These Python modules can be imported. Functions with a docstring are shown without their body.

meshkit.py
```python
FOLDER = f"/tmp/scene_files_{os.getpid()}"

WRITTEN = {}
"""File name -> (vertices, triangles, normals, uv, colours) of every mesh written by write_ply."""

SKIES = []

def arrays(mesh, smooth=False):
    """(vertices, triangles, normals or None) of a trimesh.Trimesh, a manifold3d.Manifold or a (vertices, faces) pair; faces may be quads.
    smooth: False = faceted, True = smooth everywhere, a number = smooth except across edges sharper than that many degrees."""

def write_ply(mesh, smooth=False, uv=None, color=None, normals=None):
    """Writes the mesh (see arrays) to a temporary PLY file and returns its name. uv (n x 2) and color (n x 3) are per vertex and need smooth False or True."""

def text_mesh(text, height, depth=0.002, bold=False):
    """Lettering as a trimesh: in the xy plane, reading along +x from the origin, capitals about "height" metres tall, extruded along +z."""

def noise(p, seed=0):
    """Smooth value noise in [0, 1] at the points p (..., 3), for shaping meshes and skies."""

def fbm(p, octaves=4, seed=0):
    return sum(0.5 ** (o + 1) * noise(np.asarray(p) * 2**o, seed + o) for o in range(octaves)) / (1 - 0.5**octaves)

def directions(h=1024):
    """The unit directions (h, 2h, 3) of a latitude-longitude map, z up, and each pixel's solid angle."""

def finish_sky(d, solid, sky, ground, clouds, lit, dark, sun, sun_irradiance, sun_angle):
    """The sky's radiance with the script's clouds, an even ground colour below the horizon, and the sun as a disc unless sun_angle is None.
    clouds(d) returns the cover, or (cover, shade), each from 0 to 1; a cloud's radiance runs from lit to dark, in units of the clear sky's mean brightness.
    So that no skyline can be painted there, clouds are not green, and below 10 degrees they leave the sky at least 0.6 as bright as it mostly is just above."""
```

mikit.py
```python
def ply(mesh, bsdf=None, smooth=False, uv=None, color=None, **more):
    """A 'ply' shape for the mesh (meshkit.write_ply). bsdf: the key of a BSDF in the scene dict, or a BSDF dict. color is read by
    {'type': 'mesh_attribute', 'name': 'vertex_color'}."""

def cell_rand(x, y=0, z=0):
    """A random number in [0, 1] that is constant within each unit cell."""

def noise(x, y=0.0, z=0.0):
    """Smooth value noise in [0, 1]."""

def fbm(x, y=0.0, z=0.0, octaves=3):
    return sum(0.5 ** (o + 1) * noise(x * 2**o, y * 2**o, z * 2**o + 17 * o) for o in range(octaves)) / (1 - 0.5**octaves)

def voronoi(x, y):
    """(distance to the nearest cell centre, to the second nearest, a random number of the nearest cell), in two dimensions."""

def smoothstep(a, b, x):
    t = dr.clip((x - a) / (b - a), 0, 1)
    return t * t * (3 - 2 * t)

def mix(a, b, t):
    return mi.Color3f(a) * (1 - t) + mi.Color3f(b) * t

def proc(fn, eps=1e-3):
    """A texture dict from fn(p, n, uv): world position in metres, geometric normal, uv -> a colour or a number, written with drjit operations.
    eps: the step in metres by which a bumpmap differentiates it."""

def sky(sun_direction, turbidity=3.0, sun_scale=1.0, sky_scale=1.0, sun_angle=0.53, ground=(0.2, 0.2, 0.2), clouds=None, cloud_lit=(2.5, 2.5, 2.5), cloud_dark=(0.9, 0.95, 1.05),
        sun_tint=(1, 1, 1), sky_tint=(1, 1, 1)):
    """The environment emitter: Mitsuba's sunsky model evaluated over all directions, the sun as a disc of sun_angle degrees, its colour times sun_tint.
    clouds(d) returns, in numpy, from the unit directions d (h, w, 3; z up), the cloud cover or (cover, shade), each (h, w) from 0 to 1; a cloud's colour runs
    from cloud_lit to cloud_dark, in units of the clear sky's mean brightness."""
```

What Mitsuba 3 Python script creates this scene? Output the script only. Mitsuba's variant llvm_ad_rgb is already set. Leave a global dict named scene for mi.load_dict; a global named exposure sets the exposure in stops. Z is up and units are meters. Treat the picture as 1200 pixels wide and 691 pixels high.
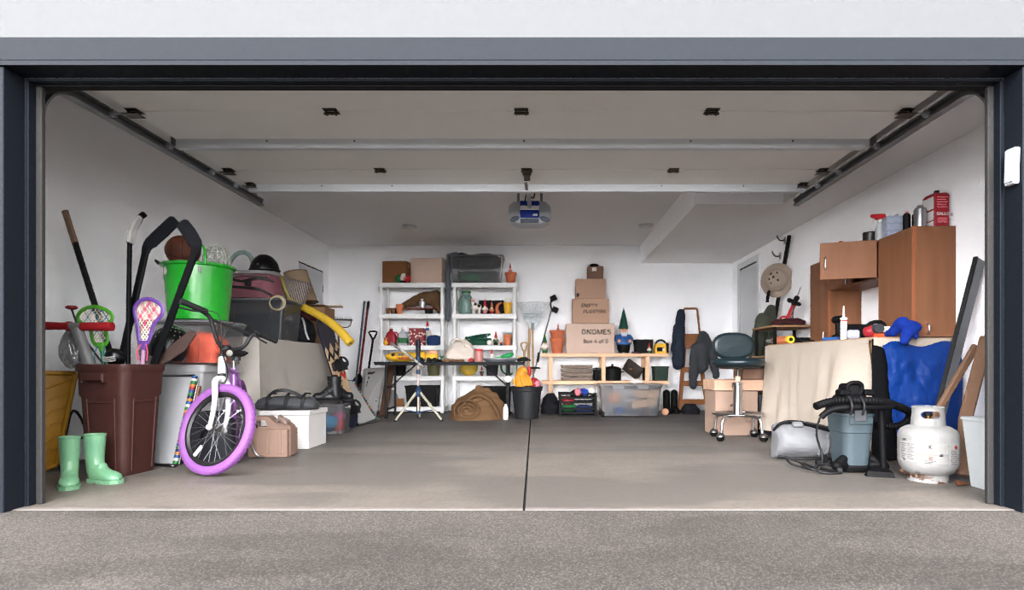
import math, random
import numpy as np, trimesh, mitsuba as mi, drjit as dr
import mikit, meshkit
import manifold3d as m3
from shapely.geometry import Polygon, Point, LineString, box as sbox
from mikit import proc, noise, fbm, voronoi, cell_rand, smoothstep, mix

scene, labels = {}, {}
T = mi.ScalarTransform4f
random.seed(7)
RNG = np.random.default_rng(7)

# ------------------------------------------------------------------ camera, sky, exposure
CAM_Z, FOCAL, VX, VY = 0.693, 700.0, 638.0, 430.0        # a wide lens, held low; the frame is 1200 x 691
scene['camera'] = {'type': 'perspective', 'fov': 2 * math.degrees(math.atan(600 / FOCAL)), 'fov_axis': 'x', 'near_clip': 0.05, 'far_clip': 500.0,
                   'principal_point_offset_x': -(VX - 600) / 1200, 'principal_point_offset_y': -(VY - 345.5) / 691,
                   'to_world': T().look_at(origin=[0, 0, CAM_Z], target=[0, 10, CAM_Z], up=[0, 0, 1])}
exposure = 6.95

LAMP = 0.0

def overcast(d):
    """A closed, even cloud deck, a little thinner here and there."""
    n = meshkit.fbm(d * np.array([2.2, 2.2, 5.0]) + 3.1, 4, seed=5)
    return np.ones(d.shape[:2]), np.clip(0.35 + 0.9 * (n - 0.5), 0, 1)

scene['sky'] = mikit.sky((-0.14, -0.95, 0.17), turbidity=3.0, sun_scale=0.50, sky_scale=1.0, sun_angle=85.0, ground=(0.22, 0.21, 0.20),
                         clouds=overcast, cloud_lit=(1.25, 1.25, 1.27), cloud_dark=(0.8, 0.82, 0.86), sun_tint=(0.585, 0.965, 2.75))

# ------------------------------------------------------------------ helpers: colours and materials
def lin(c):
    c = np.asarray(c, float) / 255
    return np.where(c <= 0.04045, c / 12.92, ((c + 0.055) / 1.055) ** 2.4)
ALB = 1.0          # how far the light of day lies above the tones picked for a group of things
def rgb(c): return {'type': 'rgb', 'value': [float(x) * ALB for x in lin(c)]}
def mat(name, c, rough=0.6, metallic=0.0, spec=0.2, **kw):
    """A material entry under 'mat_' + name; c is an 8-bit sRGB albedo or a texture dict."""
    key = 'mat_' + name
    d = {'type': 'principled', 'base_color': c if isinstance(c, dict) else rgb(c), 'roughness': float(rough), 'metallic': float(metallic), 'specular': float(spec)}
    d.update(kw)
    scene[key] = {'type': 'twosided', 'bsdf': d}
    return key
def bumped(name, c, fn, scale, rough=0.6, spec=0.2, eps=1e-3, **kw):
    key = 'mat_' + name
    scene[key] = {'type': 'twosided', 'bsdf': {'type': 'bumpmap', 'tex': proc(fn, eps), 'scale': float(scale),
                  'inner': {'type': 'principled', 'base_color': c if isinstance(c, dict) else rgb(c), 'roughness': float(rough), 'specular': float(spec), **kw}}}
    return key

# ------------------------------------------------------------------ helpers: naming
_taken = set()
def numbered(name):
    if name not in _taken:
        _taken.add(name); return name
    k = 1
    while f'{name}_{k:03d}' in _taken: k += 1
    key = f'{name}_{k:03d}'
    _taken.add(key); return key
def put(key, mesh, m, smooth=32, **kw):
    scene[key] = mikit.ply(mesh, m, smooth=smooth, **kw)
    return key
def thing(name, label, cat, group=None, kind=None):
    key = numbered(name)
    labels[key] = {'label': label, 'category': cat}
    if group: labels[key]['group'] = group
    if kind: labels[key]['kind'] = kind
    return key
def part(parent, name, mesh, m, smooth=32, label=None, kind=None, **kw):
    key = numbered(parent + '__' + name)
    put(key, mesh, m, smooth, **kw)
    if label or kind:
        labels[key] = {}
        if label: labels[key]['label'] = label
        if kind: labels[key]['kind'] = kind
    return key
def solo(name, label, cat, mesh, m, smooth=32, group=None, kind=None, **kw):
    key = thing(name, label, cat, group, kind)
    return put(key, mesh, m, smooth, **kw)
def struct(name, label, cat, mesh=None, m=None, smooth=False):
    key = numbered(name)
    labels[key] = {'kind': 'structure', 'label': label, 'category': cat}
    if mesh is not None: put(key, mesh, m, smooth)
    return key

# ------------------------------------------------------------------ helpers: meshes
V = lambda *a: np.array(a, float)
def at(u, v, Y):
    """The point at depth Y seen at pixel (u, v) of the frame."""
    return V((u - VX) / FOCAL * Y, Y, CAM_Z - (v - VY) / FOCAL * Y)
def ground_depth(v, z=0.0): return (CAM_Z - z) * FOCAL / (v - VY)
def join(*ms):
    flat = []
    for m in ms: flat += list(m) if isinstance(m, (list, tuple)) else [m]
    return trimesh.util.concatenate(flat)
def rot(axis, deg):
    ax = {'x': [1, 0, 0], 'y': [0, 1, 0], 'z': [0, 0, 1]}.get(axis, axis) if isinstance(axis, str) else axis
    return trimesh.transformations.rotation_matrix(math.radians(deg), ax)
def mv(mesh, loc=(0, 0, 0), rz=0, rx=0, ry=0, s=1):
    """A copy: scaled, then turned about x, y, z, then moved."""
    m = mesh.copy()
    if s != 1: m.apply_scale(s)
    M = rot('z', rz) @ rot('y', ry) @ rot('x', rx)
    M[:3, 3] = loc
    m.apply_transform(M)
    return m
def frame_from(z, up=(0, 0, 1)):
    z = np.asarray(z, float) / np.linalg.norm(z)
    x = np.cross(up, z)
    if np.linalg.norm(x) < 1e-6: x = np.cross([0, 1, 0], z)
    x /= np.linalg.norm(x)
    return x, np.cross(z, x), z
def place(mesh, o, x, y, z):
    m = mesh.copy(); M = np.eye(4)
    M[:3, 0], M[:3, 1], M[:3, 2], M[:3, 3] = x, y, z, o
    m.apply_transform(M); return m
def box(c, s, rz=0, bevel=0.0, rx=0, ry=0):
    """A box with centre c and full size s; bevel chamfers all edges."""
    h = np.asarray(s, float) / 2
    if bevel <= 0:
        m = trimesh.creation.box(extents=s)
    else:
        b = min(bevel, 0.49 * min(s))
        pts = [[sx * (h[0] - (k != 0) * b), sy * (h[1] - (k != 1) * b), sz * (h[2] - (k != 2) * b)]
               for sx in (-1, 1) for sy in (-1, 1) for sz in (-1, 1) for k in range(3)]
        m = hull(pts)
    return mv(m, c, rz, rx, ry)
def box2(lo, hi, bevel=0.0):
    lo, hi = np.minimum(lo, hi), np.maximum(lo, hi)
    return box((np.asarray(lo) + hi) / 2, np.asarray(hi, float) - lo, bevel=bevel)
def hull(pts):
    mm = m3.Manifold.hull_points(np.asarray(pts, float)).to_mesh()
    return trimesh.Trimesh(mm.vert_properties[:, :3], mm.tri_verts, process=False)
def tm(man):
    mm = man.to_mesh()
    return trimesh.Trimesh(mm.vert_properties[:, :3], mm.tri_verts, process=False)
def man(mesh):
    m = trimesh.Trimesh(mesh.vertices, mesh.faces, process=True); m.merge_vertices()
    return m3.Manifold(m3.Mesh(np.asarray(m.vertices, np.float32), np.asarray(m.faces, np.uint32)))
def cut(a, *bs):
    r = man(a)
    for b in bs: r = r - man(b)
    return tm(r)
def fuse(*ms):
    r = man(ms[0])
    for b in ms[1:]: r = r + man(b)
    return tm(r)
def rod(p0, p1, r0, r1=None, n=12, cap=True):
    """A straight round bar from p0 to p1."""
    r1 = r0 if r1 is None else r1
    return tube([p0, p1], [r0, r1], n, cap)
def tube(pts, r, n=10, cap=True, closed=False, flat=1.0, up=None):
    """A bar swept along points; r is one radius or one per point; flat squashes it across."""
    pts = np.asarray(pts, float); N = len(pts)
    r = np.full(N, r, float) if np.isscalar(r) else np.asarray(r, float)
    tan = np.gradient(pts, axis=0)
    if closed: tan = np.roll(pts, -1, 0) - np.roll(pts, 1, 0)
    tan /= np.maximum(np.linalg.norm(tan, axis=1, keepdims=True), 1e-12)
    x = frame_from(tan[0], up if up is not None else (0, 0, 1))[0]
    rings, a = [], np.arange(n) / n * 2 * np.pi
    for i in range(N):
        if up is not None: x = np.cross(up, tan[i])
        x = x - tan[i] * (x @ tan[i])
        x /= max(np.linalg.norm(x), 1e-9)
        y = np.cross(tan[i], x)
        rings.append(pts[i] + r[i] * (np.cos(a)[:, None] * x + flat * np.sin(a)[:, None] * y))
    return loft(rings, cap and not closed, closed)
def loft(rings, cap=True, closed=False):
    """Joins equal rings of points with quads, the ends capped by fans."""
    N, n = len(rings), len(rings[0])
    v = np.vstack(rings); f = []
    for i in range(N if closed else N - 1):
        a, b = i * n, ((i + 1) % N) * n
        for k in range(n):
            k2 = (k + 1) % n
            f += [[a + k, a + k2, b + k2], [a + k, b + k2, b + k]]
    if cap:
        for i, flip in ((0, True), (N - 1, False)):
            c = len(v); v = np.vstack([v, rings[i].mean(0)])
            for k in range(n):
                k2 = (k + 1) % n
                f.append([c, i * n + k2, i * n + k] if flip else [c, i * n + k, i * n + k2])
    return trimesh.Trimesh(v, f, process=False)
def lathe(profile, n=32, c=(0, 0, 0)):
    """A profile of (radius, height) turned about the upright axis through c."""
    a = np.arange(n) / n * 2 * np.pi
    rings = [np.stack([max(r, 1e-5) * np.cos(a), max(r, 1e-5) * np.sin(a), np.full(n, h)], 1) + c for r, h in profile]
    return loft(rings, True)
def pot(profile, wall, n=32, c=(0, 0, 0)):
    """An open vessel: the outer profile from the bottom up, with a wall thickness."""
    p = list(profile)
    inner = [(max(r - wall, 0.001), h) for r, h in p[::-1]]
    inner[-1] = (inner[-1][0], p[0][1] + wall)
    return lathe(p + inner, n, c)
def rrect(w, d, r, n=5):
    """A rounded rectangle's points in the plane, counter-clockwise."""
    out = []
    r = min(r, 0.499 * w, 0.499 * d)
    for sx, sy, a0 in ((1, 1, 0), (-1, 1, 90), (-1, -1, 180), (1, -1, 270)):
        for k in range(n + 1):
            a = math.radians(a0 + 90 * k / n)
            out.append((sx * (w / 2 - r) + r * math.cos(a), sy * (d / 2 - r) + r * math.sin(a)))
    return np.array(out)
def rloft(levels, n=5, cap=True):
    """Rounded rectangles (z, w, d, r[, dx, dy]) stacked into one body."""
    rings = []
    for L in levels:
        z, w, d, r = L[:4]; dx, dy = L[4:] if len(L) > 4 else (0, 0)
        p = rrect(w, d, r, n)
        rings.append(np.column_stack([p[:, 0] + dx, p[:, 1] + dy, np.full(len(p), z)]))
    return loft(rings, cap)
def bin_shell(levels, wall, n=5):
    """An open rounded-rectangular vessel."""
    inner = [(z, w - 2 * wall, d - 2 * wall, max(r - wall, 0.002)) for z, w, d, r in levels[::-1]]
    inner[-1] = (levels[0][0] + wall,) + inner[-1][1:]
    return rloft(list(levels) + inner, n)
def prism(poly, h, z0=0.0):
    if hasattr(poly, 'geoms'): return join([prism(g_, h, z0) for g_ in poly.geoms])
    p = poly if isinstance(poly, Polygon) else Polygon(poly)
    m = trimesh.creation.extrude_polygon(p, h, engine='earcut')
    m.apply_translation([0, 0, z0]); return m
def ball(c, r, sub=3, s=(1, 1, 1)):
    m = trimesh.creation.icosphere(subdivisions=sub, radius=r)
    m.apply_scale(s); m.apply_translation(c); return m
def torus(R, r, n=40, k=12, c=(0, 0, 0)):
    a = np.arange(n) / n * 2 * np.pi
    return mv(tube(np.stack([R * np.cos(a), R * np.sin(a), a * 0], 1), r, k, closed=True), c)
def spline(pts, n=40, closed=False):
    from scipy.interpolate import CubicSpline
    p = np.asarray(pts, float)
    if closed: p = np.vstack([p, p[:1]])
    t = np.concatenate([[0], np.cumsum(np.linalg.norm(np.diff(p, axis=0), axis=1))])
    s = CubicSpline(t, p, bc_type='periodic' if closed else 'natural')
    return s(np.linspace(0, t[-1], n, endpoint=not closed))
def sheet(fn, nu, nv, thick=0.004):
    """A cloth: fn(u, v) -> points for grids u, v in [0, 1]; given a thickness."""
    u, v = np.meshgrid(np.linspace(0, 1, nu), np.linspace(0, 1, nv), indexing='ij')
    p = np.asarray(fn(u, v))
    if p.shape[0] == 3 and p.shape[-1] != 3: p = np.moveaxis(p, 0, -1)
    du, dv = np.gradient(p, axis=0), np.gradient(p, axis=1)
    nrm = np.cross(du, dv); nrm /= np.maximum(np.linalg.norm(nrm, axis=-1, keepdims=True), 1e-12)
    a, b = (p + nrm * thick / 2).reshape(-1, 3), (p - nrm * thick / 2).reshape(-1, 3)
    idx = np.arange(nu * nv).reshape(nu, nv); f = []
    q = np.stack([idx[:-1, :-1], idx[1:, :-1], idx[1:, 1:], idx[:-1, 1:]], -1).reshape(-1, 4)
    F = np.vstack([q[:, [0, 1, 2]], q[:, [0, 2, 3]]])
    off = nu * nv
    rim = np.concatenate([idx[:, 0], idx[-1, 1:], idx[-2::-1, -1], idx[0, -2:0:-1]])
    r2 = np.roll(rim, -1)
    side = np.vstack([np.stack([rim, r2 + off, r2], 1), np.stack([rim, rim + off, r2 + off], 1)])
    return trimesh.Trimesh(np.vstack([a, b]), np.vstack([F, F[:, ::-1] + off, side[:, ::-1]]), process=False)
def lumpy(mesh, amp, freq, seed=0, refine=0.0):
    """The mesh pushed in and out along its normals by noise, for soft and crumpled things."""
    m = mesh
    if refine > 0:
        m = tm(man(mesh).refine_to_length(refine))
    m = trimesh.Trimesh(m.vertices, m.faces, process=False); m.merge_vertices()
    d = meshkit.fbm(np.asarray(m.vertices) * freq + seed * 7.3, 3, seed=seed) - 0.5
    m.vertices = np.asarray(m.vertices) + np.asarray(m.vertex_normals) * (2 * amp * d)[:, None]
    return m
def soft(bones, refine=0.02, it=6):
    """One smooth continuous body from bones ((p, r), (q, r)), each the hull of two spheres."""
    r = m3.Manifold()
    for (p, a), (q, b) in bones:
        s = [m3.Manifold.sphere(x, 16).translate(tuple(map(float, c))) for c, x in ((p, a), (q, b))]
        r = r + m3.Manifold.batch_hull(s)
    m = tm(r.refine_to_length(refine)); m.merge_vertices()
    trimesh.smoothing.filter_taubin(m, iterations=it)
    return m
def text_on(text, height, o, x, z, bold=False, depth=0.0015):
    """Lettering whose reading direction is x and whose face looks along z, its first letter's foot at o."""
    m = meshkit.text_mesh(text, height, depth, bold)
    x = np.asarray(x, float) / np.linalg.norm(x); z = np.asarray(z, float) / np.linalg.norm(z)
    return place(m, o, x, np.cross(z, x), z)
# ------------------------------------------------------------------ the setting
LX, RX, BY, CZ, SZ = -3.47, 3.02, 9.60, 2.64, 2.36
def f_wall(p, n, uv):
    t = fbm(p.x * 1.3, p.y * 1.3, p.z * 1.3, 3)
    return mix((0.845, 0.85, 0.86), (0.885, 0.89, 0.90), t)
def f_concrete(p, n, uv):
    a = fbm(p.x * 0.9 + 3, p.y * 0.55, 0, 4)
    b = fbm(p.x * 7, p.y * 7, 1, 4)
    c = fbm(p.x * 60, p.y * 60, 2, 2)
    wear = smoothstep(0.42, 0.66, fbm(p.x * 0.8 + 9, p.y * 2.2, 4, 4))
    lip = 1 - smoothstep(2.915, 2.965, p.y + 0.06 * (b - 0.5))
    col = mix((0.056, 0.048, 0.041), (0.086, 0.074, 0.063), a * 0.6 + b * 0.4) * (0.86 + 0.28 * c)
    col = mix(col, mi.Color3f(0.044, 0.039, 0.035), wear * 0.7)
    deep = smoothstep(3.6, 7.5, p.y)
    col = mix(col, mi.Color3f(0.062, 0.059, 0.057), deep * 0.55)
    return mix(col, mi.Color3f(0.13, 0.113, 0.104), lip * 0.6)
def f_concrete_h(p, n, uv): return fbm(p.x * 45, p.y * 45, 0, 3)
def f_drive(p, n, uv):
    d1, d2, k = voronoi(p.x * 135, p.y * 135)
    big = fbm(p.x * 2.1, p.y * 1.6, 5, 4)
    band = smoothstep(0.42, 0.62, fbm(p.x * 1.1 + 4, p.y * 3.4, 8, 4))
    stone = mix((0.105, 0.094, 0.086), (0.29, 0.262, 0.235), k * k * .6 + k * .4)
    col = mix(stone, mi.Color3f(0.125, 0.112, 0.104), smoothstep(0.35, 0.75, d1))
    return 0.235 * col * (0.72 + 0.5 * big) * (1 - 0.24 * band) * mi.Color3f(1.03, 1.0, 0.97)
def f_drive_h(p, n, uv):
    d1, d2, k = voronoi(p.x * 135, p.y * 135)
    return dr.minimum(d2 - d1, 0.5) * (0.4 + 0.6 * k)
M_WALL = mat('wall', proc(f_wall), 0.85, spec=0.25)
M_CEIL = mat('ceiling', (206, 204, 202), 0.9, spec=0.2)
M_CONC = bumped('concrete', proc(f_concrete), f_concrete_h, 0.0012, 0.55, 0.35)
M_DRIVE = bumped('driveway', proc(f_drive), f_drive_h, 0.0035, 0.85, 0.2)
M_SLATE = mat('slate_trim', (12, 16, 22), 0.6, spec=0.12)
M_SIDING = mat('siding', (62, 63, 64), 0.55)
M_SEAL = mat('seal', (36, 35, 34), 0.7)
M_WHITE = mat('white_paint', (205, 206, 207), 0.5)
M_DOORWHITE = mat('door_white', (198, 200, 202), 0.55)
M_BLACK = mat('black', (17, 17, 18), 0.55, spec=0.22)
M_MATTBLACK = mat('matt_black', (20, 20, 21), 0.85, spec=0.2)
M_GALV = mat('galvanised', (176, 180, 184), 0.42, 0.75)
M_STEEL = mat('steel', (150, 150, 152), 0.3, 0.95)
M_CHROME = mat('chrome', (196, 196, 198), 0.14, 1.0)
M_DARKSTEEL = mat('dark_steel', (78, 76, 74), 0.4, 0.8)

# outside ground and the slab
struct('driveway', 'exposed aggregate driveway in front of the garage', 'driveway', box2((-14, -16, -0.32), (14, 2.905, -0.004)), M_DRIVE)
fl = struct('floor', 'worn grey brown concrete garage floor with one long joint', 'floor')
jx = lambda y: -0.10 - 0.0167 * (y - 2.905)
g = 0.0065
part(fl, 'slab', prism([(LX - .1, 2.905), (jx(2.905) - g, 2.905), (jx(BY) - g, BY + .1), (LX - .1, BY + .1)], 0.12, -0.12), M_CONC, False)
part(fl, 'slab', prism([(jx(2.905) + g, 2.905), (RX + .1, 2.905), (RX + .1, BY + .1), (jx(BY) + g, BY + .1)], 0.12, -0.12), M_CONC, False)
part(fl, 'joint_filler', prism([(jx(2.91) - g, 2.91), (jx(2.91) + g, 2.91), (jx(BY) + g, BY), (jx(BY) - g, BY)], 0.10, -0.112), M_MATTBLACK, False)

# room shell
struct('wall_left', 'white painted left wall of the garage', 'wall', box2((LX - .15, 3.06, -.1), (LX, BY + .15, CZ + .1)), M_WALL)
struct('wall_right', 'white painted right wall behind the cabinets', 'wall', box2((RX, 3.06, -.1), (RX + .15, BY + .15, CZ + .1)), M_WALL)
struct('wall_back', 'white painted back wall behind the shelves', 'wall', box2((LX, BY, -.1), (RX, BY + .15, CZ + .1)), M_WALL)
struct('ceiling', 'flat grey white garage ceiling', 'ceiling', box2((LX - .15, 3.0, CZ), (RX + .15, BY + .15, CZ + .12)), M_CEIL)
struct('baseboard_back', 'white baseboard along the back wall', 'baseboard', box2((LX, BY - .014, 0), (RX, BY, 0.10), .004), M_WHITE)
# dropped soffit: a block at the back right, and a run along the right wall
sof = prism([(1.55, BY), (1.55, 6.11), (2.44, 6.11), (2.44, 3.06), (RX, 3.06), (RX, BY)], CZ - SZ, SZ)
so = struct('ceiling_soffit', 'dropped soffit box along the right wall and the back right corner', 'soffit', sof, M_CEIL)
part(so, 'lit_front', box2((1.546, 6.098, SZ - .001), (2.44, 6.11, CZ)), M_WALL, False)  # added lighter skin: daylight on the soffit front put into its colour
part(so, 'lit_side', box2((1.538, 6.10, SZ - .001), (1.55, BY, CZ)), M_WALL, False)  # the soffit side gets the same, its light put into the colour

# front wall with its opening
OL, OR, OT = -2.587, 2.287, 2.131          # the opening at the outer face
FY, MY = 2.856, 2.975
struct('wall_front_left', 'wall beside the left garage door jamb', 'wall', box2((-7, MY, -.1), (OL - .0, 3.06, 2.9)), M_SIDING)
struct('wall_front_right', 'wall beside the right garage door jamb', 'wall', box2((OR, MY, -.1), (7, 3.06, 2.9)), M_SIDING)
wf = struct('wall_front_top', 'white siding above the garage door opening', 'wall')
part(wf, 'lintel', box2((OL, MY, OT), (OR, 3.06, 2.9)), M_WHITE, False)
for k in range(3):
    z0 = 2.272 + 0.28 * k
    part(wf, 'siding_board', box2((-7, FY + .012, z0), (7, MY, z0 + .277), .004), M_SIDING, False)
for s, x0, x1 in ((-1, -7, OL - .16), (1, OR + .16, 7)):
    for k in range(8):
        z0 = -0.05 + 0.29 * k
        part('wall_front_left' if s < 0 else 'wall_front_right', 'siding_board', box2((x0, FY + .012, z0), (x1, MY, min(z0 + .287, 2.27)), .004), M_SIDING, False)
# slate painted trim: face boards, reveals, stops and seals
tr = struct('trim_1', 'slate grey trim board over the garage door opening', 'trim')
part(tr, 'face_board', box2((-7, FY, 2.160), (7, MY, 2.268), .003), M_SLATE, False)
part(tr, 'drip_edge', prism([(FY - .012, 2.131), (MY, 2.131), (MY, 2.160), (FY, 2.160), (FY - .012, 2.151)], 14).apply_transform(np.array([[0, 0, 1, -7], [1, 0, 0, 0], [0, 1, 0, 0], [0, 0, 0, 1.0]])), M_SLATE, False)
part(tr, 'stop', box2((OL, MY, OT - .014), (OR, 3.02, OT + .0), .003), M_SLATE, False)
part(tr, 'seal_strip', box2((OL, 3.02, OT - .018), (OR, 3.07, OT), .002), M_MATTBLACK, False)
for nm, s, x in (('trim_2', -1, OL), ('trim_3', 1, OR)):
    t_ = struct(nm, f"slate grey door jamb on the {'left' if s < 0 else 'right'} side of the opening", 'trim')
    part(t_, 'face_board', box2((x, FY, -.012), (x + s * .16, MY, 2.131), .003), M_SLATE, False)
    part(t_, 'stop', box2((x - s * .016, MY, 0), (x + s * .02, 3.02, OT - .014), .003), M_SLATE, False)
    part(t_, 'seal_strip', box2((x - s * .042, 3.022, 0), (x + s * .02, 3.05, OT - .018), .004), M_SEAL, False)

# the two round lamps on the ceiling
M_LAMPRIM = mat('lamp_rim', (190, 190, 190), 0.5)
for (u, v), where in (((480, 264), 'above the white shelves'), ((757, 263), 'beside the dropped soffit')):
    Y = (CZ - CAM_Z) * FOCAL / (VY - v); X = (u - VX) / FOCAL * Y
    k = thing('ceiling_lamp', f'small round white ceiling lamp {where}', 'ceiling lamp')
    part(k, 'rim', lathe([(0.10, CZ), (0.10, CZ - .022), (0.092, CZ - .03), (0.078, CZ - .03), (0.078, CZ - .012), (0.0, CZ - .012)], 36, (X, Y, 0)), M_LAMPRIM)
    part(k, 'diffuser', lathe([(0.0, CZ - .028), (0.05, CZ - .028), (0.076, CZ - .024), (0.076, CZ - .013), (0, CZ - .013)], 36, (X, Y, 0)), M_WHITE, **({'emitter': {'type': 'area', 'radiance': {'type': 'rgb', 'value': [LAMP * c for c in (1.0, 0.99, 0.97)]}}} if LAMP > 0 else {}))
# ------------------------------------------------------------------ the raised garage door, its tracks and the opener
M_STRUT = mat('strut_steel', (196, 199, 202), 0.45, 0.55)
M_PANEL = mat('door_panel', (212, 209, 205), 0.6)
M_TRACK = mat('track_steel', (128, 130, 132), 0.45, 0.6)
M_HINGE = mat('hinge_steel', (70, 64, 56), 0.4, 0.7)
gd = struct('door_1', 'raised white sectional garage door lying overhead', 'garage door')
DZ, DX0, DX1 = 2.255, -2.53, 2.23
def c_section(yc, length_x, z_top, h=0.062, d=0.05, t=0.0022):
    """A hat shaped strut: web to the front, flanges to the back."""
    p = [(yc - d / 2, z_top), (yc - d / 2, z_top - h), (yc + d / 2, z_top - h), (yc + d / 2, z_top - h + .012), (yc + d / 2 - t, z_top - h + .012), (yc + d / 2 - t, z_top - h + t), (yc - d / 2 + t, z_top - h + t), (yc - d / 2 + t, z_top)]
    m = prism(p, length_x[1] - length_x[0])
    return m.apply_transform(np.array([[0, 0, 1, length_x[0]], [1, 0, 0, 0], [0, 1, 0, 0], [0, 0, 0, 1.0]]))
ys = [3.27, 3.645, 4.19, 4.73, 5.155]
for a, b in zip(ys[:-1], ys[1:]):
    m = box2((DX0, a + .003, DZ), (DX1, b - .003, DZ + .045), .006)
    part(gd, 'panel', m, M_PANEL, False)
    part(gd, 'core', box2((DX0 + .01, a - .004, DZ + .012), (DX1 - .01, b + .004, DZ + .04)), M_PANEL, False)
for yc in (4.115, 5.125):
    s_ = part(gd, 'strut', c_section(yc, (DX0 + .005, DX1 - .005), DZ - .001), M_STRUT, False)
    for x in (-1.9, -1.3, -.14, 1.0, 1.7):
        part(s_, 'bolt', rod((x, yc - .024, DZ - .016), (x, yc - .031, DZ - .016), .006, n=8), M_DARKSTEEL, 40)
def hinge(x, y, s=1.0):
    ms = [box2((x - .042 * s, y - .045, DZ - .004), (x + .042 * s, y - .006, DZ - .001), .001), box2((x - .042 * s, y + .006, DZ - .004), (x + .042 * s, y + .045, DZ - .001), .001),
          rod((x - .045 * s, y, DZ - .016), (x + .045 * s, y, DZ - .016), .008, n=10),
          prism([(y - .045, DZ - .003), (y + .03, DZ - .003), (y + .008, DZ - .028), (y - .012, DZ - .028)], .004).apply_transform(np.array([[0, 0, 1, x - .03 * s], [1, 0, 0, 0], [0, 1, 0, 0], [0, 0, 0, 1.0]])),
          prism([(y - .045, DZ - .003), (y + .03, DZ - .003), (y + .008, DZ - .028), (y - .012, DZ - .028)], .004).apply_transform(np.array([[0, 0, 1, x + .026 * s], [1, 0, 0, 0], [0, 1, 0, 0], [0, 0, 0, 1.0]]))]
    return join(ms)
for y in (3.645, 4.73):
    for x in (-1.30, -.14, 1.02): part(gd, 'hinge', hinge(x, y), M_HINGE, 30)
for y in (3.645, 4.19, 4.73, 5.09):
    for s, x in ((-1, DX0 + .03), (1, DX1 - .03)):
        k = part(gd, 'roller_bracket', join(hinge(x, y, .9), box2((x - .05, y - .05, DZ - .035), (x + .05, y + .03, DZ - .03), .002)), M_HINGE, 30)
        part(k, 'roller', join(rod((x, y, DZ - .016), (x + s * .13, y, DZ - .016), .006, n=8), rod((x + s * .118, y, DZ - .016), (x + s * .141, y, DZ - .016), .023, n=16)), M_GALV)
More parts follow.
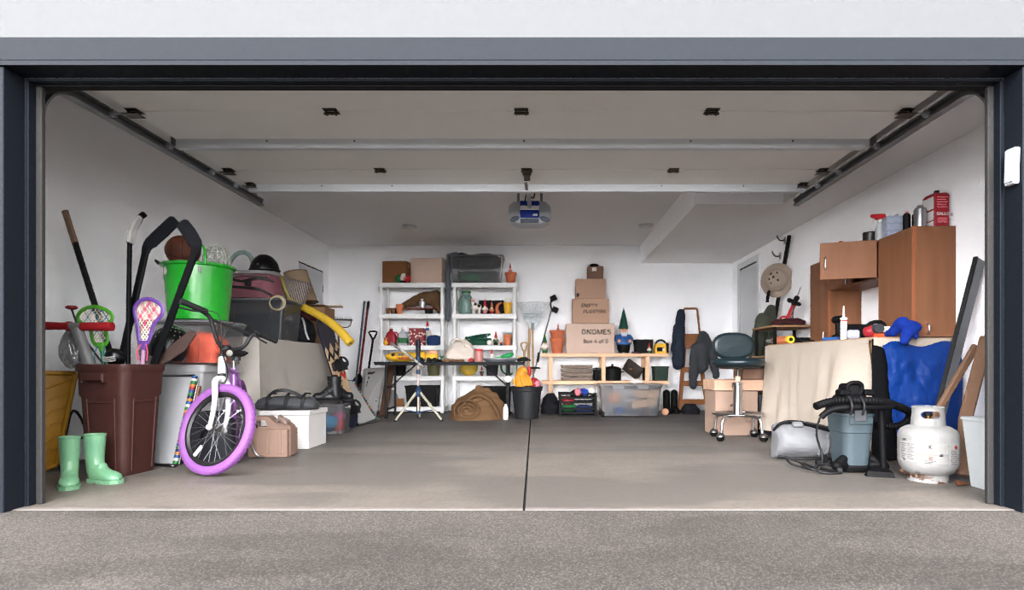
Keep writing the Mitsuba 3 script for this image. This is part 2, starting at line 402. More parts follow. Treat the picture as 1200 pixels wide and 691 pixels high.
# centre bracket and arm
part(gd, 'arm_bracket', join(hinge(-.14, 4.80, .8), box2((-.165, 4.78, DZ - .05), (-.115, 4.86, DZ - .004), .003)), M_HINGE, 30)

def track(name, x, s, label):
    """A C channel: up the jamb, round the bend and back under the ceiling; its mouth faces the door."""
    R, y0, zt = 0.24, 3.125, DZ - .016
    path = [(y0, 0.02), (y0, 0.7), (y0, 1.4), (y0, zt - R)] + [(y0 + R * (1 - math.cos(a)), zt - R + R * math.sin(a)) for a in np.linspace(.12, math.pi / 2, 14)] + [(4.2, zt), (5.0, zt), (5.62, zt)]
    path = np.array(path)
    tan = np.gradient(path, axis=0); tan /= np.linalg.norm(tan, axis=1, keepdims=True)
    nor = np.stack([-tan[:, 1], tan[:, 0]], 1)
    w, d, t = .032, .026, .0025
    prof = [(-d, w), (d, w), (d, w - .012), (d - t, w - .012), (d - t, w - t), (-d + t, w - t), (-d + t, -w + t), (d - t, -w + t), (d - t, -w + .012), (d, -w + .012), (d, -w), (-d, -w)]
    rings = []
    for p, n_ in zip(path, nor):
        rings.append(np.array([[x - s * a, p[0] + n_[0] * b, p[1] + n_[1] * b] for a, b in prof]))
    k = thing(name, label, 'door track')
    part(k, 'channel', loft(rings), M_TRACK, False)
    part(k, 'angle_bar', join(box2((x - .002 + s * .03, 3.4, zt + .0), (x + .002 + s * .03, 5.63, zt + .045)), box2((x + s * .03 - .02, 3.4, zt + .045), (x + s * .03 + .02, 5.63, zt + .049))), M_GALV, False)
    for y in (4.35, 5.55):
        top = CZ if (s < 0 or y > 99) else SZ
        if s > 0: part(k, 'hanger', box2((x + s * .03 - .016, y - .016, zt + .045), (x + s * .03 + .016, y + .016, CZ if x < 2.4 else SZ)), M_TRACK, False)
        else: part(k, 'hanger', box2((x + s * .03 - .016, y - .016, zt + .045), (x + s * .03 + .016, y + .016, CZ)), M_TRACK, False)
    for z in (.4, 1.1, 1.8):
        part(k, 'jamb_bracket', box2((x - .02, 3.06, z), (x + .03, 3.10, z + .05), .002), M_TRACK, False)
    return k
track('door_track', -2.665, -1, 'steel track for the garage door along the left wall side of the ceiling')
track('door_track', 2.365, 1, 'steel track for the garage door on the cabinet side of the ceiling')

# opener: motor head hung behind the door, rail above it
M_OPGREY = mat('opener_grey', (150, 152, 156), 0.45)
M_OPBLUE = mat('opener_blue', (24, 44, 120), 0.4)
M_OPLENS = mat('opener_lens', (84, 90, 100), 0.25)
op = thing('garage_door_opener', 'grey garage door opener with blue panel hung from the ceiling', 'garage door opener')
ox, oy, oz = -.152, 6.3, 2.285
w2 = .222
body = [(-w2, .0), (-w2 + .012, .07), (-w2 + .06, .112), (w2 - .06, .112), (w2 - .012, .07), (w2, .0), (w2 - .02, -.075), (w2 - .08, -.105), (.1, -.112), (-.1, -.112), (-w2 + .08, -.105), (-w2 + .02, -.075)]
bm = prism(body, .24).apply_transform(np.array([[1, 0, 0, ox], [0, 0, 1, oy - .15], [0, 1, 0, oz], [0, 0, 0, 1.0]]))
part(op, 'housing', bm, M_OPGREY, 20)
fy = oy - .155
part(op, 'panel', box2((ox - .098, fy - .012, oz - .055), (ox + .098, fy + .01, oz + .116), .004), M_OPBLUE)
part(op, 'stripe', box2((ox - .098, fy - .015, oz + .02), (ox + .098, fy - .011, oz + .065), .001), M_WHITE)
part(op, 'button_plate', box2((ox + .035, fy - .015, oz - .04), (ox + .08, fy - .011, oz - .018), .001), M_WHITE)
part(op, 'bottom_lens', box2((ox - .095, fy - .008, oz - .110), (ox + .095, fy + .01, oz - .062), .006), M_OPLENS)
for s in (-1, 1):
    part(op, 'lamp_lens', mv(ball((0, 0, 0), 1, 3, (.052, .03, .026)), (ox + s * .155, fy + .004, oz - .068), ry=s * 18), M_OPLENS)
    part(op, 'strap', box2((ox + s * .12 - .014, oy - .09, oz + .1), (ox + s * .12 + .014, oy - .086, CZ)), M_TRACK, False)
part(op, 'rail', box2((ox - .02, 3.07, 2.325), (ox + .02, oy - .14, 2.372), .004), M_GALV, False)
part(op, 'arm', join(box2((ox - .012, 0, -.005), (ox + .012, .33, .005))).apply_transform(trimesh.transformations.translation_matrix((0, 4.87, DZ - .062)) @ rot('x', 3)), M_DARKSTEEL, False)
part(op, 'cable', tube(spline([(ox - .05, oy - .1, oz + .11), (ox - .02, oy - .16, oz + .18), (ox + .03, oy - .14, oz + .15), (ox + .05, oy - .1, oz + .2), (ox + .03, oy - .05, CZ)], 20), .006, 6), M_BLACK)

# house doors
M_GAP = mat('door_gap', (46, 46, 48), 0.8)
def house_door(name, x, s, y0, y1, ztop, label, casing=True):
    d = struct(name, label, 'door')
    part(d, 'leaf', box2((x - s * .0, y0, .01), (x + s * .006, y1, ztop - .02), .002), M_DOORWHITE, False)
    part(d, 'top_gap', box2((x, y0 - .012, ztop - .02), (x + s * .004, y1 + .012, ztop)), M_GAP, False)
    for a, b in ((y0 - .012, y0), (y1, y1 + .012)): part(d, 'side_gap', box2((x, a, 0), (x + s * .003, b, ztop - .02)), M_GAP if casing else M_DOORWHITE, False)
    if casing:
        for a, b, c_, e in ((y0 - .10, y0 - .012, 0, ztop + .09), (y1 + .012, y1 + .10, 0, ztop + .09), (y0 - .012, y1 + .012, ztop, ztop + .09)):
            part(d, 'casing', box2((x, a, c_), (x + s * .018, b, e), .004), M_WHITE, False)
    return d
d2 = house_door('door_2', RX, -1, 8.48, 9.2, 2.20, 'white house door on the right wall by the back corner')
d3 = house_door('door_3', LX, 1, 8.45, 9.34, 2.19, 'white house door on the left wall by the back corner', False)
part(d3, 'hinge', box2((LX, 9.335, 1.86), (LX + .012, 9.355, 1.97), .002), M_DARKSTEEL)
# white keypad on the right jamb
kp = thing('keypad', 'white keypad on the right door jamb', 'keypad')
M_KEYPAD = mat('keypad_white', (142, 144, 147), .5)
part(kp, 'case', mv(box((0, 0, 0), (.03, .062, .175), bevel=.005), (OR - .015, 2.90, 1.665), rx=2), M_KEYPAD)
part(kp, 'cover', mv(box((0, 0, 0), (.006, .052, .155), bevel=.002), (OR - .032, 2.90, 1.667), rx=2), M_KEYPAD)
# ------------------------------------------------------------------ left front: boots, brown bin and what stands in it, green tub
ALB = 0.3
def bar(path, w, t, side):
    """A flat bar along a path: w wide along side, t thick across."""
    path = np.asarray(path, float); N = len(path)
    w = np.full(N, w, float) if np.isscalar(w) else np.asarray(w, float)
    t = np.full(N, t, float) if np.isscalar(t) else np.asarray(t, float)
    side = np.asarray(side, float); side = np.tile(side, (N, 1)) if side.ndim == 1 else side
    tan = np.gradient(path, axis=0); tan /= np.linalg.norm(tan, axis=1, keepdims=True)
    rings = []
    for i in range(N):
        x = side[i] - tan[i] * (side[i] @ tan[i]); x /= np.linalg.norm(x)
        y = np.cross(tan[i], x); c = .28 * min(w[i], t[i])
        W, H = w[i] / 2, t[i] / 2
        rings.append(np.array([path[i] + a * x + b * y for a, b in ((W, H - c), (W - c, H), (-W + c, H), (-W, H - c), (-W, -H + c), (-W + c, -H), (W - c, -H), (W, -H + c))]))
    return loft(rings)
M_BOOT = mat('boot_green', proc(lambda p, n, uv: mix((0.115, 0.235, 0.115), (0.075, 0.185, 0.115), fbm(p.x * 14, p.y * 14, p.z * 9, 3))), 0.25, spec=0.4)
M_BOOTSOLE = mat('boot_sole', (146, 204, 158), 0.45)
M_BOOTIN = mat('boot_lining', (206, 200, 190), 0.9)
def make_boot(name, label, loc, rz, s=1.0):
    k = thing(name, label, 'boot', 'green rubber rain boots')
    spec = [(.0, .292, 0, .054, .062), (.0, .284, 0, .0545, .0625), (.0, .22, 0, .051, .059), (0, .16, 0, .047, .053), (.004, .115, 4, .045, .053), (.010, .09, 18, .044, .060), (.02, .074, 36, .043, .070), (.03, .060, 50, .043, .076),
            (.048, .052, 62, .043, .062), (.075, .046, 74, .044, .047), (.11, .042, 84, .048, .038), (.145, .039, 90, .049, .034), (.172, .036, 92, .042, .029), (.19, .033, 92, .028, .021), (.198, .031, 92, .006, .005)]
    a = np.arange(28) / 28 * 2 * np.pi
    def ring(cy, cz, t, hw, hl):
        t = math.radians(t)
        q = np.stack([hw * np.sin(a), cy + hl * np.cos(a) * math.cos(t), cz + hl * np.cos(a) * math.sin(t)], 1)
        q[:, 2] = np.maximum(q[:, 2], .006); return q
    inner = [(0, .12, 0, .038, .045), (0, .2, 0, .046, .053), (.0, .285, 0, .049, .057)]
    M = lambda m: mv(m, loc, rz, s=s)
    part(k, 'upper', M(loft([ring(*x) for x in inner[-1:]] + [ring(*x) for x in spec])), M_BOOT, 50)
    part(k, 'lining', M(loft([ring(*x) for x in inner], True)), M_BOOTIN, 50)
    foot = [(-.026, -.028), (-.045, 0), (-.044, .05), (-.052, .12), (-.045, .175), (-.02, .203), (.012, .205), (.042, .18), (.053, .125), (.045, .05), (.044, 0), (.026, -.028)]
    pr = Polygon(foot).buffer(.004)
    sole = join(prism(pr.difference(sbox(-.1, .035, .1, .075)), .008, 0), prism(pr, .014, .008))
    part(k, 'sole', M(sole), M_BOOTSOLE, 40)
    part(k, 'top_band', M(loft([ring(0, .285, 0, .0565, .0645), ring(0, .293, 0, .0565, .0645), ring(0, .293, 0, .0495, .0575), ring(0, .285, 0, .0495, .0575)], False, True)), M_BOOT, 50)
    part(k, 'pull_tab', M(box((0, -.066, .255), (.022, .008, .05), bevel=.003)), M_BOOT, 40)
    return k
p = at(76, 574, ground_depth(574)); make_boot('rain_boot', 'green rubber rain boot with its toe towards the driveway, beside the door jamb', (p[0] - .085, p[1] + .14, 0), 217, .98)
p = at(104, 568, ground_depth(568)); make_boot('rain_boot', 'green rubber rain boot turned sideways, next to the brown bin', (p[0] - .04, p[1] + .10, 0), -107, .99)

# brown storage bin
M_BIN = bumped('bin_brown', (88, 52, 46), lambda p, n, uv: noise(p.x * 300, p.y * 300, p.z * 300), .0003, 0.45, 0.2)
BINC = V(-2.785, 3.935, 0)
bn = thing('waste_bin', 'large brown plastic bin full of sports sticks beside the green boots', 'bin')
BR = -6
MB = lambda m: mv(m, BINC, BR)
part(bn, 'tub', MB(bin_shell([(.0, .275, .275, .05), (.03, .285, .285, .05), (.50, .33, .33, .055), (.515, .35, .35, .06), (.66, .36, .36, .06), (.672, .378, .378, .065), (.706, .382, .382, .065), (.712, .376, .376, .06)], .012, 6)), M_BIN, 35)
for a in range(4):
    for x in (-.10, .10):
        part(bn, 'rib', MB(mv(bar([(x * .85, -.142, .03), (x * .95, -.166, .495)], .012, .014, (1, 0, 0)), rz=90 * a)), M_BIN, 30)
    part(bn, 'panel_edge', MB(mv(bar([(-.095, -.164, .47), (.095, -.164, .47)], .012, .014, (0, 0, 1)), rz=90 * a)), M_BIN, 30)
for a in (0, 180):
    part(bn, 'handle', MB(mv(fuse(box((-.02, -.205, .632), (.15, .02, .05), bevel=.006), box((-.09, -.19, .625), (.016, .045, .06), bevel=.004), box((.05, -.19, .625), (.016, .045, .06), bevel=.004)), rz=a)), M_BIN, 30)

M_TAPE = mat('tape_black', (17, 20, 20), 0.75)
M_STICK = mat('stick_black', (18, 19, 22), 0.55, spec=.06)
M_BLADE = bumped('blade_black', (26, 28, 34), lambda p, n, uv: noise(p.x * 160, p.y * 160, p.z * 160), .0008, 0.6, spec=.06)
M_WTAPE = mat('tape_white', (216, 214, 208), 0.7)
M_STICKWOOD = mat('stick_wood', (196, 158, 128), 0.6)
def inside(r): return BINC * V(1, 1, 0) + (r - BINC) * V(.42, .42, 0) + V(0, 0, .05)
def foot_of(top, rim, z):
    d = (rim - top) / (rim[2] - top[2]); return rim + d * (z - rim[2])
# wooden butt end, taped shaft
a_, b_ = at(76, 247, 4.10), at(133.5, 427, 4.06)
k = thing('hockey_stick', 'hockey stick with black taped shaft and bare wooden end leaning left in the brown bin', 'hockey stick')
f_ = inside(b_)
m_ = a_ + (b_ - a_) * .21
part(k, 'shaft', bar([b_ * .0 + f_, b_, m_], .038, .024, (1, 0, .3)), M_TAPE, 30)
part(k, 'butt_end', bar([m_, a_], .040, .026, (1, 0, .3)), M_STICKWOOD, 30)
for t in (.05, .14): part(k, 'screw', ball(a_ + (b_ - a_) * t + V(0, -.0135, 0), .004, 1), M_DARKSTEEL)
# thin stick with a white taped blade
k = thing('hockey_stick', 'thin black hockey stick seen edge-on with a white taped blade', 'hockey stick')
h_ = at(152, 285, 3.95); r_ = at(150, 427, 3.92)
part(k, 'shaft', bar([inside(r_), r_, at(151, 340, 3.935), h_], .022, .03, (1, 0, 0)), M_STICK, 30)
part(k, 'blade', bar(spline([h_, at(154, 276, 3.965), at(158, 264, 4.03), at(163, 256, 4.11)], 10), np.linspace(.026, .04, 10), .05, (1, 0, .4)), M_WTAPE, 30)
part(k, 'blade_tip', bar([at(162, 257, 4.10), at(165, 254, 4.15), at(169, 251, 4.18)], [.035, .05, .03], .04, (1, 0, .9)), M_STICK, 30)
# two thick black blades meeting in a peak
def hockey(label, foot, rim, heel, mid, toe, side0):
    k = thing('hockey_stick', label, 'hockey stick')
    part(k, 'shaft', bar([foot, rim, heel], .046, .026, (1, 0, .2)), M_STICK, 30)
    path = np.vstack([[heel + (rim - heel) * .06, heel + (rim - heel) * .02], spline([heel + (mid - heel) * .12, mid, toe], 14)])
    d = toe - heel; s_ = np.cross(d, V(0, 1, 0)); s_ /= np.linalg.norm(s_)
    w = np.interp(np.linspace(0, 1, 16), [0, .08, .2, .6, .93, 1], [.046, .06, .086, .09, .086, .06])
    part(k, 'blade', bar(path, w, .022, s_), M_BLADE, 30)
    return k
hockey('black hockey stick with its broad blade bent right, left half of the peak', inside(at(141, 427, 3.97)), at(141, 427, 3.97), at(172, 289, 4.1), at(189, 273, 4.12), at(206, 257, 4.12), 1)
hockey('black hockey stick leaning right in front of the green tub with its blade bent left', inside(at(180, 427, 4.02)), at(180, 427, 4.02), at(231, 289, 3.98), at(222, 273, 3.97), at(212, 260, 3.96), 1)

# lacrosse sticks
M_LGREEN = mat('lacrosse_green', (98, 190, 58), 0.35)
M_LPURPLE = mat('lacrosse_purple', (122, 82, 172), 0.35)
M_TEAL = mat('teal_shaft', (38, 132, 108), 0.35)
M_PINKSHAFT = mat('pink_shaft', (220, 168, 206), 0.35)
ALB = .75
M_CREAM = mat('cream_cord', (206, 192, 176), 0.8)
M_PINKCORD = mat('pink_cord', (216, 52, 92), 0.75)
M_TEALCORD = mat('teal_cord', (58, 108, 118), 0.75)
ALB = .4
def lacrosse(label, outline, Y, throat, rim, frame_m, shaft_m, top_cord, foot):
    k = thing('lacrosse_stick', label, 'lacrosse stick')
    pts = [at(u, v, Y) for u, v in outline]
    loop = spline(pts, 60, True)
    part(k, 'frame', tube(loop, 0.0065, 8, closed=True, flat=1.9), frame_m, 60)
    poly = np.array(outline, float); c = poly.mean(0)
    P = Polygon(poly).buffer(-1)
    strands, tops = [], []
    u0, v0, u1, v1 = P.bounds
    def warp(u, v): 
        t = max(0, 1 - ((u - c[0]) / (0.5 * (u1 - u0))) ** 2) * max(0, 1 - ((v - c[1]) / (0.52 * (v1 - v0))) ** 2)
        return at(u, v, Y + .07 * t)
    for i in range(-14, 30):
        for sl in (1, -1):
            L = LineString([(u0 + i * 3.6, v0 - 5), (u0 + i * 3.6 + sl * 60, v0 + 85)]).intersection(P)
            for seg in getattr(L, 'geoms', [L]):
                if seg.is_empty or seg.length < 4: continue
                q = [warp(*seg.interpolate(s, normalized=True).coords[0]) for s in np.linspace(0, 1, 5)]
                top = q[0][2] > at(0, v0 + .36 * (v1 - v0), Y)[2] and i % 3 == 0
                (tops if top else strands).append(tube(q, .0036, 4, False))
    part(k, 'net', join(strands), M_CREAM, 60)
    if tops: part(k, 'shooting_strings', join(tops), top_cord, 60)
    th, rm = at(*throat, Y), at(*rim, Y)
    part(k, 'throat', bar([at(throat[0], throat[1] - 5, Y), th, th + (rm - th) * .25], [.05, .035, .028], .03, (1, 0, 0)), frame_m, 30)
    part(k, 'shaft', tube([th, rm, foot], .0125, 8), shaft_m, 60)
    for s in (-.015, .02):
        d0 = th + V(s, -.012, .005)
        part(k, 'lace_end', tube([d0, d0 + V(s, -.015, -.05), d0 + V(s * .6, -.01, -.11)], .003, 5), top_cord, 60)
    return k
lacrosse('lacrosse stick with green head and teal shaft beside the red pump handle', [(91, 371), (97, 363), (110, 359), (122, 362), (132, 371), (128, 379), (124, 388), (126, 397), (121, 405), (114, 405), (108, 396), (106, 386), (99, 380), (92, 376)], 3.90, (119, 406), (122, 427), M_LGREEN, M_TEAL, M_TEALCORD, BINC + V(-.03, -.035, .06))
lacrosse('lacrosse stick with purple head, pink strings and pale pink shaft', [(158, 360), (163, 353), (172, 350), (183, 353), (190, 360), (190, 368), (183, 376), (178, 386), (175, 397), (170, 403), (165, 402), (162, 392), (160, 376)], 3.93, (169, 404), (167, 427), M_LPURPLE, M_PINKSHAFT, M_PINKCORD, inside(at(167, 427, 3.93)))

# T handled pump
M_REDGRIP = mat('red_grip', (166, 34, 40), 0.45)
M_PUMPGREY = mat('pump_grey', (128, 127, 126), 0.4)
k = thing('hand_pump', 'grey hand pump with a red T handle standing in the brown bin', 'pump')
Yp = 3.80
part(k, 'grip', rod(at(49, 381.5, Yp - .02), at(81, 382, Yp), .026, .024, 16), M_REDGRIP, 50)
part(k, 'grip', rod(at(96, 382.5, Yp), at(132, 382.5, Yp + .02), .028, .029, 16), M_REDGRIP, 50)
part(k, 'grip_collar', rod(at(79, 382, Yp), at(83, 382, Yp), .031, n=16), M_REDGRIP, 50)
part(k, 'crosspiece', rod(at(82, 382, Yp), at(97, 382.5, Yp), .025, n=16), M_PUMPGREY, 50)
part(k, 'barrel', tube([at(90, 384, Yp), at(105, 427, 3.83), BINC + V(-.07, -.07, .06)], [.034, .034, .034], 16), M_PUMPGREY, 50)
k = thing('plunger_rod', 'thin black rod with a red knob rising behind the red pump handle', 'rod')
part(k, 'knob', mv(lathe([(0, -.01), (.02, -.008), (.034, .0), (.034, .01), (.02, .018), (0, .02)], 20), at(84, 361, 4.03)), M_REDGRIP, 50)
part(k, 'rod', tube([at(84, 362, 4.03), at(93, 388, 4.03), at(121, 427, 3.99), inside(at(121, 427, 3.99))], .006, 8), M_BLACK)
M_CLEARBAG = mat('clear_plastic', (150, 150, 150), 0.15, spec=0.8)
def f_bag(u, v):
    a = 2 * np.pi * u
    r = .05 + .06 * np.sin(np.pi * np.clip(v, 0, 1)) ** .7 + .012 * np.sin(5 * a + 6 * v) + .008 * np.sin(11 * a + 4)
    r = r * (1 - .55 * v ** 6)
    return np.stack([r * np.cos(a) * .72, r * np.sin(a) * .55, .26 * v], -1)
solo('plastic_bag', 'crumpled grey plastic bag bulging out of the brown bin under the red handle', 'bag', mv(lumpy(sheet(f_bag, 48, 20, .002), .012, 22, 3), at(90, 427, 3.92) + V(.0, 0.0, -.02), ry=-8), M_CLEARBAG, 60)

# helmets and a paddle in the bin
M_HELM = mat('helmet_black', (14, 14, 16), 0.3, spec=0.25)
M_PALE = mat('pale_dot', (140, 138, 130), 0.6)
k = thing('helmet', 'black dome helmet with pale vent holes behind the purple lacrosse stick in the bin', 'helmet')
hc = at(198, 408, 4.24)
part(k, 'shell', mv(cut(ball((0, 0, 0), 1, 4, (.125, .15, .165)), box((0, 0, -.2), (.6, .6, .25)), ball((0, 0, -.02), 1, 3, (.11, .135, .145))), hc, rz=20, ry=14), M_HELM, 50)
for i in range(5):
    for j in range(4):
        th, ph = math.radians(-130 + i * 20), math.radians(22 + j * 14)
        d = V(math.cos(th) * math.cos(ph) * .125, math.sin(th) * math.cos(ph) * .15, math.sin(ph) * .165)
        M_ = rot('z', 20) @ rot('y', 14)
        part(k, 'vent', ball(hc + M_[:3, :3] @ d, .0055, 1), M_PALE, 60)
k = thing('helmet', 'black rounded helmet half hidden between the green lacrosse stick and hockey sticks', 'helmet')
hc = at(134, 418, 3.84)
part(k, 'shell', ball(hc, 1, 3, (.055, .05, .055)), M_HELM, 60)
part(k, 'face_guard', join(*[tube([hc + V(-.045, -.04, -.0 - .012 * i), hc + V(-.005, -.06, -.005 - .012 * i), hc + V(.04, -.045, -.0 - .012 * i)], .004, 6) for i in range(3)]), M_WTAPE, 50)
M_PADDLE = mat('paddle_brown', (70, 50, 44), 0.55)
k = thing('paddle', 'dark brown flat wooden paddle leaning out of the bin towards the bike', 'paddle')
part(k, 'handle', tube([BINC + V(.10, .105, .07), at(179, 432, 4.06)], .016, 10), M_PADDLE)
part(k, 'blade', bar([at(180, 429, 4.062), at(195, 418, 4.08), at(212, 405, 4.08), at(227, 389, 4.08)], [.016, .07, .09, .05], .014, (.5, 0, 1)), M_PADDLE, 30)

# yellow sled on end
M_YELLOW = bumped('sled_yellow', (196, 138, 30), lambda p, n, uv: noise(p.x * 90, p.y * 90, p.z * 90), .0006, 0.4)
k = thing('sled', 'yellow ribbed plastic sled standing on end against the left wall behind the jamb', 'sled')
c4 = [at(-10, 437, 3.72), at(89, 437, 4.02), at(66, 544, 3.96), at(52, 550, 3.92), at(5, 548, 3.74)]
nrm = np.cross(c4[1] - c4[0], c4[3] - c4[0]); nrm /= np.linalg.norm(nrm)
if nrm[1] > 0: nrm = -nrm
part(k, 'tray', hull([p for p in c4] + [p - nrm * .05 * 1 + (np.mean(c4, 0) - p) * .12 for p in c4]), M_YELLOW, 25)
for i in range(5):
    p0, p1 = c4[i], c4[(i + 1) % 5]
    part(k, 'rim', rod(p0, p1, .016, n=10), M_YELLOW, 50)
for i in range(6):
    t = .1 + i * .15
    q0 = c4[0] + (c4[4] - c4[0]) * min(1, t + .25); q1 = c4[1] + (c4[2] - c4[1]) * max(0.05, t - .05)
    part(k, 'rib', bar([q0 + nrm * .004, q0 + (q1 - q0) * .94 + nrm * .004], .014, .016, np.cross(nrm, q1 - q0)), M_YELLOW, 30)
k = thing('cable', 'black cable loop lying behind the green boots', 'cable')
part(k, 'loop', tube(spline([at(70, 548, 3.98) * V(1, 1, 0) + V(0, 0, .01), at(79, 500, 4.02), at(86, 481, 4.03), at(95, 490, 4.1), at(99, 510, 4.12), at(90, 516, 4.15), at(78, 516, 4.18) * V(1, 1, 0) + V(0, 0, .012)], 40), .009, 8), M_BLACK, 60)

# grey deck box, clear tote on it, green tub on that
ALB = .7
M_DECK = mat('deck_grey', (158, 158, 158), 0.5)
ALB = .3
k = thing('storage_chest', 'pale grey storage chest behind the brown bin under the clear tote', 'chest')
part(k, 'body', rloft([(0, .72, .50, .03, -2.93, 4.72), (.655, .76, .54, .03, -2.93, 4.72)]), M_DECK)
part(k, 'lid', rloft([(.656, .80, .57, .035, -2.93, 4.72), (.70, .80, .57, .035, -2.93, 4.72), (.712, .77, .54, .03, -2.93, 4.72)]), M_DECK)
def plastic(name, c, w, rough_c=0.35):
    scene['mat_' + name] = {'type': 'blendbsdf', 'weight': float(w), 'a': {'type': 'thindielectric', 'int_ior': 1.25}, 'b': {'type': 'twosided', 'bsdf': {'type': 'principled', 'base_color': rgb(c), 'roughness': rough_c, 'specular': .5}}}
    return 'mat_' + name
M_CLEAR = plastic('clear_tote', (150, 152, 155), 0.13)
M_FROST = plastic('frost_tote', (104, 116, 132), 0.19)
M_SMOKE = plastic('smoke_tote', (88, 92, 98), 0.34)
M_LIDCLEAR = plastic('tote_lid', (170, 172, 176), 0.6)
def tote(name, label, c, size, z0, shell_m, lid_m=None, rz=0, ribs=2, lid=True, cat='tote'):
    """A tapered plastic tote: walls, rim, side ribs, lid."""
    w, d, h = size
    k = thing(name, label, cat)
    C = V(c[0], c[1], z0)
    M = lambda m: mv(m, C, rz)
    r = .035
    part(k, 'body', M(bin_shell([(.004, w * .88, d * .88, r), (h * .9, w * .97, d * .97, r), (h * .9 + .004, w, d, r), (h * .97, w, d, r)], .004, 4)), shell_m, 30)
    for s in (-1, 1):
        for i in range(ribs):
            x = w * (-.28 + .56 * i / max(1, ribs - 1))
            part(k, 'rib', M(bar([(x * .92, s * (d * .442 + .003), .02), (x, s * (d * .482 + .003), h * .88)], .012, .006, (1, 0, 0))), shell_m, 30)
    if lid:
        part(k, 'lid', M(rloft([(h * .97, w + .014, d + .014, r), (h + .004, w + .014, d + .014, r), (h + .008, w - .02, d - .02, r)], 4)), lid_m or shell_m, 30)
    else:
        ring = prism(Polygon(rrect(w + .02, d + .02, r)).difference(Polygon(rrect(w - .012, d - .012, r))), .012, h * .965)
        part(k, 'rim', M(ring), lid_m or shell_m, 30)
    return k, M
ALB = 0.9
M_ORANGE = mat('orange_cloth', (214, 84, 52), 0.7)
k, Mt = tote('clear_tote', 'clear plastic tote with orange things inside, under the green tub', (-2.75, 4.66), (.64, .46, .325), .713, M_CLEAR, M_LIDCLEAR)
ALB = 0.5
M_DIMGREY = mat('dim_grey', (70, 72, 76), 0.8)
solo('life_vest', 'crumpled orange vest inside the clear tote', 'vest', mv(lumpy(rloft([(.0, .34, .22, .06), (.08, .36, .26, .08), (.18, .30, .2, .06), (.23, .16, .12, .04)]), .03, 12, 2, .03), (-2.65, 4.625, .728)), M_ORANGE, 60)
solo('folded_tarp', 'dark folded cloth at the back of the clear tote', 'cloth', mv(lumpy(rloft([(.0, .22, .16, .05), (.2, .18, .14, .05)]), .02, 12, 4, .03), (-2.92, 4.70, .724)), M_DIMGREY, 60)

M_TUBGREEN = mat('tub_green', (28, 158, 38), 0.3, spec=0.5)
TC = V(-2.684, 4.64, 1.049)
k = thing('tub', 'bright green plastic tub with rope handles holding a basketball', 'tub')
part(k, 'body', pot([(.195, 0), (.206, .008), (.213, .10), (.216, .105), (.221, .20), (.224, .205), (.229, .30), (.232, .305), (.237, .405), (.256, .41), (.259, .425), (.252, .43)], .008, 48, TC), M_TUBGREEN, 40)
part(k, 'rope_handle', tube(spline([TC + V(.10, -.245, .43), TC + V(.12, -.23, .50), TC + V(.09, -.1, .56), TC + V(0.02, .0, .57), TC + V(.2, .1, .47), TC + V(.22, .16, .43)][:4] + [TC + V(-.02, .0, .57)], 24) if False else spline([TC + V(.02, -.02, .545), TC + V(.07, -.10, .565), TC + V(.13, -.17, .545), TC + V(.16, -.20, .49), TC + V(.165, -.205, .41)], 24), .009, 8), M_TUBGREEN, 60)
part(k, 'rope_handle', tube(spline([TC + V(-.25, -.03, .425), TC + V(-.29, -.05, .455), TC + V(-.27, -.10, .45), TC + V(-.25, -.10, .425)], 16), .008, 8), M_BLACK, 60)
part(k, 'rope_knot', ball(TC + V(-.12, -.225, .355), 1, 2, (.012, .012, .03)), M_WTAPE, 60)
part(k, 'rope_knot', ball(TC + V(.13, -.215, .37), 1, 2, (.01, .01, .025)), M_WTAPE, 60)
M_BBALL = bumped('basketball', (98, 54, 38), lambda p, n, uv: noise(p.x * 400, p.y * 400, p.z * 400), .0006, 0.6)
k = thing('basketball', 'brown basketball lying in the green tub', 'ball')
bc = at(214.3, 294, 4.62); br = .12
part(k, 'cover', ball(bc, br, 4), M_BBALL, 60)
Rb = rot('z', 30) @ rot('x', 35)
for i, (nv, off) in enumerate((((1, 0, 0), 0), ((0, 1, 0), 0), ((0, 0, 1), 0), ((1, 0, 0), .075), ((1, 0, 0), -.075))):
    z_ = Rb[:3, :3] @ V(*nv); x_, y_, z_ = frame_from(z_, (0.1, 1, .2))
    part(k, 'seam', place(torus(math.sqrt(br ** 2 - off ** 2), .0022, 48, 6), bc + z_ * off, x_, y_, z_), M_BLACK, 60)
M_PALEGREY = mat('pale_net', (178, 180, 168), 0.7)
gc = at(254, 305, 4.70)
k = thing('net_basket', 'pale openwork ball net standing in the green tub beside the basketball', 'net')
net = []
for i in range(9):
    a = math.pi * i / 9
    net.append(tube([gc + V(.098 * math.cos(t) * math.cos(a), .098 * math.cos(t) * math.sin(a), .12 * math.sin(t)) for t in np.linspace(-.4, math.pi + .4, 22)], .004, 5))
for t in np.linspace(0.0, 1.35, 7):
    net.append(mv(torus(.098 * math.cos(t), .004, 30, 5), gc + V(0, 0, .12 * math.sin(t))))
part(k, 'mesh', join(net), M_PALEGREY, 60)
solo('rag', 'white rag showing over the rim of the green tub', 'rag', mv(lumpy(ball((0, 0, 0), 1, 3, (.07, .05, .035)), .012, 20, 1), at(213, 309, 4.50) + V(0, .0, -.005)), M_WTAPE, 60)
